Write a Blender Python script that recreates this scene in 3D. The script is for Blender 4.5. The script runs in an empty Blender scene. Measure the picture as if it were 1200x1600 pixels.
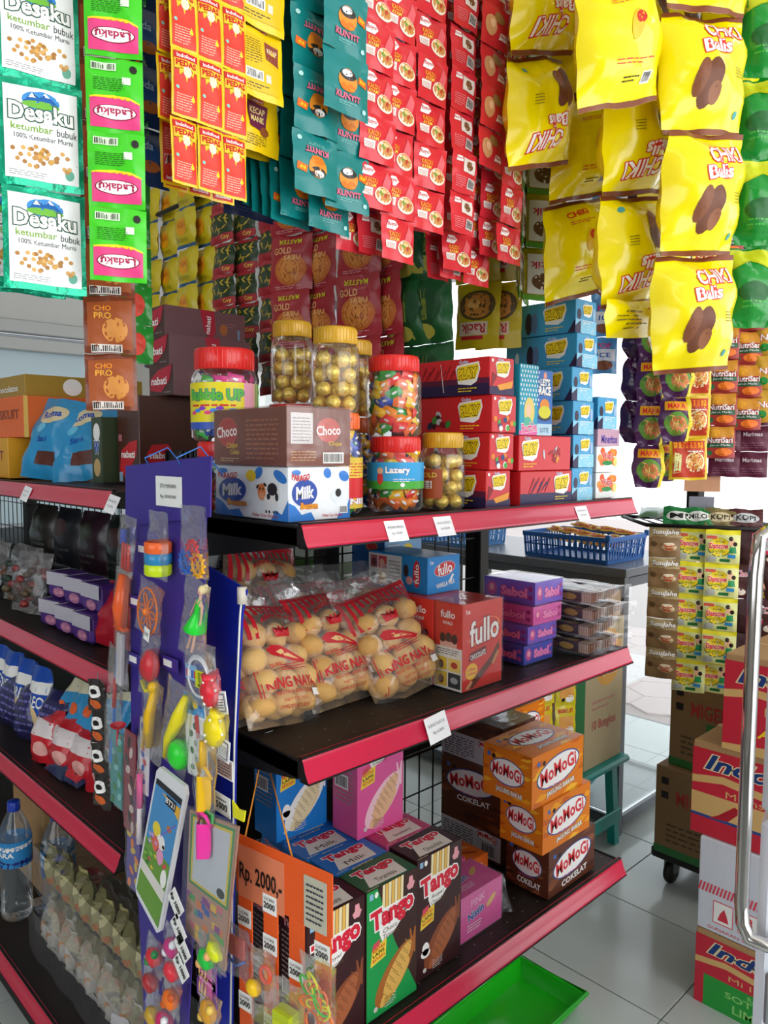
import bpy, math, random
from mathutils import Vector, Matrix
from math import sin, cos, pi, radians
random.seed(7)
S = bpy.context.scene
COL = S.collection
# ---------------------------------------------------------------- camera
CAMZ = 1.42
CAM = Vector((-0.6357, -0.8286, CAMZ)); FPX = 1200.0
YAW, PIT, ROL = 0.76682, 0.08066, -0.00466
_f = Vector((sin(YAW)*cos(PIT), cos(YAW)*cos(PIT), -sin(PIT)))
_r = Vector((cos(YAW), -sin(YAW), 0)); _d = _f.cross(_r)
CR = _r*cos(ROL)+_d*sin(ROL); CD = -_r*sin(ROL)+_d*cos(ROL); CF = _f
cd = bpy.data.cameras.new('camera'); cam = bpy.data.objects.new('camera', cd); COL.objects.link(cam)
cam.matrix_world = Matrix(((CR.x, -CD.x, -CF.x, CAM.x), (CR.y, -CD.y, -CF.y, CAM.y), (CR.z, -CD.z, -CF.z, CAM.z), (0, 0, 0, 1)))
cd.sensor_fit = 'VERTICAL'; cd.sensor_height = 24; cd.lens = 24*FPX/1600; cd.clip_start = .02
S.camera = cam
def ray(x, y): return CR*((x-600)/FPX)+CD*((y-800)/FPX)+CF
def onz(x, y, z): d = ray(x, y); return CAM+d*((z-CAM.z)/d.z)
def onv(x, y, v): d = ray(x, y); return CAM+d*((v-CAM.y)/d.y)
def onu(x, y, u): d = ray(x, y); return CAM+d*((u-CAM.x)/d.x)
def dep(x, y, k): return CAM+ray(x, y)*k
# ---------------------------------------------------------------- light
S.view_settings.view_transform = 'Standard'; S.view_settings.look = 'None'
S.view_settings.exposure = 0.02; S.view_settings.gamma = 1.0; S.view_settings.use_curve_mapping = False
W = bpy.data.worlds.new('sky'); S.world = W; W.use_nodes = True
nt = W.node_tree; bg = nt.nodes['Background']; bg.inputs[1].default_value = 2.3
tc = nt.nodes.new('ShaderNodeTexCoord'); sx = nt.nodes.new('ShaderNodeSeparateXYZ'); rp = nt.nodes.new('ShaderNodeValToRGB')
nt.links.new(tc.outputs['Generated'], sx.inputs[0]); nt.links.new(sx.outputs['Z'], rp.inputs[0]); nt.links.new(rp.outputs[0], bg.inputs[0])
rp.color_ramp.elements[0].color = (.93, .96, 1, 1); rp.color_ramp.elements[1].color = (.80, .90, 1, 1)
def area(name, loc, rot, sx_, sy_, power, col=(1, 1, 1)):
    l = bpy.data.lights.new(name, 'AREA'); l.shape = 'RECTANGLE'; l.size = sx_; l.size_y = sy_; l.energy = power; l.color = col
    o = bpy.data.objects.new(name, l); o.location = loc; o.rotation_euler = rot; COL.objects.link(o); return o
area('shopfront_daylight', (.6, -3.2, 1.7), (radians(90), 0, 0), 4.2, 2.6, 68, (1, .99, .97))
area('left_fill_light', (-3.1, -.6, 1.7), (radians(90), 0, radians(-90)), 3.2, 1.8, 14, (.97, .98, 1))  # fill light added to brighten the left side, no known window behind it
# ---------------------------------------------------------------- materials
def lin(c):
    if isinstance(c, str):
        c = c.lstrip('#'); c = tuple(int(c[i:i+2], 16)/255 for i in (0, 2, 4))
    return tuple(((x/12.92) if x <= .04045 else ((x+.055)/1.055)**2.4) for x in c)
_M = {}
def M(col, rough=.45, metal=0, kind='', bump=0, bs=60, var=.06, coat=0, em=0):
    key = (col, rough, metal, kind, bump, bs, var, coat, em)
    if key in _M: return _M[key]
    m = bpy.data.materials.new('mat_'+(kind or 'paint')+'_'+str(col).strip('#')); m.use_nodes = True; _M[key] = m
    n = m.node_tree.nodes; L = m.node_tree.links; b = n['Principled BSDF']; out = n['Material Output']
    c = lin(col)
    if kind == 'clear':            # thin clear film: mostly transparent with a sheen
        n.remove(b); tr = n.new('ShaderNodeBsdfTransparent'); tr.inputs[0].default_value = (*[min(1, .86+.14*x) for x in c], 1)
        g = n.new('ShaderNodeBsdfGlossy'); g.inputs['Roughness'].default_value = rough; g.inputs[0].default_value = (1, 1, 1, 1)
        df = n.new('ShaderNodeBsdfDiffuse'); df.inputs[0].default_value = (*c, 1)
        lw = n.new('ShaderNodeLayerWeight'); lw.inputs[0].default_value = .28
        nz = n.new('ShaderNodeTexNoise'); nz.inputs['Scale'].default_value = bs; bp = n.new('ShaderNodeBump'); bp.inputs['Strength'].default_value = bump; bp.inputs['Distance'].default_value = .01
        tcn = n.new('ShaderNodeTexCoord'); L.new(tcn.outputs['Object'], nz.inputs[0]); L.new(nz.outputs[0], bp.inputs['Height'])
        for q in (g, lw, df): L.new(bp.outputs[0], q.inputs['Normal'])
        ad = n.new('ShaderNodeMath'); ad.operation = 'MULTIPLY_ADD'; L.new(lw.outputs['Fresnel'], ad.inputs[0]); ad.inputs[1].default_value = .5; ad.inputs[2].default_value = .03; ad.use_clamp = True
        mx0 = n.new('ShaderNodeMixShader'); mx0.inputs[0].default_value = var; L.new(tr.outputs[0], mx0.inputs[1]); L.new(df.outputs[0], mx0.inputs[2])
        mx = n.new('ShaderNodeMixShader'); L.new(ad.outputs[0], mx.inputs[0]); L.new(mx0.outputs[0], mx.inputs[1]); L.new(g.outputs[0], mx.inputs[2]); L.new(mx.outputs[0], out.inputs[0])
        return m
    b.inputs['Roughness'].default_value = rough; b.inputs['Metallic'].default_value = metal
    b.inputs['Specular IOR Level'].default_value = .35; b.inputs['Coat Weight'].default_value = coat; b.inputs['Coat Roughness'].default_value = .12
    tcn = n.new('ShaderNodeTexCoord'); nz = n.new('ShaderNodeTexNoise'); nz.inputs['Scale'].default_value = bs; nz.inputs['Detail'].default_value = 3
    L.new(tcn.outputs['Object'], nz.inputs[0])
    mr = n.new('ShaderNodeMapRange'); mr.inputs['To Min'].default_value = 1-var; mr.inputs['To Max'].default_value = 1+var; L.new(nz.outputs[0], mr.inputs[0])
    mx = n.new('ShaderNodeVectorMath'); mx.operation = 'SCALE'; mx.inputs[0].default_value = c; L.new(mr.outputs[0], mx.inputs['Scale']); L.new(mx.outputs[0], b.inputs['Base Color'])
    if bump:
        bp = n.new('ShaderNodeBump'); bp.inputs['Strength'].default_value = bump; bp.inputs['Distance'].default_value = .004
        L.new(nz.outputs[0], bp.inputs['Height']); L.new(bp.outputs[0], b.inputs['Normal'])
    if em:
        b.inputs['Emission Color'].default_value = (*c, 1); b.inputs['Emission Strength'].default_value = em
    return m
def foil(col, rough=.3): return M(col, rough, .25, 'foil', .35, 45, .12, .3)
def film(col, rough=.3): return M(col, rough, 0, 'film', .25, 38, .05, .25)
def ink(col): return M(col, .4, 0, 'ink', 0, 60, .03)
def card(col, rough=.5): return M(col, rough, 0, 'card', .05, 90, .05, .1)
CLEAR = M('#ffffff', .12, 0, 'clear', .6, 30, .05)
CLEAR2 = M('#e8e4ea', .14, 0, 'clear', .7, 18, .06)
CLEARB = M('#ffffff', .1, 0, 'clear', .3, 14, .012)
GLASS = M('#e6f4f2', .03, 0, 'clear', 0, 5, .02)
PET = M('#eaf4ff', .06, 0, 'clear', .1, 20, .02)
BLACK = M('#15120f', .5, 0, 'powder_coat', .1, 200, .1)
DECK = M('#211a17', .5, 0, 'shelf_deck', .12, 160, .15)
RAIL = M('#cc2446', .22, 0, 'rail', 0, 60, .04, .6)
WHITE = card('#f2f2ee')
CARTON = M('#b08a5e', .75, 0, 'cardboard', .15, 70, .08)
# ---------------------------------------------------------------- 2D print
_TC = {}
def text_polys(s, bold=0.0, shear=0.0):
    k = (s, bold, shear)
    if k in _TC: return _TC[k]
    c = bpy.data.curves.new('t', 'FONT'); c.body = s; c.size = 1; c.offset = bold; c.shear = shear; c.resolution_u = 2; c.fill_mode = 'FRONT'
    c.align_x = 'LEFT'
    o = bpy.data.objects.new('t', c); m = o.to_mesh()
    vs = [(v.co.x, v.co.y) for v in m.vertices]; fs = [tuple(p.vertices) for p in m.polygons]
    o.to_mesh_clear(); bpy.data.objects.remove(o); bpy.data.curves.remove(c)
    if not vs: vs = [(0, 0), (0, 0), (0, 0)]
    x0 = min(v[0] for v in vs); x1 = max(v[0] for v in vs); y0 = min(v[1] for v in vs); y1 = max(v[1] for v in vs)
    _TC[k] = (vs, fs, x0, x1, y0, y1); return _TC[k]
class Art:
    """flat print on a W x H face; each item sits one hair above the last"""
    def __init__(s, W_, H_): s.W = W_; s.H = H_; s.it = []
    def poly(s, pts, m, z=1): s.it.append((list(pts), [tuple(range(len(pts)))], m, z)); return s
    def rect(s, x0, y0, x1, y1, m, z=1): return s.poly([(x0, y0), (x1, y0), (x1, y1), (x0, y1)], m, z)
    def ell(s, cx, cy, rx, ry, m, z=1, n=18, rot=0):
        ca, sa = cos(rot), sin(rot)
        return s.poly([(cx+rx*cos(2*pi*i/n)*ca-ry*sin(2*pi*i/n)*sa, cy+rx*cos(2*pi*i/n)*sa+ry*sin(2*pi*i/n)*ca) for i in range(n)], m, z)
    def text(s, t, cx, cy, w, h, m, z=2, bold=.02, shear=0, rot=0, out=None, ow=.04, arch=0):
        """text fitted in a w x h box centred on cx,cy"""
        for (mm, bb, zz) in (([(out, bold+ow, z)] if out else [])+[(m, bold, z+.5)]):
            vs, fs, x0, x1, y0, y1 = text_polys(t, bb, shear)
            if zz != z or not out: pass
            bx0, bx1, by0, by1 = text_polys(t, bold, shear)[2:]
            sx_ = w/max(1e-6, bx1-bx0); sy_ = h/max(1e-6, by1-by0); ca, sa = cos(rot), sin(rot); P = []
            for x, y in vs:
                X = (x-(bx0+bx1)/2)*sx_; Y = (y-(by0+by1)/2)*sy_+arch*(1-(2*X/w)**2)
                P.append((cx+X*ca-Y*sa, cy+X*sa+Y*ca))
            s.it.append((P, fs, mm, zz))
        return s
    def lines(s, x0, y0, x1, y1, n, m, z=2, t=.35, seed=0):
        """small print: rows of broken strokes"""
        r = random.Random(seed+n); dy = (y1-y0)/n
        for i in range(n):
            x = x0; e = x1-(r.random()*.3*(x1-x0) if i == 0 else 0)
            while x < e-.01*(x1-x0):
                l = (.08+.16*r.random())*(x1-x0); s.rect(x, y0+i*dy, min(e, x+l), y0+i*dy+dy*t, m, z); x += l+.04*(x1-x0)
        return s
    def bars(s, x0, y0, x1, y1, m, z=2, bgm=None, seed=0, n=14):
        if bgm: s.rect(x0, y0, x1, y1, bgm, z); p = (y1-y0)*.12; x0 += p; x1 -= p; y0 += p; y1 -= p
        r = random.Random(seed)
        w = (x1-x0)/n
        for i in range(n): s.rect(x0+i*w, y0, x0+i*w+w*(.3+.45*r.random()), y1, m, z+.5)
        return s
    def code(s, x0, y0, x1, y1, m, z=2, n=6, seed=0): # plain grey patch where a code would be
        return s.rect(x0, y0, x1, y1, m, z)
    def add(s, o, x, y, sc=1, flip=False, dz=0):
        for P, fs, m, z in o.it:
            if flip: P = [(o.W-a, o.H-b) for a, b in P]
            s.it.append(([(x+a*sc, y+b*sc) for a, b in P], fs, m, z+dz))
        return s
def clip_split(P, fs, maxl):
    """split edges longer than maxl so print follows a curved face"""
    P = [tuple(p) for p in P]; F = []
    for f in fs:
        if len(f) == 3: F.append(tuple(f)); continue
        # fan about centroid for convex polys
        cx = sum(P[i][0] for i in f)/len(f); cy = sum(P[i][1] for i in f)/len(f)
        if len(f) == 4:
            (a, b, c, d) = f
            lx = max(math.dist(P[a], P[b]), math.dist(P[c], P[d])); ly = max(math.dist(P[b], P[c]), math.dist(P[a], P[d]))
            nx = max(1, math.ceil(lx/maxl)); ny = max(1, math.ceil(ly/maxl)); base = len(P)
            for j in range(ny+1):
                for i in range(nx+1):
                    s_, t_ = i/nx, j/ny
                    P.append(tuple((P[a][k]*(1-s_)+P[b][k]*s_)*(1-t_)+(P[d][k]*(1-s_)+P[c][k]*s_)*t_ for k in (0, 1)))
            for j in range(ny):
                for i in range(nx):
                    q = base+j*(nx+1)+i; F.append((q, q+1, q+nx+2, q+nx+1))
            continue
        P.append((cx, cy)); ci = len(P)-1
        for i in range(len(f)): F.append((f[i], f[(i+1) % len(f)], ci))
    mid = {}
    for _ in range(6):
        N = []; ch = False
        for f in F:
            if len(f) != 3: N.append(f); continue
            e = [math.dist(P[f[i]], P[f[(i+1) % 3]]) for i in range(3)]; k = e.index(max(e))
            if e[k] <= maxl*1.4: N.append(f); continue
            a, b, c = f[k], f[(k+1) % 3], f[(k+2) % 3]; key = (min(a, b), max(a, b))
            if key not in mid: P.append(((P[a][0]+P[b][0])/2, (P[a][1]+P[b][1])/2)); mid[key] = len(P)-1
            m_ = mid[key]; N += [(a, m_, c), (m_, b, c)]; ch = True
        F = N
        if not ch: break
    return P, F
# ---------------------------------------------------------------- mesh builder
class MB:
    def __init__(s): s.v = []; s.f = []; s.m = []; s.sm = []; s.mats = []
    def mi(s, m):
        if m not in s.mats: s.mats.append(m)
        return s.mats.index(m)
    def add(s, vs, fs, m, smooth=False):
        b = len(s.v); s.v += [tuple(v) for v in vs]; k = s.mi(m)
        for f in fs: s.f.append(tuple(b+i for i in f)); s.m.append(k); s.sm.append(smooth)
        return s
    def box(s, x0, y0, z0, x1, y1, z1, m, bev=0):
        if bev:
            b = min(bev, (x1-x0)/3, (y1-y0)/3, (z1-z0)/3); V = []; idx = {}
            for i, sx_ in enumerate((0, 1)):
                for j, sy_ in enumerate((0, 1)):
                    for k, sz_ in enumerate((0, 1)):
                        X = (x0, x1)[i]; Y = (y0, y1)[j]; Z = (z0, z1)[k]; dx = b*(1-2*i); dy = b*(1-2*j); dz = b*(1-2*k)
                        idx[i, j, k] = len(V); V += [(X, Y+dy, Z+dz), (X+dx, Y, Z+dz), (X+dx, Y+dy, Z)]
            F = []
            g = lambda i, j, k, a: idx[i, j, k]+a
            for i in (0, 1):
                q = [g(i, 0, 0, 0), g(i, 1, 0, 0), g(i, 1, 1, 0), g(i, 0, 1, 0)]; F.append(q if i else q[::-1])
                q = [g(0, i, 0, 1), g(0, i, 1, 1), g(1, i, 1, 1), g(1, i, 0, 1)]; F.append(q if i else q[::-1])
                q = [g(0, 0, i, 2), g(1, 0, i, 2), g(1, 1, i, 2), g(0, 1, i, 2)]; F.append(q if i else q[::-1])
            for i in (0, 1):
                for j in (0, 1):
                    F.append([g(i, j, 0, 0), g(i, j, 0, 1), g(i, j, 1, 1), g(i, j, 1, 0)])
                    F.append([g(i, 0, j, 0), g(i, 0, j, 2), g(i, 1, j, 2), g(i, 1, j, 0)])
                    F.append([g(0, i, j, 1), g(0, i, j, 2), g(1, i, j, 2), g(1, i, j, 1)])
                    for k in (0, 1): F.append([g(i, j, k, 0), g(i, j, k, 1), g(i, j, k, 2)])
            return s.add(V, F, m)
        V = [(x0, y0, z0), (x1, y0, z0), (x1, y1, z0), (x0, y1, z0), (x0, y0, z1), (x1, y0, z1), (x1, y1, z1), (x0, y1, z1)]
        return s.add(V, [(0, 3, 2, 1), (4, 5, 6, 7), (0, 1, 5, 4), (1, 2, 6, 5), (2, 3, 7, 6), (3, 0, 4, 7)], m)
    def tube(s, pts, r, m, n=8, closed=False):
        pts = [Vector(p) for p in pts]; V = []; F = []; N = len(pts)
        for i, p in enumerate(pts):
            a = pts[(i-1) % N] if (closed or i > 0) else p; b = pts[(i+1) % N] if (closed or i < N-1) else p
            t = (b-a).normalized(); u = t.orthogonal() if abs(t.z) > .9 else t.cross(Vector((0, 0, 1)))
            if i and u.dot(lu) < 0: u = -u
            if i: u = lu-t*lu.dot(t)
            u.normalize(); lu = u; w = t.cross(u); rr = r[i] if isinstance(r, (list, tuple)) else r
            for k in range(n): V.append(p+u*rr*cos(2*pi*k/n)+w*rr*sin(2*pi*k/n))
        for i in range(N if closed else N-1):
            j = (i+1) % N
            for k in range(n): F.append((i*n+k, i*n+(k+1) % n, j*n+(k+1) % n, j*n+k))
        if not closed: F += [tuple(range(n))[::-1], tuple((N-1)*n+k for k in range(n))]
        return s.add(V, F, m, True)
    def lathe(s, prof, m, n=24, c=(0, 0, 0), smooth=True, ang=2*pi):
        V = []; F = []
        for r, z in prof:
            for k in range(n): V.append((c[0]+r*cos(ang*k/n), c[1]+r*sin(ang*k/n), c[2]+z))
        for i in range(len(prof)-1):
            for k in range(n): F.append((i*n+k, i*n+(k+1) % n, (i+1)*n+(k+1) % n, (i+1)*n+k))
        return s.add(V, F, m, smooth)
    def ball(s, c, r, m, n=10, sc=(1, 1, 1), wob=0, seed=0):
        rd = random.Random(seed); V = []; F = []; h = n//2+1
        for i in range(h+1):
            for k in range(n):
                a = pi*i/h; b = 2*pi*k/n; q = r*(1+wob*(rd.random()-.5) if 0 < i < h else 1)
                V.append((c[0]+q*sin(a)*cos(b)*sc[0], c[1]+q*sin(a)*sin(b)*sc[1], c[2]+q*cos(a)*sc[2]))
        for i in range(h):
            for k in range(n): F.append((i*n+k, (i+1)*n+k, (i+1)*n+(k+1) % n, i*n+(k+1) % n))
        return s.add(V, F, m, True)
    def grid(s, fn, nu, nv, m, smooth=True, flip=False):
        V = [fn(i/nu, j/nv) for j in range(nv+1) for i in range(nu+1)]
        F = [((j*(nu+1)+i), (j*(nu+1)+i+1), ((j+1)*(nu+1)+i+1), ((j+1)*(nu+1)+i)) for j in range(nv) for i in range(nu)]
        if flip: F = [f[::-1] for f in F]
        return s.add(V, F, m, smooth)
    def prism(s, pts, y0, y1, m, ax='y'):
        """outline in x,z pushed along y (or in y,z along x, or x,y along z)"""
        n = len(pts); k = {'y': lambda p, t: (p[0], t, p[1]), 'x': lambda p, t: (t, p[0], p[1]), 'z': lambda p, t: (p[0], p[1], t)}[ax]
        V = [k(p, y0) for p in pts]+[k(p, y1) for p in pts]
        F = [tuple(range(n)), tuple(range(2*n-1, n-1, -1))]+[(i, i+n, (i+1) % n+n, (i+1) % n) for i in range(n)]
        return s.add(V, F, m)
    def art(s, a, mp, w, h, hair=.00025, sub=0):
        kx = w/a.W; ky = h/a.H; base = .0003
        for P, fs, m, z in a.it:
            P = [(x*kx, y*ky) for x, y in P]
            if sub: P, fs = clip_split(P, fs, sub)
            s.add([mp(x, y, base+z*hair) for x, y in P], fs, m, bool(sub))
        return s
    def build(s, name, parent=None, loc=None, rot=None):
        me = bpy.data.meshes.new(name); me.from_pydata(s.v, [], s.f)
        for m in s.mats: me.materials.append(m)
        me.polygons.foreach_set('material_index', s.m); me.polygons.foreach_set('use_smooth', s.sm); me.update()
        return link(name, me, parent, loc, rot)
def link(name, me, parent=None, loc=None, rot=None):
    o = bpy.data.objects.new(name, me); COL.objects.link(o)
    if parent: o.parent = parent
    if loc is not None: o.location = loc
    if rot is not None: o.rotation_euler = rot if hasattr(rot, '__len__') else (0, 0, rot)
    return o
def tag(o, label=None, cat=None, group=None, kind=None):
    if label: o['label'] = label
    if cat: o['category'] = cat
    if group: o['group'] = group
    if kind: o['kind'] = kind
    return o
def thing(name, label, cat, loc=(0, 0, 0), rot=0, group=None):
    o = bpy.data.objects.new(name, None); COL.objects.link(o); o.location = loc; o.empty_display_size = .02
    o.rotation_euler = rot if hasattr(rot, '__len__') else (0, 0, rot)
    return tag(o, label, cat, group)
def dup(o, label=None, loc=None, rot=None, parent=None):
    c = o.copy(); COL.objects.link(c); c.parent = parent
    if label: c['label'] = label
    if loc is not None: c.location = loc
    if rot is not None: c.rotation_euler = rot if hasattr(rot, '__len__') else (0, 0, rot)
    for ch in [x for x in bpy.data.objects if x.parent is o] if o.children else []: dup(ch, parent=c)
    return c
def struct(mb, name): return tag(mb.build(name), kind='structure')
ORD = ['leftmost', 'second from the left', 'third from the left', 'fourth from the left', 'fifth from the left', 'sixth from the left', 'seventh from the left', 'eighth from the left', 'ninth from the left', 'tenth from the left', 'eleventh from the left', 'twelfth from the left']
# colours of print
cW = ink('#f4f2ee'); cR = ink('#d3232b'); cK = ink('#1c1715'); cY = ink('#f7d51e'); cB = ink('#1b4fae'); cG = ink('#1d8a3c'); cO = ink('#f07c1c'); cBr = ink('#6b3a1f'); cP = ink('#e2418f'); cLB = ink('#56b6e8'); cGy = ink('#8c8c8c'); cV = ink('#5a3c9b'); cCr = ink('#f1dfae'); cTan = ink('#d3a15a'); cDR = ink('#a3151f'); cSil = ink('#c6c9cc')
# ================================================================ the room
WALLP = M('#a9a6a0', .8, 0, 'plaster', .08, 12, .03); WALLW = M('#cfcfcb', .8, 0, 'plaster', .08, 12, .03)
ALU = M('#9a9fa4', .35, .7, 'aluminium', 0, 40, .05); GREYP = M('#74777a', .45, .2, 'grey_paint', .05, 60, .06)
TILE = M('#b9beba', .14, 0, 'floor_tile', .02, 3, .05); GROUT = M('#7d7f7c', .8, 0, 'grout', .1, 80, .08)
b = MB(); b.box(-3.3, -3.3, -.06, 3.15, 4.4, -.004, GROUT); floor = struct(b, 'floor')
b = MB(); b.box(.001, .001, -.004, .398, .398, 0, TILE, .0015); t0 = b.build('tile', floor); t0.location = (-1.27, -.405, 0); n = 0
for i in range(-3, 12):
    for j in range(-5, 10):
        if (i, j) == (0, 0): continue
        x, y = -1.27+.4*i, -.405+.4*j
        if x+y < -2.3 or x > 3.1: continue
        link('tile', t0.data, floor, (x, y, 0)); n += 1
b = MB(); b.box(-3.3, -3.3, 3.0, 3.2, 4.4, 3.1, M('#dcdad4', .85, 0, 'plaster', .04, 10, .02)); struct(b, 'ceiling')
b = MB()
b.box(-3.3, 4.2, 0, 3.2, 4.32, .9, WALLP); b.box(-3.3, 4.2, 2.16, 3.2, 4.32, 3.0, WALLW)
b.box(-3.3, 4.2, .9, -2.9, 4.32, 2.16, WALLP); b.box(1.75, 4.2, .9, 2.3, 4.32, 2.16, WALLP)
struct(b, 'wall_back')
b = MB(); b.box(-3.42, -3.3, 0, -3.3, 4.4, .8, WALLP); b.box(-3.42, -3.3, 2.6, -3.3, 4.4, 3.0, WALLP); b.box(-3.42, 1.0, .8, -3.3, 4.4, 2.6, WALLP); b.box(-3.42, -3.3, .8, -3.3, -2.2, 2.6, WALLP); struct(b, 'wall_left')  # opening left here for the added, unseen window
b = MB(); b.box(-3.3, -3.42, 0, -1.5, -3.3, 3.0, WALLW); b.box(-1.5, -3.42, 2.9, 3.2, -3.3, 3.0, WALLW); struct(b, 'wall_front')
b = MB()      # shopfront wall: pillars and a lintel, open and glazed between
b.box(3.05, 3.6, 0, 3.25, 4.4, 3.0, WALLW); b.box(3.05, -.62, 0, 3.3, -.25, 3.0, WALLW); b.box(3.05, -3.3, 2.5, 3.2, 4.4, 3.0, WALLW)
struct(b, 'wall_right')
b = MB(); b.box(-3.3, 4.12, 2.12, 3.05, 4.2, 2.2, M('#b9bbb8', .5, .1, 'trim_paint', 0, 50, .04), .006); b.box(-3.3, 4.15, 2.02, 3.05, 4.2, 2.1, M('#b9bbb8', .5, .1, 'trim_paint', 0, 50, .04), .006); struct(b, 'trim_1')
def window(name, axis, a0, a1, z0, z1, at_, nm, pane=GLASS, fm=ALU, t=.05):
    b = MB()
    def bx(x0, x1, y0, y1, m=fm):
        if axis == 'u': b.box(x0, at_-.02, y0, x1, at_+.03, y1, m, .003)
        else: b.box(at_-.03, x0, y0, at_+.03, x1, y1, m, .003)
    bx(a0, a1, z0, z0+t); bx(a0, a1, z1-t, z1)
    for i in range(nm+1):
        x = a0+(a1-a0-t)*i/nm; bx(x, x+t, z0+t, z1-t)
    w = struct(b, name)
    for i in range(nm):
        x = a0+(a1-a0-t)*i/nm+t; x2 = a0+(a1-a0-t)*(i+1)/nm; q = MB()
        if axis == 'u': q.box(x, at_, z0+t, x2, at_+.006, z1-t, pane)
        else: q.box(at_-.003, x, z0+t, at_+.003, x2, z1-t, pane)
        q.build('pane', w)
    return w
FROST = M('#b9cfd6', .25, 0, 'clear', .05, 8, .75)
window('window_1', 'u', -2.9, 1.75, .9, 2.12, 4.22, 4, FROST)
window('window_2', 'u', 2.3, 3.2, .9, 2.12, 4.22, 1)
window("window_3", "v", 2.5, 3.6, .0, 2.5, 3.1, 1)
window('added_left_window', 'v', -2.2, 1.0, .8, 2.6, -3.36, 2)  # unseen window added to account for the left fill light
window('window_4', 'v', -3.3, -.62, .0, 2.5, 3.1, 2)
# street outside the shopfront
b = MB(); b.box(3.15, -6, -.1, 14, 12, -.012, M('#b9aca6', .9, 0, 'pavement', .1, 20, .06)); pav = struct(b, 'trim_2')
PAV = M('#d9c7c2', .85, 0, 'paver', .15, 60, .08)
hx = [(.17*cos(pi/3*k), .17*sin(pi/3*k)) for k in range(6)]
b = MB(); b.prism(hx, -.012, 0, PAV, 'z'); pv = b.build('paver', pav, (3.4, .2, 0)); n = 0
for i in range(7):
    for j in range(11):
        if i+j: link('paver', pv.data, pav, (3.4+.262*i, .2+.303*j+(.15 if i % 2 else 0), 0))
b = MB(); b.box(-6, 9, 0, 14, 9.2, 2.6, M('#d8d8d2', .9, 0, 'plaster', .1, 6, .05)); b.box(-6, 8.8, 2.6, 14, 9.4, 2.75, M('#d8a8ac', .8, 0, 'plaster', .1, 6, .05)); tag(b.build('boundary_wall'), 'pale boundary wall outside behind the back windows', 'wall')
# unseen ceiling tube lamps, assumed for the shop's light
TUBE = M('#ffffff', .4, 0, 'lamp', 0, 10, 0, 0, 6)
for i, (x, y) in enumerate(((-1.6, 1.2), (-1.4, -1.6), (1.6, 2.2), (1.5, -.9))):
    r = thing('unseen_ceiling_lamp', 'unseen white ceiling tube lamp '+('over the left aisle', 'over the left aisle near the front', 'over the counter side', 'over the right aisle near the front')[i], 'lamp', (x, y, 2.99), 0)
    q = MB(); q.box(-.08, -.62, -.05, .08, .62, 0, WHITE, .005); q.build('housing', r)
    q = MB(); q.box(-.03, -.6, -.075, .03, .6, -.051, TUBE); q.build('tube', r)
# ================================================================ shelving
def rail(L, tagm=RAIL):
    """price rail: curved face, length L along x, hanging off the deck front, facing -y"""
    b = MB(); pr = [(0, .003), (-.006, .001), (-.010, -.006), (-.013, -.016), (-.018, -.026), (-.021, -.030), (-.018, -.032), (0, -.028)]
    V = [(0, y, z) for y, z in pr]+[(L, y, z) for y, z in pr]; n = len(pr)
    b.add(V, [(i, i+1, i+1+n, i+n) for i in range(n-1)], tagm, True); b.add(V, [tuple(range(n))[::-1], tuple(range(n, 2*n))], BLACK)
    for z in (.0015, -.0315): b.box(0, -.0215 if z < 0 else -.007, z-.0013, L, -.0005, z+.0013, BLACK)
    return b
def deck(L, D, holes=True):
    b = MB(); b.box(0, 0, -.028, L, D, 0, DECK, .002)
    if holes:
        V = []; m = M('#6d655f', .6, 0, 'hole_rim')
        nx = int(L/.05)
        for j, y in enumerate((.03, .07, .12, .2, .28)):
            for i in range(nx): b.add([(.03+i*.05+(.025 if j % 2 else 0)+.0022*cos(k*pi/3), y+.0022*sin(k*pi/3), .0004) for k in range(6)], [tuple(range(6))], m)
    return b
def bracket(D, x0, x1):
    b = MB(); pts = [(0, -.001), (D, -.001), (D, -.085), (D-.03, -.085), (.02, -.034), (0, -.03)]; b.prism(pts, x0, x1, BLACK, 'x'); return b
PZ = (1.318, .991, .507); EW, ED = .9, .38
unit = thing('gondola_end_shelving', 'black end-of-aisle shelving unit with glossy red price rails facing the camera', 'shelving', (0, 0, 0))
b = MB()
for x in (-.0, EW-.035): b = MB(); b.box(x, ED, 0, x+.035, ED+.05, 1.325, BLACK, .002); b.build("upright", unit)

def mesh_panel(x0, x1, z0, z1, y, parent, step=.05, ax='u'):
    b = MB()
    n = int(round((x1-x0)/step))
    for i in range(n+1):
        x = x0+(x1-x0)*i/n
        (b.box(x-.0014, y-.0014, z0, x+.0014, y+.0014, z1, BLACK) if ax == 'u' else b.box(y-.0014, x-.0014, z0, y+.0014, x+.0014, z1, BLACK))
    n = int(round((z1-z0)/(step*2)))
    for i in range(n+1):
        z = z0+(z1-z0)*i/n
        (b.box(x0, y-.004, z-.0014, x1, y-.0015, z+.0014, BLACK) if ax == 'u' else b.box(y-.004, x0, z-.0014, y-.0015, x1, z+.0014, BLACK))
    return b.build('wire_mesh_panel', parent)
mesh_panel(.035, EW-.035, .1, 1.3, ED+.02, unit)
for z in PZ:
    dk = deck(EW, ED, z > .2); o = dk.build('shelf_deck', unit, (0, 0, z-.003))
    q = bracket(ED, 0, .004); q.v += []; q.build('bracket', unit, (0, 0, z)); bracket(ED, EW-.004, EW).build('bracket', unit, (0, 0, z))
    if z > .2: rail(EW).build('price_rail', unit, (0, -.001, z))
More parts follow.
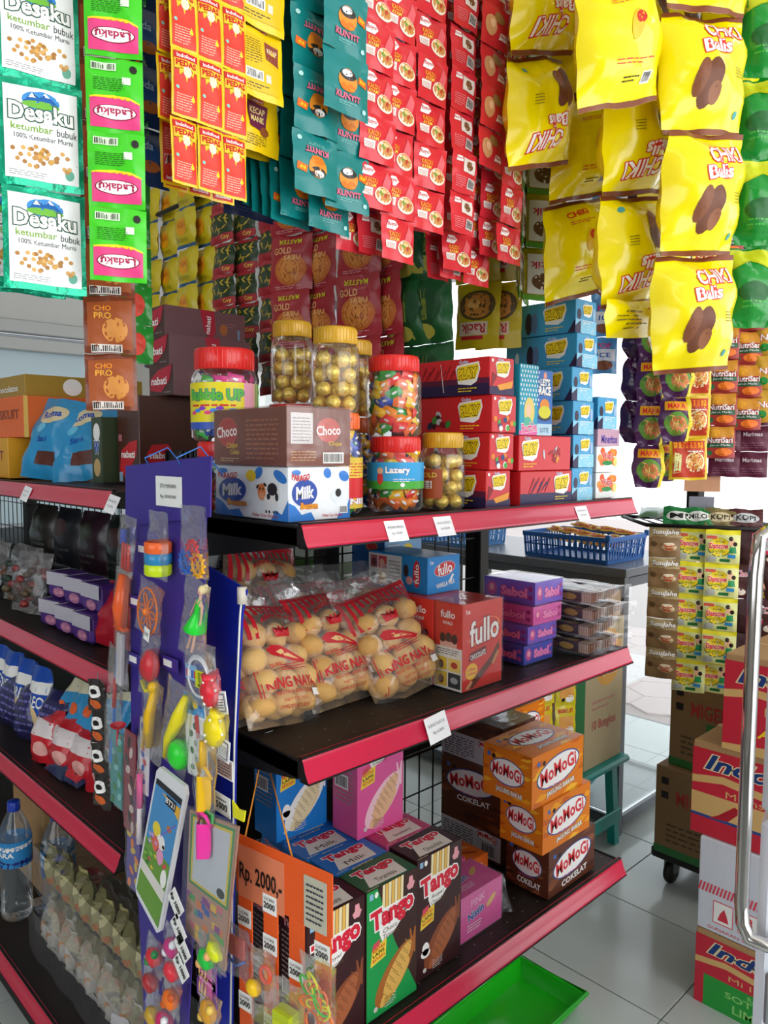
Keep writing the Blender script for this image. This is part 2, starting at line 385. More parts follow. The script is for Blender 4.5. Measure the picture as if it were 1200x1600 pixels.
# price tags on the rails
def price_tag(name, label, P, rot, w=.045, h=.033, txt=('KING NAYA', 'Rp 6.000'), tilt=.3, droop=0):
    b = MB(); b.box(-w/2, -.0006, 0, w/2, 0, h, card('#f4f2f4'), .0002)
    a = Art(45, 33); a.text(txt[0], 22, 22, 34, 4, cGy, bold=0); a.text(txt[1], 22, 12, 22, 5, cGy, bold=0)
    b.art(a, lambda x, y, o: (x-w/2, -.0006-o, y), w, h)
    return tag(b.build(name, None, P, (tilt, droop, rot)), label, 'price tag', 'price tags on the shelf rails')
for i, (x, z, h, tx) in enumerate(((625, 0, .033, ('PERMEN', 'Rp 10.000')), (700, 0, .033, ('GOLD CHOCO', 'Rp 30.000')), (915, 0, .03, ('KINDERJOY', 'Rp 13.000')))):
    P = onv(x, 800, -.024); price_tag('price_tag', 'white paper price tag on the top red rail, %s of three' % ('leftmost', 'middle one', 'rightmost')[i], (P.x, -.0235, PZ[0]-.034), 0, .042, h, tx, -.42)
P = onv(688, 1130, -.026); price_tag('price_tag', 'white paper price tag sticking out of the middle red rail under the cookie bags', (P.x, -.028, PZ[1]-.036), 0, .05, .042, ('KING NAYA', 'Rp 6.000'), -.3, -.1)
# long gondola behind, its left side
gon = thing('gondola_shelving', 'long black two-sided gondola shelving with red rails running back on the left', 'shelving', (0, 0, 0))
LZ = (1.346, 1.018, .684, .150); G0, G1 = .46, 3.3; GU = -.04
for y in (G0, 1.36, 2.28, 3.2):
    b = MB(); b.box(.43, y, 0, .47, y+.045, 1.35, BLACK, .002); b.build('upright', gon)
    for z in LZ:
        q = MB(); q.prism([(GU, z-.002), (.43, z-.002), (.43, z-.09), (.38, z-.09), (GU+.02, z-.034), (GU, z-.03)], y-.004, y, BLACK); q.build('bracket', gon)
mesh_panel(G0+.04, G1, .2, 1.3, .45, gon, ax='v')
for z in LZ:
    for (y0, y1) in ((G0, 1.36), (1.365, 2.28), (2.285, 3.3)):
        d = deck(y1-y0, .46, False); d.build('shelf_deck', gon, (GU, y1, z-.003), (0, 0, -pi/2))
        r = rail(y1-y0-.012); r.build('price_rail', gon, (GU-.001, y1-.006, z), (0, 0, -pi/2))
        q = MB(); q.box(.47, y0, z-.03, .93, y1, z, DECK, .002); q.build('shelf_deck', gon)
b = MB(); b.box(GU+.02, G0, 0, GU+.035, G1, .12, BLACK); b.box(.9, G0, 0, .915, G1, .12, BLACK); b.build('kick_plate', gon)
for i, (x, y) in enumerate(((38, 760), (172, 778))):
    P = onu(x, y, GU-.022); price_tag('price_tag', 'white price tag on the upper left red rail, %s' % ('far one under the orange boxes', 'near one under the blue snack bags')[i], (GU-.026, P.y, LZ[0]-.036), -pi/2, .04, .032, ('SNACK', 'Rp 5.000'), -.4, .12)
# hanging frame of rods over the shelves
rack = thing('hanging_rod_frame', 'dark metal rods under the ceiling that carry the hanging sachet strips', 'rack', (0, 0, 2.9))
def rod(a, c, r=.006):
    q = MB(); q.tube([a, c], r, BLACK, 6); o = q.build('rod', rack, (0, 0, -2.9)); return o
ROD = 2.2
rod((-.6, .02, ROD), (1.2, .02, ROD)); rod((-.6, .14, ROD), (1.2, .14, ROD)); rod((-.6, .34, ROD), (1.2, .34, ROD)); rod((.45, .3, 2.08), (.45, 1.6, 2.08)); rod((-.2, -.2, ROD), (1.2, -.2, ROD))
for x in (-.55, 1.15):
    rod((x, -.45, ROD), (x, 1.7, ROD), .008); rod((x, .3, ROD), (x, .3, 3.0), .008)
rod((-.2, 1.6, 2.2), (1.15, 1.6, 2.2)); rod((.45, .34, 2.2), (.45, 1.6, 2.2)); rod((.45, .3, 2.08), (.45, .3, 2.2)); rod((.45, 1.6, 2.08), (.45, 1.6, 2.2)); rod((-.2, -.2, 2.2), (-.2, .3, 2.2))

# ================================================================ sachets on strips
def pil_map(w, h, t, seal=.006, wr=.0006, seed=0, skew=0, ex=4, neck=0):
    r = random.Random(seed); ph = [r.random()*6.3 for _ in range(6)]
    def T(x, y):
        a = max(0, 1-abs(2*x/w)**ex); yy = (y-seal)/max(1e-6, h-2*seal)
        if yy <= 0 or yy >= 1: return 0.0
        bmp = max(0, 1-abs(2*yy-1)**ex)**.75
        return t/2*(a**.8)*bmp
    def f(x, y, off, side=-1):
        # x 0..w, y 0..h
        X = x-w/2; tt = T(X, y); wv = wr*(sin(X/w*9+ph[0]+y/h*4)+.7*sin(y/h*17+ph[1]+X/w*5)+.5*sin(X/w*23+y/h*13+ph[2]))
        nk = 1-neck*(1-(max(0, 1-abs(2*y/h-1)**3)))-neck*.2*sin(y/h*12+ph[3])*(abs(2*X/w)**2)
        return (X*nk, side*(tt+off)+wv, y+skew*X+min(wr, .002)*.5*sin(X/w*8+ph[4])*(1 if y < seal or y > h-seal else 0))
    return f
def pouch(w, h, t, base, art=None, back=None, seal=.006, wr=.0006, seed=0, skew=0, ex=4, neck=0, nu=7, nv=8, sub=.02, hair=.00022, bmat=None):
    f0 = pil_map(w, h, t, seal, wr, seed, skew, ex, neck); b = MB(); nu += 2; nv += 2
    G = {sd: [[f0(w*i/nu, h*j/nv, .0001, sd) for i in range(nu+1)] for j in range(nv+1)] for sd in (-1, 1)}
    def f(x, y, o, sd):
        a_ = min(nu-1e-6, max(0, x/w*nu)); c_ = min(nv-1e-6, max(0, y/h*nv)); i, j = int(a_), int(c_); a_ -= i; c_ -= j; g = G[sd]
        p = [(g[j][i][k]*(1-a_)+g[j][i+1][k]*a_)*(1-c_)+(g[j+1][i][k]*(1-a_)+g[j+1][i+1][k]*a_)*c_ for k in (0, 1, 2)]; p[1] += sd*(o+.0003); return tuple(p)
    for sd in (-1, 1): b.add([p for r_ in G[sd] for p in r_], [(j*(nu+1)+i, j*(nu+1)+i+1, (j+1)*(nu+1)+i+1, (j+1)*(nu+1)+i)[::-sd] for j in range(nv) for i in range(nu)], base if sd < 0 else (bmat or base), True)
    sub = min(w/nu, h/nv)*.75
    if art: b.art(art, lambda x, y, o: f(x, y, o, -1), w, h, hair, sub)
    if back: b.art(back, lambda x, y, o: f(w-x, y, o, 1), w, h, hair, sub)
    return b
def mesh_of(b, name): # keep the mesh only
    o = b.build(name); me = o.data; bpy.data.objects.remove(o); return me
HOOKM = M('#8d9094', .3, .8, 'wire')
def strip(name, label, cat, meshes, P, pitch, yaw=0, group=None, top=ROD, cols=1, cw=0, wave=.05, seed=0, part='sachet', order=None, n=None, lean=0, hook=True, sway=0):
    r = random.Random(seed*7+len(label)); root = thing(name, label, cat, P, (0, lean, radians(yaw)), group)
    cnt = n or max(1, int(math.ceil((top-P[2]-.01)/pitch))); ph = r.random()*6
    for i in range(cnt):
        for c in range(cols):
            me = meshes[(order[i % len(order)] if order else i) % len(meshes)]
            tx = wave*(1 if i % 2 else -1)*(.5+r.random()*.7)
            link(part, me, root, ((c-(cols-1)/2)*cw, .002*sin(i*1.3+ph)+sway*sin(i*.8+ph)+.001*c, i*pitch), (tx, (r.random()-.5)*.03, (r.random()-.5)*.12))
    if hook:
        q = MB(); z = cnt*pitch; q.tube([(0, 0, z-.008), (0, 0, z+.004), (0, 0, max(z+.012, top-P[2]))], .0008, HOOKM, 5); q.build('hanging_wire', root)
    return root
def A(w, h): return Art(w, h)
# -- coriander sachet: white with green foil border
GF = M('#12a37c', .28, .6, 'foil', .6, 70, .2, .3)
a = A(90, 104); a.rect(6, 7, 84, 97, ink('#eef0ee'))
a.ell(45, 84, 20, 10, ink('#3f8fd0'), 1.5); a.poly([(26, 82), (36, 92), (42, 86), (50, 93), (64, 82)], ink('#1d5fa8'), 1.8); a.poly([(32, 86.5), (36, 92), (40, 87)], cW, 2); a.poly([(46, 89), (50, 93), (55, 88.5)], cW, 2); a.ell(45, 80, 20, 4, ink('#6fb53c'), 2)
a.text('Desaku', 45, 72, 68, 17, cW, bold=.03, out=ink('#174f35'), ow=.05, z=2.5)
a.text('ketumbar', 35, 57, 44, 7, ink('#7da62e'), bold=.01); a.text('bubuk', 72, 56, 22, 7, cK, bold=0); a.text('100% Ketumbar Murni', 47, 48, 62, 5, cK, bold=0)
r_ = random.Random(3)
for i in range(46):
    x = 45+r_.gauss(0, 14); y = 31+r_.gauss(0, 5)
    if 12 < x < 78: a.ell(x, y, 2.6, 2.2, ink(('#c08a3c', '#d6a556', '#a8722b')[i % 3]), 2+i*.02, 8)
a.lines(10, 10, 50, 16, 3, cGy, 2); a.ell(74, 16, 5, 5, ink('#5fae93'), 2, 12)
bk = A(90, 104); bk.rect(6, 7, 84, 97, ink('#dfe3e0')).lines(12, 40, 78, 90, 12, cGy).bars(14, 14, 50, 32, cK)
mDesaku = mesh_of(pouch(.080, .104, .008, GF, a, bk, .007, .001, 1, nu=9, nv=10), 'coriander_sachet')
for i, (x, y, d, yw) in enumerate(((72, 457, .80, -12), (98, 464, .87, -14), (114, 467, .93, -10), (8, 442, .86, -20), (52, 462, .98, -6))):
    strip('coriander_sachet_strip', ['front strip of white and green foil coriander sachets at the upper left corner', 'white and green foil sachet strip just behind the front coriander strip', 'white and green foil sachet strip, its green edge showing beside the pepper strip', 'white and green foil sachet strip cut off by the left edge of the picture', 'rearmost white and green foil sachet strip, mostly hidden behind the others'][i], 'sachet strip', [mDesaku], dep(x, y, d), .1045, yw, 'coriander sachet strips', seed=i)
# -- pepper sachet: green, pink panel with inverted name
LG = film('#3fc41c'); a = A(60, 90)
a.poly([(4, 6), (56, 6), (56, 36), (45, 41), (28, 43), (4, 40)], ink('#e0407e'), 1).poly([(4, 40), (28, 43), (45, 41), (56, 36), (56, 38), (45, 43), (28, 45), (4, 42)], cY, 1.2)
a.ell(30, 24, 23, 9, ink('#8c1030'), 2, 24); a.ell(30, 24, 21.5, 8, cW, 2.4, 24); a.text('Ladaku', 30, 24, 36, 9, ink('#b01c50'), rot=pi, z=3)
a.lines(8, 50, 40, 66, 7, ink('#1c5c12')); a.code(38, 58, 47, 67, ink('#d9ecd0')); a.bars(6, 74, 32, 84, cK, bgm=ink('#d8f0cc')); a.ell(50, 78, 4, 5, cK, 2, 10)
mLad = mesh_of(pouch(.056, .0745, .007, LG, a, a, .005, .0009, 2), 'pepper_sachet')
strip('pepper_sachet_strip', 'bright green and pink pepper sachet strip hanging alone beside the coriander sachets', 'sachet strip', [mLad], dep(186, 441, .80), .0748, -30, 'pepper sachet strips', seed=3, wave=.03)
strip('pepper_sachet_strip', 'green and pink pepper sachet strip half hidden behind the coriander sachets', 'sachet strip', [mLad], dep(133, 205, .92), .0748, -22, 'pepper sachet strips', seed=4, wave=.03)
strip('pepper_sachet_strip', 'yellow sachet strip glimpsed between coriander and pepper strips', 'sachet strip', [mesh_of(pouch(.05, .07, .006, film('#d9b414'), A(10, 14).rect(1, 2, 9, 7, cO), None, .005, .0009, 2), 'yellow_sachet')], dep(138, 430, 1.0), .07, -20, None, seed=5)
# -- hot sauce sachets, three to a row
a = A(34, 74); a.rect(2.5, 3, 31.5, 71, ink('#e03a28')); a.rect(2.5, 63, 31.5, 70, ink('#c81e1e'), 1.5); a.text('Indofood', 17, 66.5, 22, 4.5, cW, z=2)
a.poly([(3, 62.5), (3, 50), (7, 56), (9, 44), (13, 54), (17, 38), (21, 54), (25, 44), (28, 56), (31, 50), (31, 62.5)], ink('#f6c62a'), 1.6); a.ell(18, 50, 5, 7, ink('#f2e8c0'), 2, 12); a.text('PEDAS', 17, 58, 25, 7, ink('#c4161c'), bold=.04, z=2.6)
a.poly([(25, 26), (28, 20), (25, 17), (22.5, 20)], cY, 2); a.ell(6.5, 31, 2.2, 2.2, ink('#8ad0c0'), 2, 8); a.lines(5, 7, 24, 26, 7, ink('#f3c0a8'))
bk = A(34, 74); bk.rect(2.5, 3, 31.5, 71, ink('#d8382a')).lines(5, 40, 29, 66, 9, ink('#eec0b0')).rect(4, 22, 30, 34, ink('#cfcac4')).bars(7, 24, 26, 32, cK).rect(3, 4, 31, 11, ink('#c81e1e'), 1.5).text('Indofood', 17, 7.5, 22, 4.5, cW)
mPed = mesh_of(pouch(.034, .0735, .006, film('#f2c812'), a, bk, .004, .0007, 4, nu=5, nv=7), 'chilli_sachet'); mPedB = mesh_of(pouch(.034, .0735, .006, film('#f2c812'), bk, a, .004, .0007, 5, nu=5, nv=7), 'chilli_sachet')
PED = (.034, .0738)
for i, (x, y, v, c, ms) in enumerate(((330, 300, -.01, 3, [mPed]), (268, 190, .012, 1, [mPed]), (272, 290, .035, 1, [mPedB]), (312, 308, .055, 3, [mPedB]), (318, 205, .03, 3, [mPed]))):
    strip('chilli_sauce_sachet_sheet', ['front sheet of red and yellow chilli sauce sachets, three across', 'narrow chilli sauce strip at the left edge of the front sheet, higher end', 'narrow chilli sauce strip left of the front sheet with its back printing showing', 'chilli sauce sheet behind the front one, its red bottom edge peeking below', 'chilli sauce sheet sandwiched between the front and rear sheets'][i], 'sachet strip', ms, onv(x, y, v), PED[1], 0, 'chilli sauce sachet sheets', cols=c, cw=PED[0], wave=.02, seed=i)
# -- sweet soy sachets
YF = film('#f0c80a'); a = A(76, 82)
a.poly([(26, 30), (52, 26), (56, 60), (22, 62)], ink('#6a2340'), 1.5).text('KECAP', 39, 51, 24, 8, ink('#f0d890'), z=2).text('MANIS', 39, 41, 22, 8, ink('#f0d890'), z=2).poly([(6, 60), (20, 78), (28, 78), (8, 54)], ink('#8c2c1c'), 1.4)
a.rect(30, 62, 50, 67, cR, 1.8).text('Indofood', 40, 64.5, 17, 3.5, cW, z=2.5).ell(50, 27, 7, 6, ink('#8a4a20'), 2).lines(8, 8, 54, 22, 5, ink('#7a6010')).ell(12, 30, 4, 4, ink('#a8c8a0'), 2)
bk = A(76, 82); bk.rect(8, 8, 68, 74, ink('#e2b80a'), 1).lines(12, 40, 40, 70, 10, ink('#6a5210')).bars(14, 20, 42, 32, cK, bgm=cW).code(46, 20, 54, 30, ink('#d8d4c0')).poly([(46, 48), (68, 44), (68, 68), (46, 70)], ink('#8a4030'), 1.5).text('KECAP', 57, 60, 16, 6, cCr, z=2).lines(12, 11, 50, 17, 2, cK)
mKec = mesh_of(pouch(.076, .082, .007, YF, a, bk, .006, .0009, 6), 'soy_sauce_sachet'); mKecB = mesh_of(pouch(.076, .082, .007, YF, bk, a, .006, .0009, 7), 'soy_sauce_sachet')
for i, (x, y, v, ms) in enumerate(((407, 153, -.005, [mKecB]), (401, 237, .03, [mKec]), (395, 246, .06, [mKecB]))):
    strip('soy_sauce_sachet_strip', ['yellow sweet soy sauce strip in front, barcode backs outward', 'yellow sweet soy sauce strip behind the barcode one, purple label showing', 'rear yellow sweet soy sauce strip, only its lower edge showing'][i], 'sachet strip', ms, onv(x, y, v), .0822, 0, 'sweet soy sachet strips', seed=i)
# -- teal sachets
TE = film('#0a7a78'); a = A(76, 92)
a.ell(38, 50, 15, 17, ink('#e88a1e'), 1.5, 18).ell(38, 58, 13, 8, ink('#2a2a2a'), 1.8).ell(36, 60, 8, 5, cW, 2.1).ell(38, 40, 12, 7, ink('#d4721a'), 1.8).poly([(54, 52), (70, 48), (72, 60), (57, 63)], ink('#ef6a1c'), 1.6).text('Rp', 63, 56, 9, 7, cY, z=2, rot=.15)
a.text('KUNYIT', 38, 26, 40, 9, ink('#e2708a'), bold=.03, out=ink('#7a2840'), z=2).lines(24, 14, 52, 20, 2, ink('#7ac0b8')).ell(66, 12, 3.5, 3.5, ink('#a8d8d0'), 2, 10)
bk = A(76, 92); bk.lines(12, 40, 64, 80, 10, ink('#0f9a94')).bars(14, 16, 40, 28, cK, bgm=ink('#bfe0dc')).poly([(54, 52), (70, 48), (72, 60), (57, 63)], ink('#ef6a1c'), 1.6)
mTe = mesh_of(pouch(.078, .078, .006, TE, a, bk, .006, .001, 8), 'spice_sachet'); ai = A(76, 92); ai.add(a, 0, 0, 1, True); mTeI = mesh_of(pouch(.078, .078, .006, TE, ai, bk, .006, .001, 9), 'spice_sachet'); mTeB = mesh_of(pouch(.078, .078, .006, TE, bk, a, .006, .001, 9), 'spice_sachet')
for i, (x, y, v, ms, yw) in enumerate(((394, 318, .115, [mTeB], 12), (408, 330, .10, [mTeB], 16), (425, 340, .085, [mTe], 14), (441, 346, .07, [mTeB], 10), (456, 352, .055, [mTeI], 8), (474, 344, .04, [mTe], 0), (494, 306, -.005, [mTeI], 0), (515, 362, .025, [mTe], 2), (542, 330, .0, [mTe], -2), (540, 180, -.035, [mTe], 2))):
    strip('spice_sachet_strip', 'teal spice sachet strip, %s of the teal bunch' % ORD[i], 'sachet strip', ms, onv(x, y, v), .078, yw, 'teal spice sachet strips', seed=i, wave=.03)
# -- red stock sachets
RF = film('#d42c38'); a = A(68, 63)
a.poly([(8, 44), (12, 56), (26, 57), (31, 50), (24, 43)], cW, 1.5).text('Royco', 19, 50.5, 17, 8, ink('#c0202c'), z=2, rot=.06, shear=.2).text('KALDU', 24, 37, 22, 7, ink('#f3a62c'), z=2).text('AYAM', 22, 30, 18, 5, ink('#f3c23c'), z=2).rect(7, 16, 26, 27, ink('#e6dcd4'), 1.6).lines(9, 17, 24, 25, 4, ink('#a02c2c'), 2)
a.ell(47, 20, 17, 12, ink('#f0e6d0'), 1.6, 20).ell(47, 21, 15, 10, ink('#c98a48'), 1.9, 16).ell(42, 23, 5, 3.5, ink('#7a9a3c'), 2.1, 8).ell(52, 20, 5, 4, ink('#b4402a'), 2.1, 8).ell(47, 26, 6, 3, ink('#e8c890'), 2.2, 8).poly([(44, 32), (56, 56), (63, 44), (60, 30)], ink('#e0626a'), 1.4)
bk = A(68, 63); bk.lines(8, 8, 34, 26, 6, ink('#e88a90')).bars(38, 8, 60, 24, cK, bgm=ink('#d8d0cc')).rect(26, 32, 60, 54, ink('#e6dcd4'), 1.5).ell(44, 43, 10, 7, ink('#7a5230'), 1.9, 10).poly([(8, 46), (10, 54), (22, 54), (24, 46)], cW, 1.5).text('Royco', 16, 50, 12, 5, ink('#c0202c'), z=2)
a3 = A(68, 63); a3.ell(20, 30, 14, 16, ink('#d8a070'), 1.5, 12).ell(40, 46, 14, 9, ink('#9a7a48'), 1.6, 10).ell(24, 34, 6, 7, ink('#f0c8a0'), 2, 8).poly([(40, 14), (42, 24), (58, 24), (60, 14)], cW, 2).text('Royco', 50, 19, 14, 7, ink('#c0202c'), z=2.4)
mRo = mesh_of(pouch(.068, .063, .006, RF, a, bk, .005, .0009, 11), 'stock_sachet'); mRoB = mesh_of(pouch(.062, .063, .006, RF, bk, a, .005, .0009, 12), 'stock_sachet'); mRoC = mesh_of(pouch(.068, .063, .006, RF, a3, bk, .005, .0009, 13), 'stock_sachet')
ROY = [(552, 395, .05, mRo), (584, 398, .035, mRoB), (588, 326, -.005, mRo), (621, 409, .0, mRo), (652, 362, .05, mRoB), (672, 361, 0, mRo), (684, 437, .08, mRoB), (704, 436, .055, mRoB), (714, 424, .035, mRo), (722, 366, .0, mRoB), (744, 446, .05, mRo), (768, 264, -.01, mRoC), (769, 402, .03, mRo), (752, 330, .06, mRoC), (797, 411, .0, mRo)]
for i, (x, y, v, m_) in enumerate(ROY):
    L_ = ['leftmost, lowest behind the teal strips', 'second from the left, barcode backs out, behind the front column', 'third from the left, directly right of the teal strips', 'fourth from the left, hanging lowest in the left half', 'fifth from the left, a thin slice between two front columns', 'sixth from the left, bowls of soup showing', 'seventh from the left, a narrow low one at the back', 'eighth from the left, low with backs outward', 'ninth from the left, front side below the barcode column', 'tenth from the left, a column of barcodes', 'eleventh from the left and lowest of all', 'twelfth from the left, shortest, chicken picture facing out', 'fourth from the right, below the shortest one', 'third from the right, tucked in behind', 'rightmost, next to the yellow snack bags'][i]
    strip('stock_sachet_strip', 'red stock powder sachet strip, '+L_, 'sachet strip', [m_], onv(x, y, v), .0632, (0, 2, 0, -2, 4)[i % 5], 'red stock sachet strips', seed=i, wave=.05)
# -- dark blue row behind
a = A(100, 88); a.ell(50, 46, 34, 20, ink('#1d4a86'), 1.3).text('Garuda', 46, 60, 50, 12, ink('#9db4cc'), z=2, rot=-.06).ell(66, 28, 16, 9, ink('#b0612a'), 1.7, 12).lines(10, 10, 60, 18, 2, ink('#4a6a98'))
mBl = mesh_of(pouch(.1, .088, .012, film('#16305c', .35), a, None, .006, .0012, 14), 'blue_snack_pack')
P0 = onv(246, 294, .32)
for i in range(7):
    strip('blue_snack_strip', 'dark blue snack pack strip in the shaded row behind, %s' % ORD[i], 'snack strip', [mBl], (P0.x-.03+.1*i, .32+.012*(i % 2), P0.z+(.0, .01, -.012)[i % 3]), .088, 0, 'dark blue snack strips', seed=i)
# -- row over the middle of the gondola (faces the left aisle)
a = A(80, 100); a.rect(0, 0, 80, 7, ink('#2a5a8c'), 1.2).ell(40, 52, 20, 24, ink('#e8a018'), 1.4).text('KUAT', 40, 56, 30, 14, ink('#c8501a'), z=2).lines(14, 14, 60, 24, 3, ink('#8a7a10'))
mY = mesh_of(pouch(.095, .1, .03, film('#cdb818', .35), a, None, .006, .002, 15, ex=3), 'yellow_snack_pack')
a = A(80, 70); a.rect(0, 0, 80, 16, ink('#b03038'), 1.2).rect(0, 60, 80, 70, ink('#b03038'), 1.2).text('Coy', 58, 8, 26, 10, ink('#e8c84a'), z=2); r_ = random.Random(5)
for k in range(16): x, y, t_ = 12+r_.random()*56, 22+r_.random()*34, r_.random()*3.1; a.poly([(x-9*cos(t_), y-9*sin(t_)), (x+2*sin(t_), y-2*cos(t_)), (x+9*cos(t_), y+9*sin(t_)), (x-2*sin(t_), y+2*cos(t_))], ink('#c8a93a'), 1.5+k*.05)
mC = mesh_of(pouch(.1, .078, .02, film('#273d20', .35), a, None, .005, .002, 16), 'noodle_snack_pack')
a = A(80, 110); a.ell(42, 40, 30, 30, ink('#c86a2a'), 1.3, 20).ell(42, 40, 24, 26, ink('#d88a3c'), 1.6, 18); [a.ell(42, 40, rr, 27, ink('#a85420'), 1.9, 12).ell(42, 40, rr-1.6, 26, ink('#d88a3c'), 2.1, 12) for rr in (20, 13, 6)]
a.text('GOLD', 28, 78, 34, 13, ink('#e8b070'), z=2.6).text('SABU', 46, 64, 30, 9, ink('#e8b070'), z=2.6).text('MASTER', 40, 96, 42, 10, ink('#d8d028'), z=2.6, rot=pi).lines(12, 5, 60, 12, 2, ink('#e0a0a0'))
mMr = mesh_of(pouch(.115, .125, .02, film('#a8222e', .35), a, a, .008, .002, 17), 'red_snack_pack')
a = A(80, 110); a.ell(40, 60, 28, 32, ink('#174a24'), 1.3).text('Rumba', 40, 64, 10, 52, ink('#9aa83c'), z=2).ell(30, 20, 26, 14, ink('#b5b04a'), 1.6, 12)
mGn = mesh_of(pouch(.12, .13, .03, film('#1c5a2c', .35), a, None, .008, .002, 18), 'green_snack_pack')
a = A(80, 120); a.ell(40, 78, 33, 28, ink('#5c4a28'), 1.3).ell(40, 78, 28, 23, ink('#c8863a'), 1.6).ell(34, 80, 12, 8, ink('#e0b060'), 1.9).rect(8, 24, 60, 48, ink('#d8c8b0'), 1.5).text('Racik', 34, 36, 44, 17, ink('#c0203c'), z=2, rot=pi).rect(12, 16, 52, 23, ink('#c02030'), 1.6)
mRa = mesh_of(pouch(.1, .135, .012, film('#c9b312', .35), a, None, .008, .0015, 19), 'seasoning_pack')
def mid(name, label, cat, m_, x, zb, pitch, grp, seed, u=.45, yaw=-90, top=2.08):
    P = onu(x, 500, u); strip(name, label, cat, [m_], (u, P.y, zb), pitch, yaw, grp, top=top, seed=seed, wave=.05)
for i, x in enumerate((238, 268, 295, 321)): mid('yellow_snack_strip', 'yellow snack pack strip with blue seams above the brown wafer boxes, %s' % ORD[i], 'snack strip', mY, x, 1.66, .1, 'yellow snack strips', i, .45+.03*(i % 2))
for i, x in enumerate((350, 384, 425)): mid('noodle_snack_strip', 'dark green and red noodle snack strip behind the jars, %s of three' % ('left', 'middle', 'right')[i], 'snack strip', mC, x, 1.55, .078, 'noodle snack strips', i, .45+.02*(i % 2))
for i, x in enumerate((455, 498, 560, 600)): mid('red_snack_strip', 'dark red snack strip with inverted printing over the gold jars, %s of four' % ('leftmost', 'second', 'third', 'rightmost')[i], 'snack strip', mMr, x, 1.53, .125, 'red snack strips', i, .45+.03*(i % 2), (-75, -90, -80, -95)[i])
for i, x in enumerate((640, 672)): mid('green_snack_strip', 'dark green glossy snack strip %s' % ('behind the candy jars, left one', 'next to the white window column, right one')[i], 'snack strip', mGn, x, 1.5, .13, 'dark green snack strips', i, .5)
for i, x in enumerate((745, 778)): mid('seasoning_strip', 'yellow seasoning strip with upside down red name behind the red stock strips, %s' % ('left of two', 'right of two')[i], 'sachet strip', mRa, x, 1.63, .135, 'yellow seasoning strips', i, .62+.03*i, -75, ROD)
# -- brown coffee biscuit strip under the pepper strip, green one behind
a = A(60, 64); a.poly([(4, 8), (56, 4), (56, 60), (4, 56)], ink('#94481f'), 1.2).text('PRO', 22, 42, 20, 7, ink('#e0a030'), z=2).text('CHO', 22, 50, 20, 6, ink('#e88a20'), z=2).ell(36, 26, 15, 14, ink('#c8843c'), 1.6).bars(8, 1, 44, 10, cK, bgm=ink('#d0c8c0'), z=2)
mCf = mesh_of(pouch(.056, .064, .006, film('#70331a'), a, None, .004, .0012, 21), 'coffee_sachet')
strip('coffee_sachet_strip', 'brown sachet strip of three hanging below the bright green pepper strip', 'sachet strip', [mCf], dep(175, 641, .88), .0642, -32, None, n=8, top=ROD, seed=2)
mGs = mesh_of(pouch(.05, .06, .014, film('#1f7a26'), A(10, 10).ell(5, 5, 3, 3, ink('#c84030')), None, .006, .002, 22), 'green_sachet')
strip('green_sachet_strip', 'glossy green sachet strip behind the brown sachets left of the wafer boxes', 'sachet strip', [mGs], dep(214, 568, 1.22), .0602, -35, None, seed=2)
# -- big yellow snack bags
a = A(150, 176); a.text('CHIKI', 62, 36, 74, 24, cW, bold=.02, out=ink('#d8231f'), ow=.05, rot=pi+.08, z=2, shear=.1).text('Balls', 78, 63, 50, 20, cW, bold=.03, out=ink('#d8231f'), ow=.05, rot=pi+.1, z=2)
a.ell(92, 116, 15, 34, ink('#6a3a22'), 1.6, 16, -.25).ell(106, 108, 9, 26, ink('#7f4a2c'), 1.9, 14, -.2).ell(84, 130, 10, 15, ink('#8a5434'), 2.1, 12).lines(30, 90, 46, 108, 4, ink('#8a7a10')).ell(26, 150, 5, 5, ink('#4aa0a0'), 2, 10).rect(0, 0, 150, 7, ink('#7a3d1e'), 1.2).rect(0, 169, 150, 176, ink('#7a3d1e'), 1.2)
bk = A(150, 176); bk.text('CHIKI', 60, 150, 40, 12, ink('#d8231f'), bold=.03, rot=.1).lines(40, 46, 110, 56, 2, ink('#d8502a')).lines(40, 130, 90, 138, 2, ink('#d8502a')).ell(74, 96, 9, 20, ink('#e8b820'), 1.6).ell(78, 104, 7, 9, ink('#c83020'), 1.9, 12, .4).lines(60, 26, 90, 34, 2, cK).bars(96, 22, 112, 36, cK, bgm=cW).rect(0, 0, 150, 7, ink('#7a3d1e'), 1.2).rect(0, 169, 150, 176, ink('#7a3d1e'), 1.2)
c3 = A(150, 176); c3.add(a, 0, 0, 1, True)
CY = M('#f8e400', .22, 0, 'film', .3, 16, .03, .5)
def chiki(art, bck, sk, sd): return mesh_of(pouch(.155, .178, .085, CY, art, bck, .009, .0035, sd, skew=sk, ex=2.6, neck=.05, nu=12, nv=14, sub=.02, hair=.0003), 'snack_bag')
mK = [chiki(a, bk, .3, 31), chiki(bk, a, .3, 32), chiki(c3, bk, .1, 33), chiki(a, bk, .2, 34), chiki(bk, a, .12, 35)]
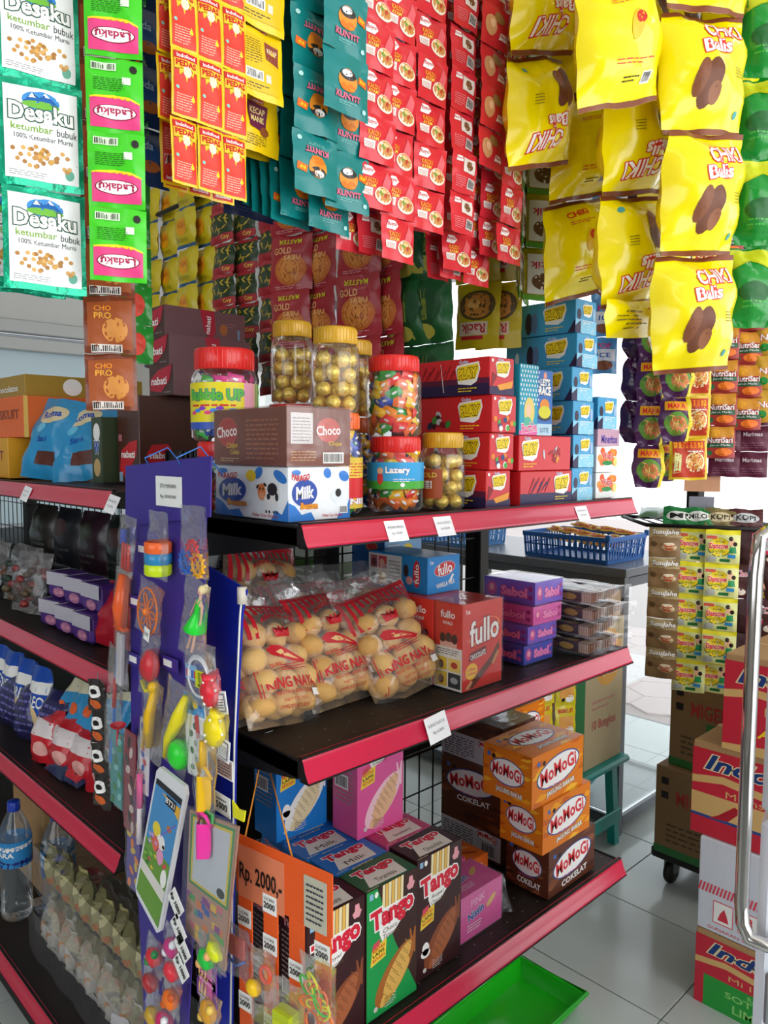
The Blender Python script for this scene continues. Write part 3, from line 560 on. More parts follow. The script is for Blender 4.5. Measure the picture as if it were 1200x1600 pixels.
for i, (x, y, d, yw, ms) in enumerate(((843, 262, 1.27, -4, [mK[0]]), (902, 466, 1.42, -12, [mK[1]]), (940, 300, 1.58, -8, [mK[4]]), (966, 168, 1.10, -14, [mK[1]]), (985, 478, 1.27, -8, [mK[3]]), (1030, 472, 1.42, -10, [mK[4]]), (1082, 582, 1.2, -22, [mK[2]]), (1140, 318, 1.3, -20, [mK[2]]), (1035, 150, 1.3, -10, [mK[0]]))):
    strip('yellow_snack_bag_strip', ['leftmost strip of big yellow puffed snack bags, inverted red name outward', 'second yellow bag strip from the left, backs outward', 'shaded yellow bag strip set back behind the second one', 'frontmost short yellow bag strip with a white sticker edge', 'long yellow bag strip in the middle, its last bag above the purple noodle packs', 'shaded yellow bag strip right behind the middle one', 'yellow bag strip hanging lowest at the right, brown ball picture outward', 'rightmost short strip of yellow bags', 'short yellow bag strip high between the middle and the lowest strip'][i], 'snack bag strip', ms, dep(x, y, d), .178, yw, 'yellow snack bag strips', top=ROD+.02, seed=i, wave=.06, part='snack_bag')
q = MB(); fm = pil_map(.14, .06, .02, .004, .004, 5, .1, 3); q.grid(lambda s, t: fm(s*.14, t*.06, 0, -1), 8, 5, CY); q.grid(lambda s, t: fm(s*.14, t*.06, 0, 1), 8, 5, CY, flip=True); q.art(A(60, 26).lines(8, 6, 34, 20, 5, ink('#8a7a10')).text('CHIKI', 48, 18, 12, 6, cR), lambda x, y, o: fm(x, y, o, -1), .14, .06, .0003, .02)
o = q.build('folded_snack_bag', None, dep(990, 528, 1.25), radians(-8)); tag(o, 'folded yellow snack bag at the lowest end of the middle yellow strip', 'snack bag')
# -- narrow silver and yellow strip seen edge on, between red and yellow rows
a = A(60, 100); a.rect(6, 12, 54, 88, ink('#d8d8cc'), 1.2).text('Racik', 30, 66, 40, 14, ink('#c02040'), z=2, rot=pi).ell(30, 36, 18, 16, ink('#6a4a2c'), 1.6).rect(0, 0, 60, 10, ink('#5a9a2c'), 1.4)
mSi = mesh_of(pouch(.085, .1, .008, M('#b0a820', .25, .5, 'foil', .5, 50, .15, .3), a, a, .006, .001, 36), 'seasoning_sachet')
for i, (x, y, d, yw) in enumerate(((848, 470, 1.5, -30), (822, 474, 1.52, 30), (812, 462, 1.46, 34))): strip('folded_seasoning_strip', ('silver and yellow seasoning strip facing out above the blue boxes', 'olive yellow seasoning strip seen edge on, right one', 'olive yellow seasoning strip seen edge on, left one')[i], 'sachet strip', [mSi], dep(x, y, d), .1, yw, 'seasoning strips seen edge on', seed=i, wave=.02)
# -- green chip bags at the right edge
a = A(60, 90); a.poly([(0, 60), (30, 74), (60, 60), (60, 88), (0, 88)], ink('#c8d020'), 1.3).ell(30, 36, 18, 12, ink('#0f5a20'), 1.4).lines(16, 20, 44, 30, 2, ink('#4ab04a'))
mCh = mesh_of(pouch(.085, .13, .05, film('#12882c', .22), a, None, .012, .003, 37, ex=2.2, neck=.35, nu=9, nv=11), 'chips_bag')
strip('green_chips_strip', 'string of shiny green chip bags at the right edge of the picture', 'snack bag strip', [mCh], dep(1172, 512, 1.25), .13, -48, 'green chip strings', top=ROD, seed=1, wave=.12, part='chips_bag')
strip('green_chips_strip', 'string of green chip bags cut by the right edge of the picture', 'snack bag strip', [mCh], dep(1196, 400, 1.32), .13, -40, 'green chip strings', top=ROD, seed=2, wave=.12, part='chips_bag')
# -- purple noodle packs
PU = film('#4a1c4c', .25); a = A(60, 66); a.rect(8, 46, 52, 60, ink('#e8a018'), 1.3).text('MAMA', 30, 53, 34, 9, cR, z=2).ell(30, 26, 22, 18, ink('#5a8a2c'), 1.4).ell(32, 24, 16, 13, ink('#c8683a'), 1.7); r_ = random.Random(2)
for k in range(18): x, y = 32+r_.gauss(0, 7), 24+r_.gauss(0, 6); a.ell(x, y, 5, 1.1, ink(('#e8b868', '#d08a40')[k % 2]), 2+k*.02, 8, r_.random()*3)
a.rect(52, 0, 60, 66, ink('#e0c820'), 1.5)
mN = mesh_of(pouch(.07, .095, .03, PU, a, None, .008, .003, 41, ex=2.5, neck=.25, nu=8, nv=9), 'noodle_pack'); mND = mesh_of(pouch(.065, .095, .03, M('#3a1440', .2, 0, 'film', .4, 30, .1, .3), A(60, 66).lines(14, 20, 44, 50, 4, ink('#5a3060')), None, .008, .003, 42, ex=2.5, neck=.3, nu=8, nv=9), 'noodle_pack')
a2 = A(80, 66); a2.rect(6, 4, 74, 62, ink('#c03818'), 1.2).ell(52, 28, 20, 16, cCr, 1.5).ell(52, 28, 17, 13, ink('#d88a30'), 1.8).poly([(8, 10), (22, 12), (24, 40), (10, 44)], ink('#d8d890'), 1.6).rect(8, 50, 70, 61, ink('#e89a18'), 1.5).text('MIE', 40, 55, 28, 8, cR, z=2).lines(36, 44, 70, 49, 1, cW)
for k in range(14): x, y = 52+r_.gauss(0, 7), 28+r_.gauss(0, 5); a2.ell(x, y, 5, 1.1, ink('#f0c880'), 2.1+k*.02, 8, r_.random()*3)
mNY = mesh_of(pouch(.085, .095, .02, film('#e2bc1c', .25), a2, None, .007, .002, 43, nu=8, nv=9), 'noodle_pack')
for i, (x, y, d, yw, ms, n_) in enumerate(((990, 692, 1.75, -40, [mND], 6), (1012, 762, 1.72, -52, [mN], 7), (1040, 752, 1.82, -20, [mN], 6), (1054, 690, 1.66, -50, [mN], 6), (1075, 750, 1.75, -50, [mNY], 7))):
    strip('noodle_pack_strip', ['dark purple crinkled noodle strip, leftmost of the noodle strings', 'purple noodle strip with bowl picture, second string', 'noodle strip turned sideways between two purple ones', 'short purple noodle strip behind the yellow one', 'yellow and orange noodle strip at the right end of the noodle strings'][i], 'noodle strip', ms, dep(x, y, d), .095, yw, 'instant noodle strips', top=ROD, seed=i, wave=.06, part='noodle_pack')
a = A(60, 90); a.rect(4, 30, 56, 60, ink('#e8e8f0'), 1.3).text('POP', 30, 68, 34, 14, ink('#d8408a'), z=2).ell(30, 20, 20, 12, ink('#8a4a2c'), 1.5).text('ICE', 30, 45, 30, 12, cB, z=2)
mPo = mesh_of(pouch(.065, .085, .012, film('#5a9ad0', .25), a, None, .006, .002, 44), 'drink_sachet')
strip('drink_sachet_strip', 'pale blue and pink drink sachet strip right of the blue cereal boxes', 'sachet strip', [mPo], dep(942, 584, 1.8), .085, -45, None, seed=4)
# ================================================================ boxes
def pbox(w, d, h, base, front=None, left=None, top=None, right=None, bev=.0012, flap=True):
    b = MB(); b.box(0, 0, 0, w, d, h, base, bev)
    if front: b.art(front, lambda x, y, o: (x, -o, y), w, h)
    if left: b.art(left, lambda x, y, o: (-o, d-x, y), d, h)
    if top: b.art(top, lambda x, y, o: (x, y, h+o), w, d)
    if right: b.art(right, lambda x, y, o: (w+o, x, y), d, h)
    return b
FLAPL = M('#00000a', .8, 0, 'slit')
def put(name, label, cat, mesh, P, rot=0, group=None, seam=None):
    o = link(name, mesh, None, P, rot); return tag(o, label, cat, group)
def wrap(o, w, d, h, m=CLEARB, ear=0, name='clear_wrap', g=.002):
    """clear shrink film around a box, as its part"""
    b = MB(); r = random.Random(int(w*1e4)); N = 5
    def pl(fn, flip=False): b.grid(fn, N, N, m, flip=flip)
    j = lambda s, t: .0015*sin(s*9+t*5)*sin(pi*s)*sin(pi*t)
    pl(lambda s, t: (s*(w+2*g)-g, -g-abs(j(s, t)), t*(h+2*g)-g)); pl(lambda s, t: (-g-abs(j(s, t)), (1-s)*(d+2*g)-g, t*(h+2*g)-g)); pl(lambda s, t: (s*(w+2*g)-g, t*(d+2*g)-g, h+g+abs(j(s, t))))
    if ear:
        b.grid(lambda s, t: (w+g+s*ear, -g+.3*t*d+.004*sin(s*6+t*4), h*.1+t*h*.7-s*.01), 4, 4, m)
        b.grid(lambda s, t: (w+g+s*ear*.8, -g+.1*d+t*.4*d, h*.9-t*h*.6+.005*sin(s*7)), 4, 4, m)
    return b.build(name, o)
Z1, Z2, Z3 = 1.318, .991, .507
# milk and choco wafer boxes
def milk_art(W_, H_, cow=True):
    a = A(W_, H_); bl = ink('#2f7fd0'); r = random.Random(W_)
    a.poly([(0, 0), (0, H_*.35), (W_*.1, H_*.28), (W_*.2, H_*.12), (W_*.35, H_*.16), (W_*.42, 0)], bl, 1.1).poly([(W_*.78, 0), (W_*.84, H_*.2), (W_*.92, H_*.12), (W_, H_*.4), (W_, 0)], bl, 1.1)
    a.ell(W_*.62, H_*.88, W_*.06, H_*.1, bl, 1.1, 12, .6).ell(W_*.9, H_*.82, W_*.09, H_*.1, bl, 1.1, 12, -.4).ell(W_*.12, H_*.9, W_*.07, H_*.05, bl, 1.1)
    a.text('PARAGO', W_*.19, H_*.83, W_*.28, H_*.12, ink('#d02a30'), z=2, bold=.03, arch=-H_*.03)
    a.ell(W_*.25, H_*.52, W_*.2, H_*.25, ink('#2a4fa8'), 1.6, 24, .05).text('Milk', W_*.25, H_*.53, W_*.29, H_*.24, cW, z=2.4, bold=.04, shear=.1, rot=.06).text('Bantam', W_*.32, H_*.28, W_*.27, H_*.12, ink('#f0a01c'), bold=.04, out=ink('#a8501a'), z=2.8)
    if cow:  # plain black and white cow drawing
        x0 = W_*.72; k = H_/100
        a.ell(x0+14*k, 50*k, 26*k, 20*k, cW, 1.5, 16).ell(x0+20*k, 58*k, 16*k, 12*k, cK, 1.8, 12).ell(x0+8*k, 44*k, 6*k, 6*k, cK, 1.8, 10).ell(x0+34*k, 44*k, 5*k, 8*k, cK, 1.8, 10)
        for q in (-2, 8, 22, 32): a.rect(x0+q*k, 16*k, x0+(q+5)*k, 38*k, cW, 1.4).rect(x0+q*k, 13*k, x0+(q+5)*k, 18*k, cK, 1.6)
        a.ell(x0-14*k, 52*k, 13*k, 16*k, ink('#e8843c'), 2, 16).ell(x0-14*k, 44*k, 10*k, 8*k, ink('#f0a878'), 2.3, 12).ell(x0-19*k, 58*k, 2*k, 3*k, cK, 2.6, 8).ell(x0-9*k, 58*k, 2*k, 3*k, cK, 2.6, 8).ell(x0-27*k, 62*k, 6*k, 3*k, cK, 2, 8, .6).ell(x0-3*k, 66*k, 6*k, 3*k, cK, 2, 8, -.4)
        a.ell(W_*.52, H_*.82, W_*.07, H_*.11, cY, 2, 14)
    else: a.bars(W_*.82, H_*.1, W_*.96, H_*.25, cK, bgm=cW).ell(W_*.78, H_*.45, W_*.1, H_*.13, ink('#e8eef4'), 1.5).ell(W_*.8, H_*.5, W_*.05, H_*.08, cK, 1.8)
    a.text('Wafer Susu Bantam', W_*.7, H_*.08, W_*.34, H_*.06, cR, z=2, bold=0)
    return a
WB = card('#eef1f4')
o = put('milk_wafer_box', 'white and blue milk wafer box with a cow, left end of the top shelf', 'box', mesh_of(pbox(.114, .19, .077, WB, milk_art(114, 77, False), milk_art(190, 77)), 'milk_wafer_box'), (.014, .039, Z1)); wrap(o, .114, .19, .077)
BRC = card('#7e4a3c', .35); a = A(190, 84); a.ell(40, 50, 27, 22, ink('#c05a50'), 1.2, 24).ell(40, 50, 25.5, 20.5, ink('#b0423e'), 1.4, 24).text('Choco', 38, 51, 56, 17, cW, z=2.4, rot=.08).text('Chips', 52, 29, 30, 11, ink('#d8b02c'), z=2.4, rot=.05).text('Coklat', 60, 20, 24, 7, ink('#d8b02c'), z=2.4).lines(90, 10, 170, 72, 9, ink('#a86a50')).lines(20, 6, 70, 13, 2, ink('#e0c090'))
a2 = A(114, 84); a2.rect(6, 32, 44, 76, ink('#cfc8c6'), 1.3).lines(9, 36, 40, 72, 8, ink('#8a8280')).ell(72, 52, 22, 18, ink('#c05a50'), 1.2).text('Choco', 72, 52, 44, 14, cW, z=2.4, rot=.05).text('Chips', 84, 32, 24, 8, ink('#d8b02c'), z=2.4).bars(62, 4, 100, 20, cK, bgm=cW).lines(6, 8, 50, 24, 4, ink('#d09a6a'))
o = put('choco_wafer_box', 'brown choco wafer box wrapped in film, on top of the milk wafer box', 'box', mesh_of(pbox(.118, .19, .084, BRC, a2, a), 'choco_wafer_box'), (.012, .039, Z1+.078)); wrap(o, .118, .19, .084, CLEARB, .03)
# ---- PLAY cereal boxes (character pictures left out, colour fields kept)
def play_logo(a, cx, cy, s, sub=True):
    a.poly([(cx-26*s, cy+10*s), (cx-22*s, cy+16*s), (cx+24*s, cy+20*s), (cx+27*s, cy+8*s), (cx+20*s, cy-12*s), (cx+8*s, cy-18*s), (cx-20*s, cy-15*s)], cW, 1.6).poly([(cx-23*s, cy+8*s), (cx-18*s, cy+13*s), (cx+22*s, cy+17*s), (cx+24*s, cy+8*s), (cx+16*s, cy-8*s), (cx-18*s, cy-10*s)], cY, 1.8)
    a.text('PLAY', cx, cy+2*s, 42*s, 17*s, cY, bold=.05, out=cK, ow=.05, z=2.4, rot=.06); a.text('Gudan', cx-8*s, cy+21*s, 20*s, 6*s, ink('#c8d8f0'), z=2.2)
    if sub: a.lines(cx-20*s, cy-28*s, cx+20*s, cy-19*s, 2, cY)
    return a
def red_play(W_, H_, dark, seed, heroes):
    a = A(W_, H_); r = random.Random(seed)
    if dark: a.rect(0, 0, W_, H_*.3, ink('#2a1f48'), 1.05).rect(0, H_*.3, W_, H_*.45, ink('#5e1c3c'), 1.05)
    cx = W_*.28
    if heroes:
        for k in range(12): a.ell(cx+r.gauss(0, W_*.09), H_*.35+r.gauss(0, H_*.13), H_*.09, H_*.12, ink(('#3f8f3a', '#8a1420', '#26324e', '#c8c8cc', '#3a1420')[k % 5]), 1.3+k*.04, 8, r.random()*3)
    else:
        for k in range(9):
            x = W_*.04+k*W_*.055; a.poly([(x, H_*.2+k % 3*5), (x+W_*.12, H_*.85-k % 2*8), (x+W_*.13, H_*.82-k % 2*8)], ink('#7a0f1c'), 1.2+k*.02)
        a.poly([(W_*.4, H_*.1), (W_*.36, H_*.9), (W_*.365, H_*.9), (W_*.41, H_*.1)], cW, 1.5)
    return play_logo(a, W_*.72, H_*.56, H_/100*1.65)
def red_end(W_, H_, heroes, seed):
    a = A(W_, H_); r = random.Random(seed)
    if heroes:
        for k in range(14): a.ell(W_*.12+r.random()*W_*.8, H_*.1+r.random()*H_*.32, W_*.08, H_*.08, ink(('#49a83c', '#c01c2c', '#f0efe8', '#e8862c', '#2c3c78')[k % 5]), 1.3+k*.04, 8)
    else: a.rect(0, 0, W_, H_*.22, ink('#33204c'), 1.1).poly([(W_*.3, H_*.25), (W_*.95, H_*.4), (W_*.9, H_*.2), (W_*.4, H_*.12)], ink('#f0a030'), 1.4).poly([(W_*.05, H_*.15), (W_*.3, H_*.5), (W_*.1, H_*.6)], ink('#8a1420'), 1.3)
    return play_logo(a, W_*.52, H_*.68, W_/100*1.15, False).rect(W_*.06, H_*.86, W_*.14, H_*.94, cW, 2)
RC = card('#d2262c', .32); BLC = card('#3f9fd0', .32); BLD = card('#3a93c6', .32)
mP1 = mesh_of(pbox(.07, .18, .066, RC, red_end(70, 66, False, 1), red_play(180, 66, True, 2, False)), 'cereal_box'); mP2 = mesh_of(pbox(.07, .18, .066, RC, red_end(70, 66, True, 3), red_play(180, 66, False, 4, True)), 'cereal_box')
PX = onv(768, 700, .02).x
for i, (m_, dx, z) in enumerate(((mP1, -.014, 0), (mP2, .0, .067), (mP2, .0, .134), (mP1, -.003, .201))):
    put('cereal_box', 'red cereal box end-on beside the gold jar, %s' % ('bottom of the left stack', 'second from the bottom of the left stack', 'third from the bottom of the left stack', 'topmost of the left stack')[i], 'box', m_, (PX+dx, .02+.004*(i % 2), Z1+z), 0, 'red cereal boxes')
PX2 = onv(814, 700, .02).x; f1 = red_play(180, 66, False, 7, True)
ai = A(180, 66); play_logo(ai, 36, 38, 1.1); r_ = random.Random(9)
for k in range(14): ai.ell(124+r_.gauss(0, 18), 32+r_.gauss(0, 10), 10, 3.4, ink(('#a81824', '#8f1420', '#c8c8cc', '#e8a82c')[k % 4]), 1.3+k*.04, 8, r_.random()*3)
as_ = A(180, 66); as_.rect(0, 0, 180, 22, ink('#2a2350'), 1.05); play_logo(as_, 142, 38, 1.1)
for k in range(7): as_.poly([(20+k*9, 10+k % 3*6), (44+k*9, 54-k % 2*8), (47+k*9, 50-k % 2*8)], ink(('#8f1420', '#232a5c')[k % 2]), 1.3+k*.03)
put('cereal_box', 'long red and navy cereal box lying at the shelf front beside the bottom blue box', 'box', mesh_of(pbox(.172, .07, .063, RC, as_), 'cereal_box'), (PX2, .02, Z1), 0, 'red cereal boxes')
put('cereal_box', 'long red cereal box lying on the red and navy one, silver splash on its right', 'box', mesh_of(pbox(.172, .07, .066, RC, ai), 'cereal_box'), (PX2-.003, .022, Z1+.064), 0, 'red cereal boxes')
def blue_end(W_, H_, s):
    a = A(W_, H_); r = random.Random(s); a.rect(0, 0, W_, H_*.4, ink('#8fd0ec'), 1.05).poly([(0, H_*.2), (W_*.25, H_*.38), (W_*.25, 0), (0, 0)], ink('#34284c'), 1.3).ell(W_*.17, H_*.55, W_*.09, H_*.16, ink('#3a3048'), 1.4).ell(W_*.88, H_*.6, W_*.06, H_*.2, ink('#a8c4e4'), 1.4).lines(W_*.35, H_*.3, W_*.85, H_*.44, 2, cW)
    for k in range(12): a.ell(W_*.3+r.random()*W_*.6, r.random()*H_*.3, 1.5, 1.5, cW, 1.5, 6)
    return play_logo(a, W_*.56, H_*.68, W_/100*.92, False)
def blue_side(W_, H_, s):
    a = A(W_, H_); a.ell(W_*.36, H_*.4, W_*.05, H_*.34, ink('#2a2438'), 1.3).ell(W_*.44, H_*.4, W_*.045, H_*.32, ink('#5a7aa8'), 1.3).ell(W_*.17, H_*.36, W_*.03, H_*.2, ink('#cfe4f0'), 1.3).poly([(W_*.9, 0), (W_, 0), (W_, H_*.4)], ink('#34284c'), 1.3)
    return play_logo(a, W_*.72, H_*.56, H_/100*1.6)
mPb = mesh_of(pbox(.078, .176, .067, BLC, blue_end(78, 67, 1), blue_side(176, 67, 1)), 'cereal_box'); BX = onv(895, 700, .03).x
for i in range(6): put('cereal_box', 'blue cereal box in the tall right stack, %s' % ('bottom one', 'second from the bottom', 'third from the bottom', 'fourth from the bottom', 'second from top, sticking out left', 'topmost, under the yellow snack bags')[i], 'box', mPb, (BX+(0, .006, -.002, -.004, .006, .003)[i], .03+.003*(i % 2), Z1+.068*i), 0, 'blue cereal boxes')
# tall thin boxes on the long red boxes
a = A(58, 130); a.rect(0, 0, 58, 130, ink('#1aa0bc'), 1)
for i in range(7):
    for j in range(9): a.ell(4+i*9+(4 if j % 2 else 0), 58+j*8.5, 1.9, 2.9, cW, 1.3, 8)
a.ell(32, 44, 17, 26, ink('#ecd070'), 1.6, 16).ell(29, 46, 8, 12, ink('#f0c8a8'), 1.9, 12).ell(27, 20, 14, 14, ink('#58b89c'), 1.8, 12).rect(0, 0, 58, 8, ink('#e05aa0'), 2).text('Barbie', 32, 14, 50, 18, ink('#e8408f'), bold=.02, out=cW, z=2.3, rot=.1)
put('snack_box', 'tall turquoise dotted box with pink lettering standing on the long red boxes', 'box', mesh_of(pbox(.056, .03, .13, card('#1aa0bc', .3), a), 'snack_box'), (PX2-.002, .024, Z1+.131))
a = A(54, 122); a.rect(0, 22, 54, 122, ink('#2a6ab8'), 1.05).rect(0, 0, 54, 22, ink('#b8d4e4'), 1.05).text("LET'S", 27, 100, 34, 14, cW, bold=.05, out=cK, z=2).text('RACE', 27, 84, 42, 17, cW, bold=.05, out=cK, z=2).ell(27, 56, 17, 13, ink('#e88a2c'), 1.5).ell(27, 44, 22, 12, ink('#d8d020'), 1.8, 14).ell(27, 34, 24, 7, ink('#222a3c'), 1.6, 14).text('LOTTE', 27, 10, 30, 9, ink('#4a7a9c'), z=2).ell(27, 112, 6, 7, ink('#e89a80'), 1.6)
put('snack_box', 'tall blue box with an orange and yellow toy car and white lettering', 'box', mesh_of(pbox(.05, .03, .123, card('#2a6ab8', .3), a), 'snack_box'), (PX2+.056, .026, Z1+.131))
# gummy boxes at the right end
def yupi(H_): 
    a = A(90, H_); r = random.Random(4)
    for k in range(14): a.ell(8+r.random()*74, H_*.35+r.random()*H_*.5, 9, 8, ink(('#f0782c', '#e85a1c', '#f4902c')[k % 3]), 1.2+k*.03, 10)
    return a.text('Yupi', 45, H_*.6, 40, H_*.3, cR, bold=.03, out=cW, z=2.2).ell(44, H_*.36, 22, 5, cG, 2).ell(78, H_*.4, 8, 10, ink('#e8dc80'), 2)
GX = onv(931, 760, .035).x
put('gummy_box', 'white gummy candy box with oranges, bottom one at the right end of the top shelf', 'box', mesh_of(pbox(.088, .12, .055, WHITE, yupi(55)), 'gummy_box'), (GX, .035, Z1), 0, 'gummy boxes')
a = yupi(56); u = mesh_of(pbox(.088, .12, .056, WHITE, a), 'gummy_box'); put('gummy_box', 'white gummy candy box with oranges, middle of the right end stack', 'box', u, (GX+.002, .036, Z1+.056), 0, 'gummy boxes')
a = A(90, 34); a.rect(0, 0, 90, 34, ink('#caa0b4'), 1).text('Mineritos', 48, 14, 66, 17, ink('#4a2f9c'), z=2)
put('candy_box', 'lilac candy box on top of the gummy boxes, purple lettering', 'box', mesh_of(pbox(.09, .12, .036, card('#caa0b4'), a), 'candy_box'), (GX+.001, .035, Z1+.1125))
put('cereal_box', 'single blue cereal box on the gummy box stack at the right end', 'box', mPb, (GX-.001, .034, Z1+.149), 0, 'blue cereal boxes')
for i, (x, y, z, h, c, L_) in enumerate(((.5, .23, Z1, .16, '#6a2a34', 'lower maroon biscuit box behind the red cereal stack'), (.5, .23, Z1+.161, .09, '#7c2636', 'upper maroon biscuit box peeking over the red cereal stack'), (.63, .24, Z1, .17, '#28386c', 'lower navy biscuit box behind the red and blue stacks'), (.63, .24, Z1+.171, .08, '#8c2a3c', 'dark red biscuit box left of the topmost blue boxes'))):
    a = A(110, 90); a.ell(44, 46, 34, 26, ink('#a8404c'), 1.2).ell(46, 44, 20, 15, ink('#b8683c'), 1.5).rect(70, 8, 104, 60, ink('#2a3f7c'), 1.3).text('OREO', 87, 34, 28, 16, ink('#d8b040'), z=2)
    put('biscuit_box', L_, 'box', mesh_of(pbox(.1, .1, h, card(c), a, a), 'biscuit_box'), (x, y, z), 0, 'biscuit boxes at the back')
# ---- brown wafer boxes at the left (pixel corner, depth)
NB = card('#4a2a26', .3)
def nab_side(W_, H_): return A(W_, H_).rect(0, 0, W_, H_, ink('#7a5458'), 1).poly([(W_*.42, H_), (W_*.47, H_*.3), (W_*.56, 0), (W_*.62, H_*.3), (W_*.6, H_)], ink('#b8243c'), 1.3).text('nabati', W_*.52, H_*.5, H_*.6, W_*.06, cW, z=2, rot=pi/2-.1).ell(W_*.72, H_*.4, W_*.05, H_*.2, ink('#b0683a'), 1.4).rect(W_*.9, H_*.1, W_*.93, H_*.45, ink('#7a9ab8'), 1.4).lines(W_*.76, H_*.5, W_*.88, H_*.7, 2, ink('#9a7070'))
def nab_end(W_, H_): return A(W_, H_).poly([(W_*.05, H_*.2), (W_*.5, H_*.12), (W_*.85, H_*.5), (W_*.95, H_*.98), (W_*.4, H_*.85), (W_*.08, H_*.6)], ink('#b8243c'), 1.3).text('nabati', W_*.42, H_*.5, W_*.62, H_*.26, cW, z=2).lines(W_*.6, H_*.1, W_*.9, H_*.2, 1, cGy)
mNb = mesh_of(pbox(.2, .105, .064, NB, nab_side(200, 64), nab_end(105, 64)), 'wafer_box')
for i, (x, y, k) in enumerate(((272, 627, 1.57), (265, 578, 1.60), (258, 532, 1.63))):
    P = dep(x, y, k); put('wafer_box', 'flat dark brown wafer box, %s of the stack of three at the left' % ('lowest', 'middle', 'topmost')[i], 'box', mNb, (P.x, P.y, 1.53+.0655*i), 0, 'dark brown wafer boxes')
a = A(105, 184); a.poly([(10, 30), (20, 14), (60, 30), (92, 62), (96, 92), (60, 88), (20, 70)], ink('#c8262f'), 1.3).text('nabati', 52, 62, 64, 15, cW, z=2, bold=.03).poly([(30, 14), (60, 6), (80, 40), (50, 30)], ink('#b0622a'), 1.5).rect(8, 4, 24, 24, ink('#8ab0c8'), 1.6).rect(6, 90, 24, 104, ink('#b06a78'), 1.5)
a2 = A(160, 184); a2.poly([(14, 62), (20, 40), (70, 40), (76, 62), (60, 84), (26, 82)], ink('#c8262f'), 1.3).text('nabati', 45, 60, 48, 14, cW, z=2, bold=.03).poly([(20, 24), (70, 24), (64, 38), (26, 38)], ink('#b0622a'), 1.5)
PN = onv(219, 750, .655)
put('wafer_box', 'tall dark brown wafer carton under the flat brown ones, red leaf logo', 'box', mesh_of(pbox(.17, .1, .182, card('#4c2a20', .35), a2, a), 'wafer_box'), (PN.x, .655, 1.347), 0, 'dark brown wafer boxes')
a = A(60, 130); a.rect(0, 0, 60, 130, ink('#3c4a30'), 1).ell(30, 100, 20, 18, cW, 1.3).text('W', 30, 70, 34, 26, cB, bold=.05, out=cW, z=2).ell(30, 30, 20, 18, ink('#c8a46a'), 1.4)
put('wafer_box', 'narrow green and white box between the blue snack bags and the brown carton', 'box', mesh_of(pbox(.08, .05, .14, card('#3c4a30'), None, a), 'wafer_box'), (PN.x-.03, .765, 1.347))
q = MB(); [q.box(.006+i*.011, 0, .004, .013+i*.011, .05, .07, M('#2c2e33', .35, 0, 'plastic'), .001) for i in range(4)]; q.box(0, 0, 0, .05, .052, .005, BLACK); q.box(0, .048, 0, .05, .052, .07, BLACK); tag(q.build('pen_stand', None, (PN.x+.05, .59, 1.347)), 'small black slotted holder in front of the tall brown carton', 'holder')
# orange and yellow cartons far left
def crt(name, label, w, d, h, c, P, art=None, arl=None, grp=None, rot=0): return put(name, label, 'carton', mesh_of(pbox(w, d, h, card(c, .5), art, arl, None), name), P, rot, grp)
a = A(100, 60); a.rect(58, 6, 92, 54, ink('#e8e4d8'), 1.2).lines(60, 10, 90, 30, 3, cK).rect(0, 0, 6, 60, ink('#f0c060'), 1.2); al = A(100, 60); al.text('BISKUIT', 60, 34, 60, 14, ink('#8a3a1c'), z=2)
crt('carton', 'yellow carton at the far left end of the upper left shelf, under the orange one', .2, .3, .098, '#e0a01c', (.0, 1.14, 1.347), None, al, 'cartons on the upper left shelf')
crt('carton', 'orange carton with a white panel on the yellow carton at the left edge', .17, .3, .098, '#e86a28', (.015, 1.07, 1.446), a, al, 'cartons on the upper left shelf')
crt('carton', 'olive yellow carton lying topmost at the left edge', .3, .3, .052, '#a8862c', (.03, 1.1, 1.545), A(100, 30).ell(38, 15, 8, 12, cW, 1.3).rect(74, 6, 90, 26, ink('#c8b078'), 1.2).code(52, 8, 58, 16, cK), A(100, 30).text('chocolatos', 60, 12, 50, 9, cW, z=2), 'cartons on the upper left shelf')
# blue snack pouches
BLP = film('#2a8fc4', .28); a = A(100, 130); a.ell(44, 98, 30, 14, ink('#d8c8a0'), 1.3, 16, .15).text('Roma', 44, 99, 38, 12, cB, bold=.03, z=2, rot=.15).rect(34, 20, 74, 40, ink('#5a2c22'), 1.3).text('Sari', 40, 58, 24, 9, cB, z=2).ell(30, 76, 10, 8, ink('#6ac0e4'), 1.2)
mBp = mesh_of(pouch(.15, .2, .06, BLP, a, None, .01, .004, 51, ex=2.6, nu=11, nv=12, hair=.0003), 'snack_pouch')
for i, (x, y, z, yw, tl, ro) in enumerate(((.03, 1.0, 1.348, -66, -.35, .1), (.075, .89, 1.348, -52, -.5, -.08), (.18, .95, 1.35, -60, -.15, .35))):
    put('snack_pouch', ('sky blue wafer pouch standing left, nearest the orange carton', 'sky blue wafer pouch leaning back in front of the other two', 'sky blue wafer pouch behind, its corner poking up')[i], 'snack pouch', mBp, (x, y, z), (tl, ro, radians(yw)), 'sky blue wafer pouches')
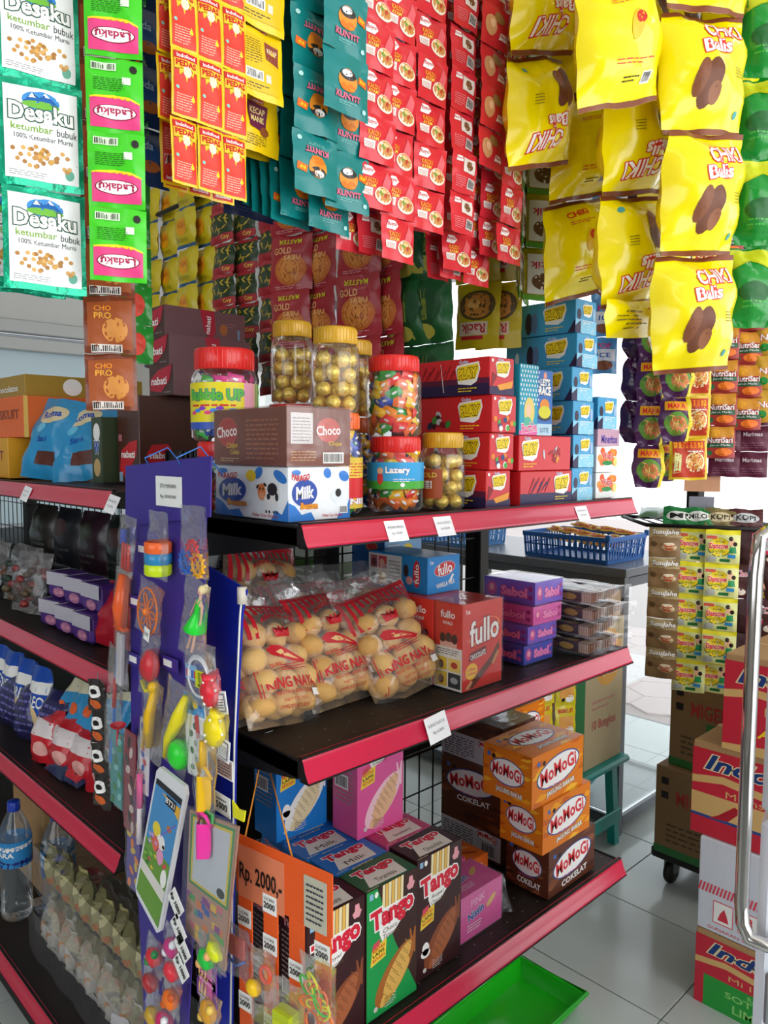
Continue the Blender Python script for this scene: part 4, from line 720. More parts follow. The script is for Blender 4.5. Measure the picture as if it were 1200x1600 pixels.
# ---------------------------------------------------------------- second shelf
FR = card('#d8362c', .3)
a = A(115, 159); a.rect(0, 0, 115, 159, ink('#d6342a'), 1).ell(62, 104, 46, 22, ink('#f0a040'), 1.2, 20, .25).ell(60, 106, 44, 19, ink('#d6342a'), 1.4, 20, .25).text('fullo', 62, 106, 84, 46, cW, bold=.02, out=ink('#a01c1c'), z=2.2, rot=.1, shear=.1)
a.poly([(18, 52), (22, 68), (66, 76), (70, 62)], ink('#6b1f18'), 1.6).text('CHOCOLATE', 44, 62, 44, 10, cW, z=2.2, rot=.13).poly([(8, 4), (80, 52), (104, 78), (108, 66), (84, 38), (30, 2)], ink('#6b3420'), 1.5).poly([(8, 4), (18, 2), (30, 14), (24, 18)], ink('#d8a070'), 1.9).poly([(84, 40), (102, 62), (106, 56), (90, 36)], ink('#c88a50'), 1.9).ell(26, 34, 17, 15, ink('#f0c020'), 2.1, 16, .2).text('LEBIH', 26, 38, 22, 5, cR, z=2.5).text('10 UNTUNG', 26, 30, 26, 5, cR, z=2.5).text('1x', 15, 145, 12, 8, cW, z=2)
al = A(66, 159); al.rect(0, 0, 66, 78, ink('#e8e2da'), 1.2).text('fullo', 32, 138, 34, 14, cW, z=2, bold=.02).text('WORLD', 32, 122, 24, 6, cW, z=2).ell(20, 94, 7, 9, ink('#3a2020'), 1.5).ell(34, 96, 7, 9, ink('#402828'), 1.5).ell(48, 94, 7, 9, ink('#3a2020'), 1.5).rect(14, 78, 54, 88, ink('#e8b0a0'), 1.5).lines(6, 64, 58, 76, 3, cK).rect(3, 34, 31, 58, ink('#e8c43c'), 1.5).rect(34, 34, 63, 58, ink('#f0d070'), 1.5).rect(3, 4, 31, 31, ink('#e0b83c'), 1.5).rect(34, 4, 63, 31, ink('#3c3c40'), 1.5).ell(17, 44, 6, 8, ink('#5a3020'), 1.8).ell(48, 46, 8, 6, ink('#c04030'), 1.8).ell(17, 16, 7, 8, ink('#7a4a30'), 1.8).ell(48, 18, 9, 6, ink('#b0b0b0'), 1.8)
mF = mesh_of(pbox(.113, .066, .157, FR, a, al), 'wafer_stick_box')
for i in range(4):
    o = put('wafer_stick_box', 'red wafer stick box on the middle shelf, %s' % ('frontmost with the big white name', 'second one back from the front', 'third one back from the front', 'rearmost, half behind the cookie bags')[i], 'box', mF, (.389+(.0, -.003, .002, -.002)[i], .034+.068*i, Z2), 0, 'red wafer stick boxes')
wrap(bpy.data.objects['wafer_stick_box'], .113, .066, .157)
a = A(90, 70); a.rect(0, 0, 90, 70, ink('#1d84cc'), 1).ell(48, 45, 30, 14, ink('#d8a0a0'), 1.3, 20, .15).ell(48, 45, 28, 12.5, ink('#c8242c'), 1.5, 20, .15).text('fullo', 48, 45, 40, 21, cW, z=2.2, rot=.15, bold=.02).text('VANILLA MILK', 50, 16, 52, 9, cW, z=2, rot=.12).text('1x', 12, 60, 9, 7, cW, z=2).poly([(58, 18), (70, 34), (74, 31), (62, 15)], ink('#f0efe8'), 1.8)
al = A(180, 70); al.rect(0, 4, 105, 66, ink('#dcdcd8'), 1.2).rect(6, 8, 28, 34, ink('#c8c8c8'), 1.5).rect(6, 37, 28, 62, ink('#a85a68'), 1.5).rect(32, 8, 58, 34, ink('#d8c8a0'), 1.5).rect(32, 37, 58, 62, ink('#d04048'), 1.5)
for k in range(4): al.ell(17+26*(k % 2), 20+28*(k//2), 8, 8, ink(('#3a2c2c', '#e8b83c', '#5a2830', '#e8b0a0')[k]), 1.9)
al.lines(64, 10, 100, 60, 7, cGy).rect(105, 0, 180, 70, ink('#2483c4'), 1.1).ell(150, 36, 11, 26, cR, 1.4).text('fullo', 150, 36, 38, 14, cW, z=2, rot=pi/2).ell(118, 40, 8, 12, ink('#3a2a2c'), 1.6).ell(128, 22, 10, 8, ink('#e8a0a0'), 1.6)
PB = onv(661, 938, .15)
put('wafer_stick_box', 'blue vanilla wafer stick box lying on top of the red ones', 'box', mesh_of(pbox(.092, .16, .07, card('#1d84cc', .3), a, al), 'wafer_stick_box'), (PB.x, .14, Z2+.158))
a = A(100, 90); a.rect(0, 0, 100, 90, ink('#8cc0e8'), 1).ell(62, 62, 14, 12, cY, 1.5).text('Ssuree', 60, 42, 34, 10, cR, z=2).lines(8, 14, 40, 78, 9, cW).bars(46, 8, 84, 24, cK, bgm=cW)
at_ = A(100, 90); al = A(100, 90); al.rect(0, 0, 100, 90, ink('#1c5fa8'), 1).ell(62, 70, 18, 9, ink('#d8902c'), 1.5).ell(62, 70, 15, 7, cR, 1.7)
put('biscuit_box', 'pale blue biscuit box behind the blue wafer stick box on the red boxes', 'box', mesh_of(pbox(.11, .1, .1, card('#2470b8', .35), a, al), 'biscuit_box'), (PB.x+.045, .302, Z2+.15))
put('biscuit_box', 'tall dark blue box supporting the pale blue biscuit box, hidden at the back', 'box', mesh_of(pbox(.11, .1, .149, card('#2470b8', .35), a, al), 'biscuit_box'), (.505, .27, Z2))
# bubble gum boxes
def sab(c1, c2, W_, H_): return A(W_, H_).rect(0, 0, W_, H_, ink(c1), 1).text('Sabol', W_*.6, H_*.48, W_*.52, H_*.46, ink('#f08ac0'), bold=.06, out=ink(c2), ow=.05, z=2).ell(W_*.16, H_*.5, W_*.1, H_*.32, ink('#d0509c'), 1.4).ell(W_*.16, H_*.55, W_*.05, H_*.16, ink('#f0a8b8'), 1.7).ell(W_*.92, H_*.7, W_*.04, H_*.12, ink(c2), 1.5).ell(W_*.92, H_*.3, W_*.04, H_*.12, ink(c2), 1.5)
SB = [('#7a5ac8', '#a02880'), ('#d85aa8', '#a02070'), ('#6f55c0', '#902880'), ('#3a48b0', '#c050a0')]
for i in range(4):
    c1, c2 = SB[::-1][i]; P = (.612+(0, .012, .026, .04)[i], .062+(0, .0, -.002, .004)[i], Z2+(0, .0395, .077, .1155)[i])
    o = put('bubble_gum_box', ('indigo bubble gum box, lowest of the gum stack', 'purple bubble gum box, second from the bottom of the gum stack', 'pink bubble gum box, third from the bottom of the gum stack', 'violet bubble gum box on top of the gum stack')[i], 'box', mesh_of(pbox(.1, .13, (.038, .036, .037, .046)[i], card(c1, .3), sab(c1, c2, 100, 40), sab(c1, c2, 130, 40)), 'bubble_gum_box'), P, 0, 'bubble gum boxes'); wrap(o, .1, .13, (.038, .036, .037, .046)[i])
# wrapped chocolate bar bundles
a = A(28, 150); a.rect(0, 0, 28, 150, ink('#3c1c16'), 1).rect(0, 0, 28, 26, ink('#a8825c'), 1.2).ell(14, 100, 12, 22, ink('#b4443c'), 1.3).ell(14, 126, 8, 9, ink('#c8d0d4'), 1.6).ell(14, 50, 10, 16, ink('#b89040'), 1.3).text('SUPERSTAR', 14, 84, 70, 8, cW, rot=pi/2, z=2)
for k in range(6): a.rect(0, 2+k*4, 28, 3.6+k*4, ink('#e8d8c8'), 1.6)
asd = A(150, 22); asd.rect(0, 0, 150, 22, ink('#40201a'), 1).ell(50, 11, 26, 9, ink('#b0403a'), 1.3).ell(20, 11, 8, 7, ink('#b8c4cc'), 1.5).ell(96, 11, 18, 8, ink('#c89a3c'), 1.3).rect(126, 0, 150, 22, ink('#a8825c'), 1.4)
for k in range(6): asd.rect(126+k*4, 0, 127.6+k*4, 22, ink('#e8d8c8'), 1.6)
afr = A(28, 22); [afr.rect(k*4.7, 1, k*4.7+2, 21, ink(('#c89a6a', '#6a3020')[k % 2]), 1.2) for k in range(6)]
mBar = mesh_of(pbox(.028, .15, .02, M('#3c1c16', .3, 0, 'film', .2, 60), afr, asd, a, bev=.004), 'chocolate_bar')
for j in range(4):
    r = thing('chocolate_bar_bundle', 'wrapped bundle of dark chocolate bars, %s at the middle shelf end' % ('bottom one', 'second from the bottom', 'third from the bottom', 'topmost')[j], 'snack bundle', (onv(925, 1030, .0).x+(-.006, .006, .012, .018)[j], (.004, .012, .008, .014)[j], Z2+.034*j+.002), radians((0, 2, -2, 3)[j]), 'chocolate bar bundles')
    for k in range(4):
        for l in (0,): link('chocolate_bar', mBar, r, (k*.0295, (.004 if k % 2 else 0), .005+.004*(k % 2)), (0, .04*(1 if k % 2 else -1), 0))
    b = MB(); b.grid(lambda s, t: (-.004+s*.13, -.012+t*.168, .03+.003*sin(s*12)*sin(t*9)), 8, 6, CLEAR2); b.grid(lambda s, t: (-.005+s*.15, -.012+.006*sin(s*17), .002+t*.03), 10, 2, CLEAR2); b.grid(lambda s, t: (-.005, .156-s*.168, .001+t*.029), 6, 2, CLEAR2); b.grid(lambda s, t: (.122+s*.045, .02+t*.1+.01*sin(s*4), .022-s*.012+.006*sin(t*11+s*3)), 4, 6, CLEAR2); b.build('clear_wrap', r)
# ---------------------------------------------------------------- third shelf: wafer boxes
def tango_front(bg, lower, wafer, fill, sub, W_=116, H_=217, milk=False):
    a = A(W_, H_); a.rect(0, 0, W_, H_, ink(bg), 1)
    if lower: a.poly([(0, 0), (W_, 0), (W_, 8), (W_*.55, 110), (W_*.2, 217), (0, 217)], ink(lower), 1.1)
    for k in range(7): a.poly([(34+k*7, 178), (40+k*7, 178), (41+k*7, 217), (35+k*7, 217)], ink(('#f0e0b0', '#e8b85a')[k % 2]), 1.3)
    a.poly([(28, 138), (34, 124), (60, 128), (82, 146), (84, 178), (28, 178)], cW, 1.4)
    a.text('Tango', 58, 162, 98, 44, ink('#d8223a'), bold=.05, out=cW, ow=.06, z=2, rot=.08)
    a.text(sub[0], 52, 140, 32, 8, ink('#5a4a2c'), z=2.2, bold=0, rot=.05, shear=.2).text(sub[1], 54, 130, 36, 8, ink('#5a4a2c'), z=2.2, bold=0, rot=.05, shear=.2)
    a.poly([(8, 90), (12, 118), (44, 126), (42, 96)], ink('#f0d040'), 1.6).poly([(12, 116), (14, 126), (30, 130), (28, 120)], ink('#d84a5a'), 1.8)
    for k, t in enumerate(('RENYAH', 'LAPIS', 'RATUSAN')): a.text(t, 26, 116-k*8, 26, 6, cR if k != 1 else cK, z=2.2, rot=.14)
    a.ell(64, 56, 58, 26, ink(fill), 1.5, 22, .75).ell(70, 62, 46, 15, ink(wafer), 1.8, 18, .82).ell(64, 40, 44, 13, ink(wafer), 2.0, 18, .7).poly([(102, 78), (98, 116), (101, 116), (106, 98), (110, 116), (113, 116), (112, 70)], ink(fill), 1.7)
    wl = ink('#%02x%02x%02x' % tuple(int(int(wafer[i:i+2], 16)*.78) for i in (1, 3, 5)))
    for k in range(7):
        x = 46+k*8; y = 40+k*8.5; a.poly([(x-7, y+12), (x-6, y+13), (x+9, y-3), (x+8, y-4)], wl, 2.2)
        a.poly([(x-12, y-4), (x-11, y-3), (x+4, y-19), (x+3, y-20)], wl, 2.3)
    if milk: a.ell(22, 52, 9, 12, cW, 2.3).ell(22, 44, 12, 8, cW, 2.3)
    a.lines(40, 8, 66, 26, 5, ink('#d8d0c8'), 2).ell(20, 14, 4.5, 4.5, ink('#cfc8c0'), 2, 12)
    a.poly([(94, 186), (90, 194), (95, 198), (96, 208), (100, 208), (104, 208), (106, 198), (110, 196), (105, 186)], ink('#e8a0a8'), 1.8).rect(6, 202, 14, 212, ink('#8ab8d8'), 1.8).ell(21, 207, 4, 5, cW, 1.8)
    return a
def tango_top(bg, sub, W_=116, D_=70): return A(W_, D_).rect(0, 0, W_, D_, ink(bg), 1).poly([(14, 8), (96, 4), (100, 40), (30, 44)], ink('#e8e0d4'), 1.2).text('Tango', 58, 46, 84, 26, ink('#d8223a'), bold=.05, out=cW, ow=.06, z=2).text(sub, 58, 18, 44, 12, ink('#5a4a2c'), z=2, bold=0).lines(4, 2, 30, 6, 1, cCr)
def tango_left(bg, W_=70, H_=217): return A(W_, H_).lines(8, 60, 60, 190, 16, ink('#a89a90')).bars(8, 84, 46, 110, cK, bgm=cW, z=2.5).text('Tango', 36, 198, 50, 14, ink('#d8223a'), out=cW, z=2.6)
TG = {'brown': ('#3a1c1e', None, '#a8603c', '#8a4a2c', ('Royal', 'Chocolate')), 'green': ('#3c2420', '#1e9a4c', '#e0b058', '#a8642c', ('Choco', 'Tiramisu')), 'blue': ('#1f7ed0', None, '#ecdcb0', '#f4f4f0', ('Vanilla', 'Milk')), 'pink': ('#e0589a', None, '#e8b890', '#f4c8d4', ('Juicy', 'Strawberry'))}
TM = {}
for k, (bg, lo, wf, fl, sb) in TG.items():
    topc = {'brown': '#3a1c1e', 'green': '#1d5c38', 'blue': '#1f6ec0', 'pink': '#c83a70'}[k]
    TM[k] = mesh_of(pbox(.115, .068, .217, card(bg, .3), tango_front(bg, lo, wf, fl, sb, milk=(k in ('blue', 'brown'))), tango_left(bg), tango_top(topc, sb[1])), 'wafer_box')
g = 'tall wafer boxes on the lowest red shelf'
for nm, x, y, z, L_ in (('brown', .030, .022, Z3, 'dark brown chocolate wafer box behind the orange price card'), ('green', .148, .02, Z3, 'green and brown tiramisu wafer box in the front row'), ('brown', .274, .03, Z3, 'dark brown chocolate wafer box in front, fully visible right of the green one'), ('blue', .146, .092, Z3, 'blue vanilla wafer box standing right behind the green one'), ('blue', .140, .163, Z3, 'blue vanilla wafer box, second behind the green one'), ('pink', .27, .101, Z3, 'pink strawberry wafer box behind the front chocolate one, only its top showing'), ('brown', .024, .094, Z3, 'dark brown wafer box in the second row behind the orange card'), ('blue', .146, .235, Z3, 'blue wafer box at the back of the lower layer'), ('pink', .262, .175, Z3, 'pink wafer box under the standing pink one')):
    put('wafer_box', L_, 'box', TM[nm], (x, y, z), 0, g)
PBu = onz(432, 1318, Z3+.218); PPk = onz(558, 1314, Z3+.218)
put('wafer_box', 'blue vanilla wafer box standing upright on the lower layer, under the middle shelf', 'box', TM['blue'], (PBu.x, PBu.y, Z3+.2185), 0, g); put('wafer_box', 'pink strawberry wafer box standing upright on the lower layer beside the blue one', 'box', TM['pink'], (PPk.x, PPk.y, Z3+.2185), 0, g)
# corn and chocolate snack boxes
def momo(W_, H_, corn, back=False, big=False):
    a = A(W_, H_); r = random.Random(W_*3+corn); base = ('#5e3220', '#e07a10')[corn]; a.rect(0, 0, W_, H_, ink(base), 1)
    for k in range(16):
        x, y = r.random()*W_, r.random()*H_; c = (('#7a4426', '#4a2618', '#8a5230'), ('#f0a018', '#c8600c', '#f4b82c'))[corn][k % 3]; l = W_*.12
        q = [(x-l, y-4), (x-l*.2, y+l*.35), (x+l, y+2), (x+l*.3, y-l*.3)]; a.poly([(min(W_, max(0, u)), min(H_, max(0, v))) for u, v in q], ink(c), 1.1+k*.02)
    if back:
        a.rect(0, H_*.05, W_, H_*.6, ink('#cfcfd4'), 1.6).lines(W_*.04, H_*.1, W_*.55, H_*.55, 8, cK, 2, seed=2).bars(W_*.7, H_*.1, W_*.9, H_*.35, cK, 2); cx, cy, s = W_*.78, H_*.5, .17
    else: cx, cy, s = W_*.5, H_*.56, (.36 if not big else .42)
    rt = .12 if big else -.05
    a.ell(cx, cy, W_*s, H_*s*.72, ink('#2a4a8c'), 2.2, 24, rt).ell(cx, cy, W_*s*.95, H_*s*.66, cW, 2.4, 24, rt).text('MoMoGi', cx, cy, W_*s*1.65, H_*s*.66, ink('#d8262c'), bold=.015, out=ink('#e8a0a0'), ow=.03, z=2.8, rot=rt, arch=H_*.03)
    if not back: a.text(('COKELAT', 'JAGUNG BAKAR')[corn], W_*.55, H_*.17, W_*.55, H_*.13, cW, bold=.03, z=2.8, rot=rt*.6, out=ink('#3a1a10')).ell(W_*.12, H_*.82, 5, 5, ink('#3a6ab8'), 2, 12).ell(W_*.22, H_*.8, 5, 5, cK, 2, 12).lines(W_*.3, H_*.28, W_*.7, H_*.33, 1, ink('#e05a8a'), 2.5)
    return a
def momo_top(corn): return momo(175, 105, corn)
mMc = mesh_of(pbox(.175, .105, .102, card('#5e3220', .35), momo(175, 102, 0, big=True), momo(105, 102, 0), momo_top(0)), 'snack_box'); mMo = mesh_of(pbox(.175, .105, .102, card('#e07a10', .35), momo(175, 102, 1, big=True), momo(105, 102, 1), momo_top(1)), 'snack_box')
Pm = onz(847, 1337, Z3+.104); Pt = onz(830, 1267, Z3+.207)
g = 'corn snack boxes'
put('snack_box', 'brown chocolate snack box, bottom of the front stack on the lowest red shelf', 'box', mMc, (.646, .015, Z3), 0, g)
put('snack_box', 'orange corn snack box, middle of the front stack', 'box', mMo, (Pm.x, max(.012, Pm.y), Z3+.1035), 0, g)
mMo2 = mesh_of(pbox(.185, .12, .106, card('#e07a10', .35), momo(185, 106, 1, big=True), momo(120, 106, 1), momo_top(1)), 'snack_box')
put('snack_box', 'orange corn snack box, topmost of the front stack', 'box', mMo2, (Pt.x, Pt.y, Z3+.207), 0, g)
Pk = onv(783, 1300, .16); mKb = mesh_of(pbox(.12, .175, .102, card('#5e3220', .35), momo(120, 102, 0), momo(175, 102, 0, True), momo(120, 175, 0)), 'snack_box'); mKc = mesh_of(pbox(.12, .175, .102, card('#5e3220', .35), momo(120, 102, 0), momo(175, 102, 0, big=True), momo(120, 175, 0)), 'snack_box')
for i, m_ in enumerate((mKb, mKc, mKb)):
    o = put('snack_box', 'brown snack box in the back stack, %s' % ('bottom one', 'middle one with the oval logo', 'topmost with a white printed panel')[i], 'box', m_, (Pk.x, .16, Z3+.1035*i), 0, g)
    if i == 2: wrap(o, .12, .175, .102)
mKo = mesh_of(pbox(.12, .12, .102, card('#e07a10', .35), momo(120, 102, 1), momo(120, 102, 1), momo(120, 120, 1)), 'snack_box')
for i in range(3): put('snack_box', 'orange snack box behind the front stack, %s' % ('bottom one', 'middle one', 'top one with its lid showing')[i], 'box', mKo, (Pk.x+.125, .19+.03*(i == 2), Z3+.1035*i), 0, g)
# pink and orange packs
a = A(120, 85); a.rect(0, 0, 120, 85, ink('#e85aa8'), 1).text('Nissin', 44, 44, 44, 16, cB, bold=.03, out=cW, z=2, rot=.2).text('PINK', 50, 66, 40, 14, ink('#f8b0d8'), z=2, rot=.1).ell(88, 50, 16, 6, ink('#e8c060'), 1.5, 12, .6).lines(20, 14, 60, 30, 3, cW)
o = put('biscuit_pack', 'bright pink biscuit pack in clear film beside the dark chocolate wafer box', 'box', mesh_of(pbox(.125, .08, .088, card('#e85aa8', .35), a, a, a, bev=.006), 'biscuit_pack'), (.405, .045, Z3)); wrap(o, .125, .08, .088, CLEAR2, .035)
a = A(120, 60); a.rect(0, 0, 120, 60, ink('#e8701c'), 1).text('REZASTA', 66, 36, 74, 16, cW, bold=.03, z=2, rot=.12).text('10', 86, 16, 12, 11, cG, z=2); r_ = random.Random(1)
at_ = A(120, 120); [at_.ell(20+r_.random()*80, 20+r_.random()*80, 22, 5, ink(('#b0481c', '#f0a858', '#7a3018')[k % 3]), 1.2+k*.04, 10, -.4) for k in range(9)]
Po = onz(757, 1388, Z3)
put('biscuit_pack', 'orange biscuit box lying between the pink pack and the brown snack boxes', 'box', mesh_of(pbox(.1, .15, .072, card('#e8701c', .35), a, a, at_, bev=.003), 'biscuit_pack'), (.5, .135, Z3))
put('biscuit_pack', 'second bright pink biscuit pack behind the first one', 'box', bpy.data.objects['biscuit_pack'].data, (.4, .135, Z3), 0)
# ================================================================ jars
GOLD = M('#f2d060', .3, .45, 'gold_foil', .7, 160, .15, .5); LIDG = M('#d2a128', .3, .1, 'plastic', 0, 40, .03, .3); LIDR = M('#e02a26', .3, 0, 'plastic', 0, 40, .03, .3); LIDO = M('#e8641c', .3, 0, 'plastic', 0, 40, .03, .3)
def jar(name, label, P, r, h, lid, contents, seed=0, lab=None, group='candy jars on the top shelf', lidh=.02):
    t = thing(name, label, 'jar', P, 0, group); hb = h-lidh
    q = MB(); q.lathe([(r*.86, 0), (r, .006), (r, hb*.8), (r*.97, hb*.88), (r*.86, hb*.95), (r*.84, hb)], PET, 28); q.lathe([(0, .001), (r*.86, 0)], PET, 28); q.build('jar_body', t)
    q = MB(); n = 40; pr = [(r*.87, hb-.006), (r*.89, hb-.005), (r*.89, h-.003), (r*.86, h), (0, h)]
    q.lathe(pr, lid, n); [q.box(r*.885*cos(k*pi/20)-.0006, r*.885*sin(k*pi/20)-.0006, hb-.004, r*.885*cos(k*pi/20)+.0006, r*.885*sin(k*pi/20)+.0006, h-.004, lid) for k in range(40)]; q.build('lid', t)
    rd = random.Random(seed)
    if contents == 'gold':
        s = MB(); s.ball((0, 0, 0), .0125, GOLD, 10, (1, 1, .94), .08, seed); me = mesh_of(s, 'chocolate_ball'); z = .013; k = 0
        while z < hb*.86:
            m_ = max(3, int(2*pi*(r-.0145)/.0265))
            for i in range(m_):
                a = 2*pi*(i+.5*(k % 2))/m_+rd.random()*.15; link('chocolate_ball', me, t, ((r-.0145)*cos(a), (r-.0145)*sin(a), z+rd.random()*.004), (rd.random()*3, rd.random()*3, 0))
            link('chocolate_ball', me, t, (0, 0, z), (rd.random()*3, 0, 0)); z += .0225; k += 1
    else:
        cols = contents; mes = []
        for c in cols:
            s = MB(); f = pil_map(.026, .017, .012, .002, .0008, seed, ex=3); s.grid(lambda a, b: f(a*.026, b*.017, 0, -1), 4, 4, film(c, .22)); s.grid(lambda a, b: f(a*.026, b*.017, 0, 1), 4, 4, film(c, .22), flip=True)
            s.art(A(26, 17).ell(13, 8.5, 5, 2.2, cW, 1.4, 8), lambda x, y, o: f(x, y, o, -1), .026, .017, .0003, .01); mes.append(mesh_of(s, 'candy'))
        z = .004; k = 0
        while z < hb*.82:
            m_ = int(2*pi*(r-.009)/.021)
            for i in range(m_):
                a = 2*pi*(i+rd.random()*.5)/m_; rr = r-.011-rd.random()*.004
                link('candy', rd.choice(mes), t, (rr*cos(a), rr*sin(a), z+rd.random()*.006), ((rd.random()-.5)*.5, (rd.random()-.5)*1.6, a+pi/2+(rd.random()-.5)*.5))
            z += .0135; k += 1
    if lab: lab(t, r, h)
    return t
def wrap_label(t, r, z0, z1, base, art, a0, a1, name='label'):
    """printed band around a jar between two angles (0 = +x)"""
    t = next((c for c in t.children if c.name.startswith(('jar_body', 'bottle_body'))), t); q = MB(); R_ = r+.0006; W_ = R_*(a1-a0)
    q.grid(lambda s, v: (R_*cos(a0+s*(a1-a0)), R_*sin(a0+s*(a1-a0)), z0+v*(z1-z0)), 24, 2, base)
    q.art(art, lambda x, y, o: ((R_+o)*cos(a0+x/R_), (R_+o)*sin(a0+x/R_), z0+y), W_, z1-z0, .0002, .012); return q.build(name, t)
CAMANG = radians(-133)  # side of a jar that faces the camera
def lab_lazery(t, r, h):
    a = A(150, 50); a.rect(0, 14, 150, 50, ink('#36a3dc'), 1).rect(0, 0, 150, 15, ink('#4cae3c'), 1.2).text('Lazery', 78, 34, 44, 16, cW, bold=.04, out=cB, z=2).lines(70, 14, 110, 22, 2, cW).ell(46, 20, 6, 12, ink('#d84040'), 1.5).ell(46, 34, 6, 6, ink('#e8b890'), 1.7).ell(86, 8, 4, 4, cW, 1.8)
    wrap_label(t, r, .038, .082, ink('#36a3dc'), a, CAMANG-1.5, CAMANG+1.5)
CC = ['#e8332c', '#f28a1c', '#f4c01c', '#2f9a3c', '#2c4fb4', '#e86a28', '#f0d030']
P = onz(614, 797, Z1); JX, JY = P.x, .094
jar('candy_jar', 'clear jar of mixed candies with orange-red lid and blue label, lower one of two', (JX, JY, Z1), .047, .124, LIDR, CC, 3, lab_lazery)
jar('candy_jar', 'clear jar of mixed candies without label, stacked on the blue labelled jar', (JX-.002, JY+.003, Z1+.1245), .047, .132, LIDR, CC, 4)
def lab_gold(t, r, h): wrap_label(t, r, .02, .07, ink('#b0542c'), A(60, 60).rect(0, 0, 60, 60, ink('#a84a24'), 1).text('GOLD', 30, 48, 40, 10, ink('#e8c040'), z=2).rect(6, 20, 40, 36, cW, 2).lines(8, 22, 38, 34, 3, cK, 2.5), CAMANG-1.5, CAMANG-.1)
P = onz(694, 795, Z1); jar('chocolate_jar', 'jar of gold chocolate balls at the shelf front beside the red cereal boxes', (P.x, .066, Z1), .039, .132, LIDG, 'gold', 5, lab_gold, 'gold chocolate jars')
def lab_bar(t, r, h): wrap_label(t, r, .01, .09, cCr, A(60, 100).rect(0, 0, 60, 100, ink('#e8c83c'), 1).rect(0, 20, 60, 60, ink('#d8262c'), 1.3).text('MANIS', 30, 14, 50, 12, cW, bold=.04, out=ink('#b02080'), z=2).lines(6, 64, 54, 92, 5, cR), CAMANG-.4, CAMANG+1.6)
P1 = dep(457, 632, 1.308); P2 = dep(524, 645, 1.225)
jar('candy_jar', 'red lidded jar hidden behind the choco wafer box, under the left gold jar', (P1.x, P1.y, Z1), .045, P1.z-Z1-.001, LIDR, CC[:4], 6)
jar('candy_jar', 'orange lidded jar with yellow label right behind the milk wafer box', (P2.x, P2.y, Z1), .043, P2.z-Z1-.001, LIDO, CC[2:5], 7, lab_bar)
jar('chocolate_jar', 'jar of gold foil chocolate balls, left and slightly taller of the two upper ones', (P1.x, P1.y, P1.z), .036, .137, LIDG, 'gold', 8, None, 'gold chocolate jars')
jar('chocolate_jar', 'jar of gold foil chocolate balls, right one of the two upper ones', (P2.x, P2.y, P2.z), .0385, .132, LIDG, 'gold', 9, None, 'gold chocolate jars')
P3 = dep(552, 645, 1.40); jar('chocolate_jar', 'jar of gold chocolate balls mostly hidden behind the right upper one', (P3.x, P3.y, Z1+.16), .037, .137, LIDG, 'gold', 10, None, 'gold chocolate jars'); jar('candy_jar', 'orange lidded jar at the back below the hidden gold jar', (P3.x, P3.y, Z1), .043, .159, LIDO, CC[2:5], 12)
def lab_bubble(t, r, h):
    a = A(150, 90); a.rect(0, 14, 150, 90, ink('#e8d820'), 1).rect(0, 0, 150, 14, ink('#3a5ab8'), 1.1).text('Bubble UP', 66, 66, 88, 22, ink('#5ab82c'), bold=.05, out=ink('#2a5a9c'), z=2).lines(26, 44, 100, 54, 1, cR, 2).rect(110, 0, 138, 90, ink('#f0a8c0'), 1.3).rect(134, 0, 150, 90, ink('#58c838'), 1.5)
    for k in range(8): a.ell(30+k*9, 32+(k % 3)*4, 6, 4, ink(('#e83a7c', '#3a8ae0', '#8a3ac8')[k % 3]), 1.8, 10)
    wrap_label(t, r, .018, .092, ink('#e8d820'), a, CAMANG-1.5, CAMANG+1.6)
PJ = dep(352, 690, 1.27); jar('candy_jar', 'red lidded jar below the colourful gum jar, behind the brown choco box', (PJ.x, PJ.y, Z1), .05, PJ.z-Z1-.0, LIDR, CC, 11)
jar('gum_jar', 'big gum jar with wide red lid and yellow label left of the gold jars', (PJ.x, PJ.y, PJ.z+.001), .054, .148, LIDR, ['#3fae2c', '#e8408f', '#3a5ab8', '#e8e0d8', '#48c840'], 12, lab_bubble, lidh=.028)
# ================================================================ cookie bags
CK = M('#d6a560', .75, 0, 'baked', .25, 55, .18); CK2 = M('#e2b672', .75, 0, 'baked', .25, 55, .15)
s = MB(); s.ball((0, 0, 0), .0245, CK, 12, (1, .8, .92), .1, 3); mCk = mesh_of(s, 'cookie'); s = MB(); s.ball((0, 0, 0), .0255, CK2, 12, (1, .8, .88), .1, 5); mCk2 = mesh_of(s, 'cookie')
RI = M('#c8202c', .35, 0, 'ink', 0, 60, .03)
a = A(140, 200)
for k in range(13):
    x = 4+k*10.6; lo = 128 if 38 < x < 112 else 100+abs(x-70)*.1; lo = 138+12*cos((x-70)/40) if 30 < x < 112 else 104+(8 if x < 70 else 0)
    a.poly([(x, lo), (x+5.2, lo), (x+6.2, 164), (x+1, 164)], RI, 1.2)
a.rect(3, 160, 137, 168, RI, 1.3)
a.poly([(58, 112), (82, 112), (86, 126), (78, 119), (74, 129), (70, 119), (66, 129), (62, 119), (54, 126)], RI, 1.4)
a.text('KERIPIK IKAN', 70, 136, 62, 7, RI, z=2, arch=9)
a.poly([(36, 96), (46, 102), (60, 100), (104, 78), (98, 74), (56, 84), (42, 88)], RI, 1.2).poly([(50, 92), (60, 95), (92, 80), (58, 87)], ink('#e8c080'), 1.6); a.text('GURIH', 44, 74, 20, 5, RI, z=2, rot=.1)
for k in range(3): a.poly([(50, 66+k*3), (100, 68+k*4), (100, 69+k*4), (50, 67.2+k*3)], RI, 1.3)
a.text('KING NAYA', 72, 50, 96, 15, RI, z=2, bold=.03).text('RENYAH DAN LEZAT', 72, 37, 70, 5, RI, z=2, bold=0).text('NETTO 150 G', 70, 27, 44, 4, RI, z=2, bold=0).text('DIPRODUKSI OLEH', 70, 19, 54, 4, RI, z=2, bold=0)
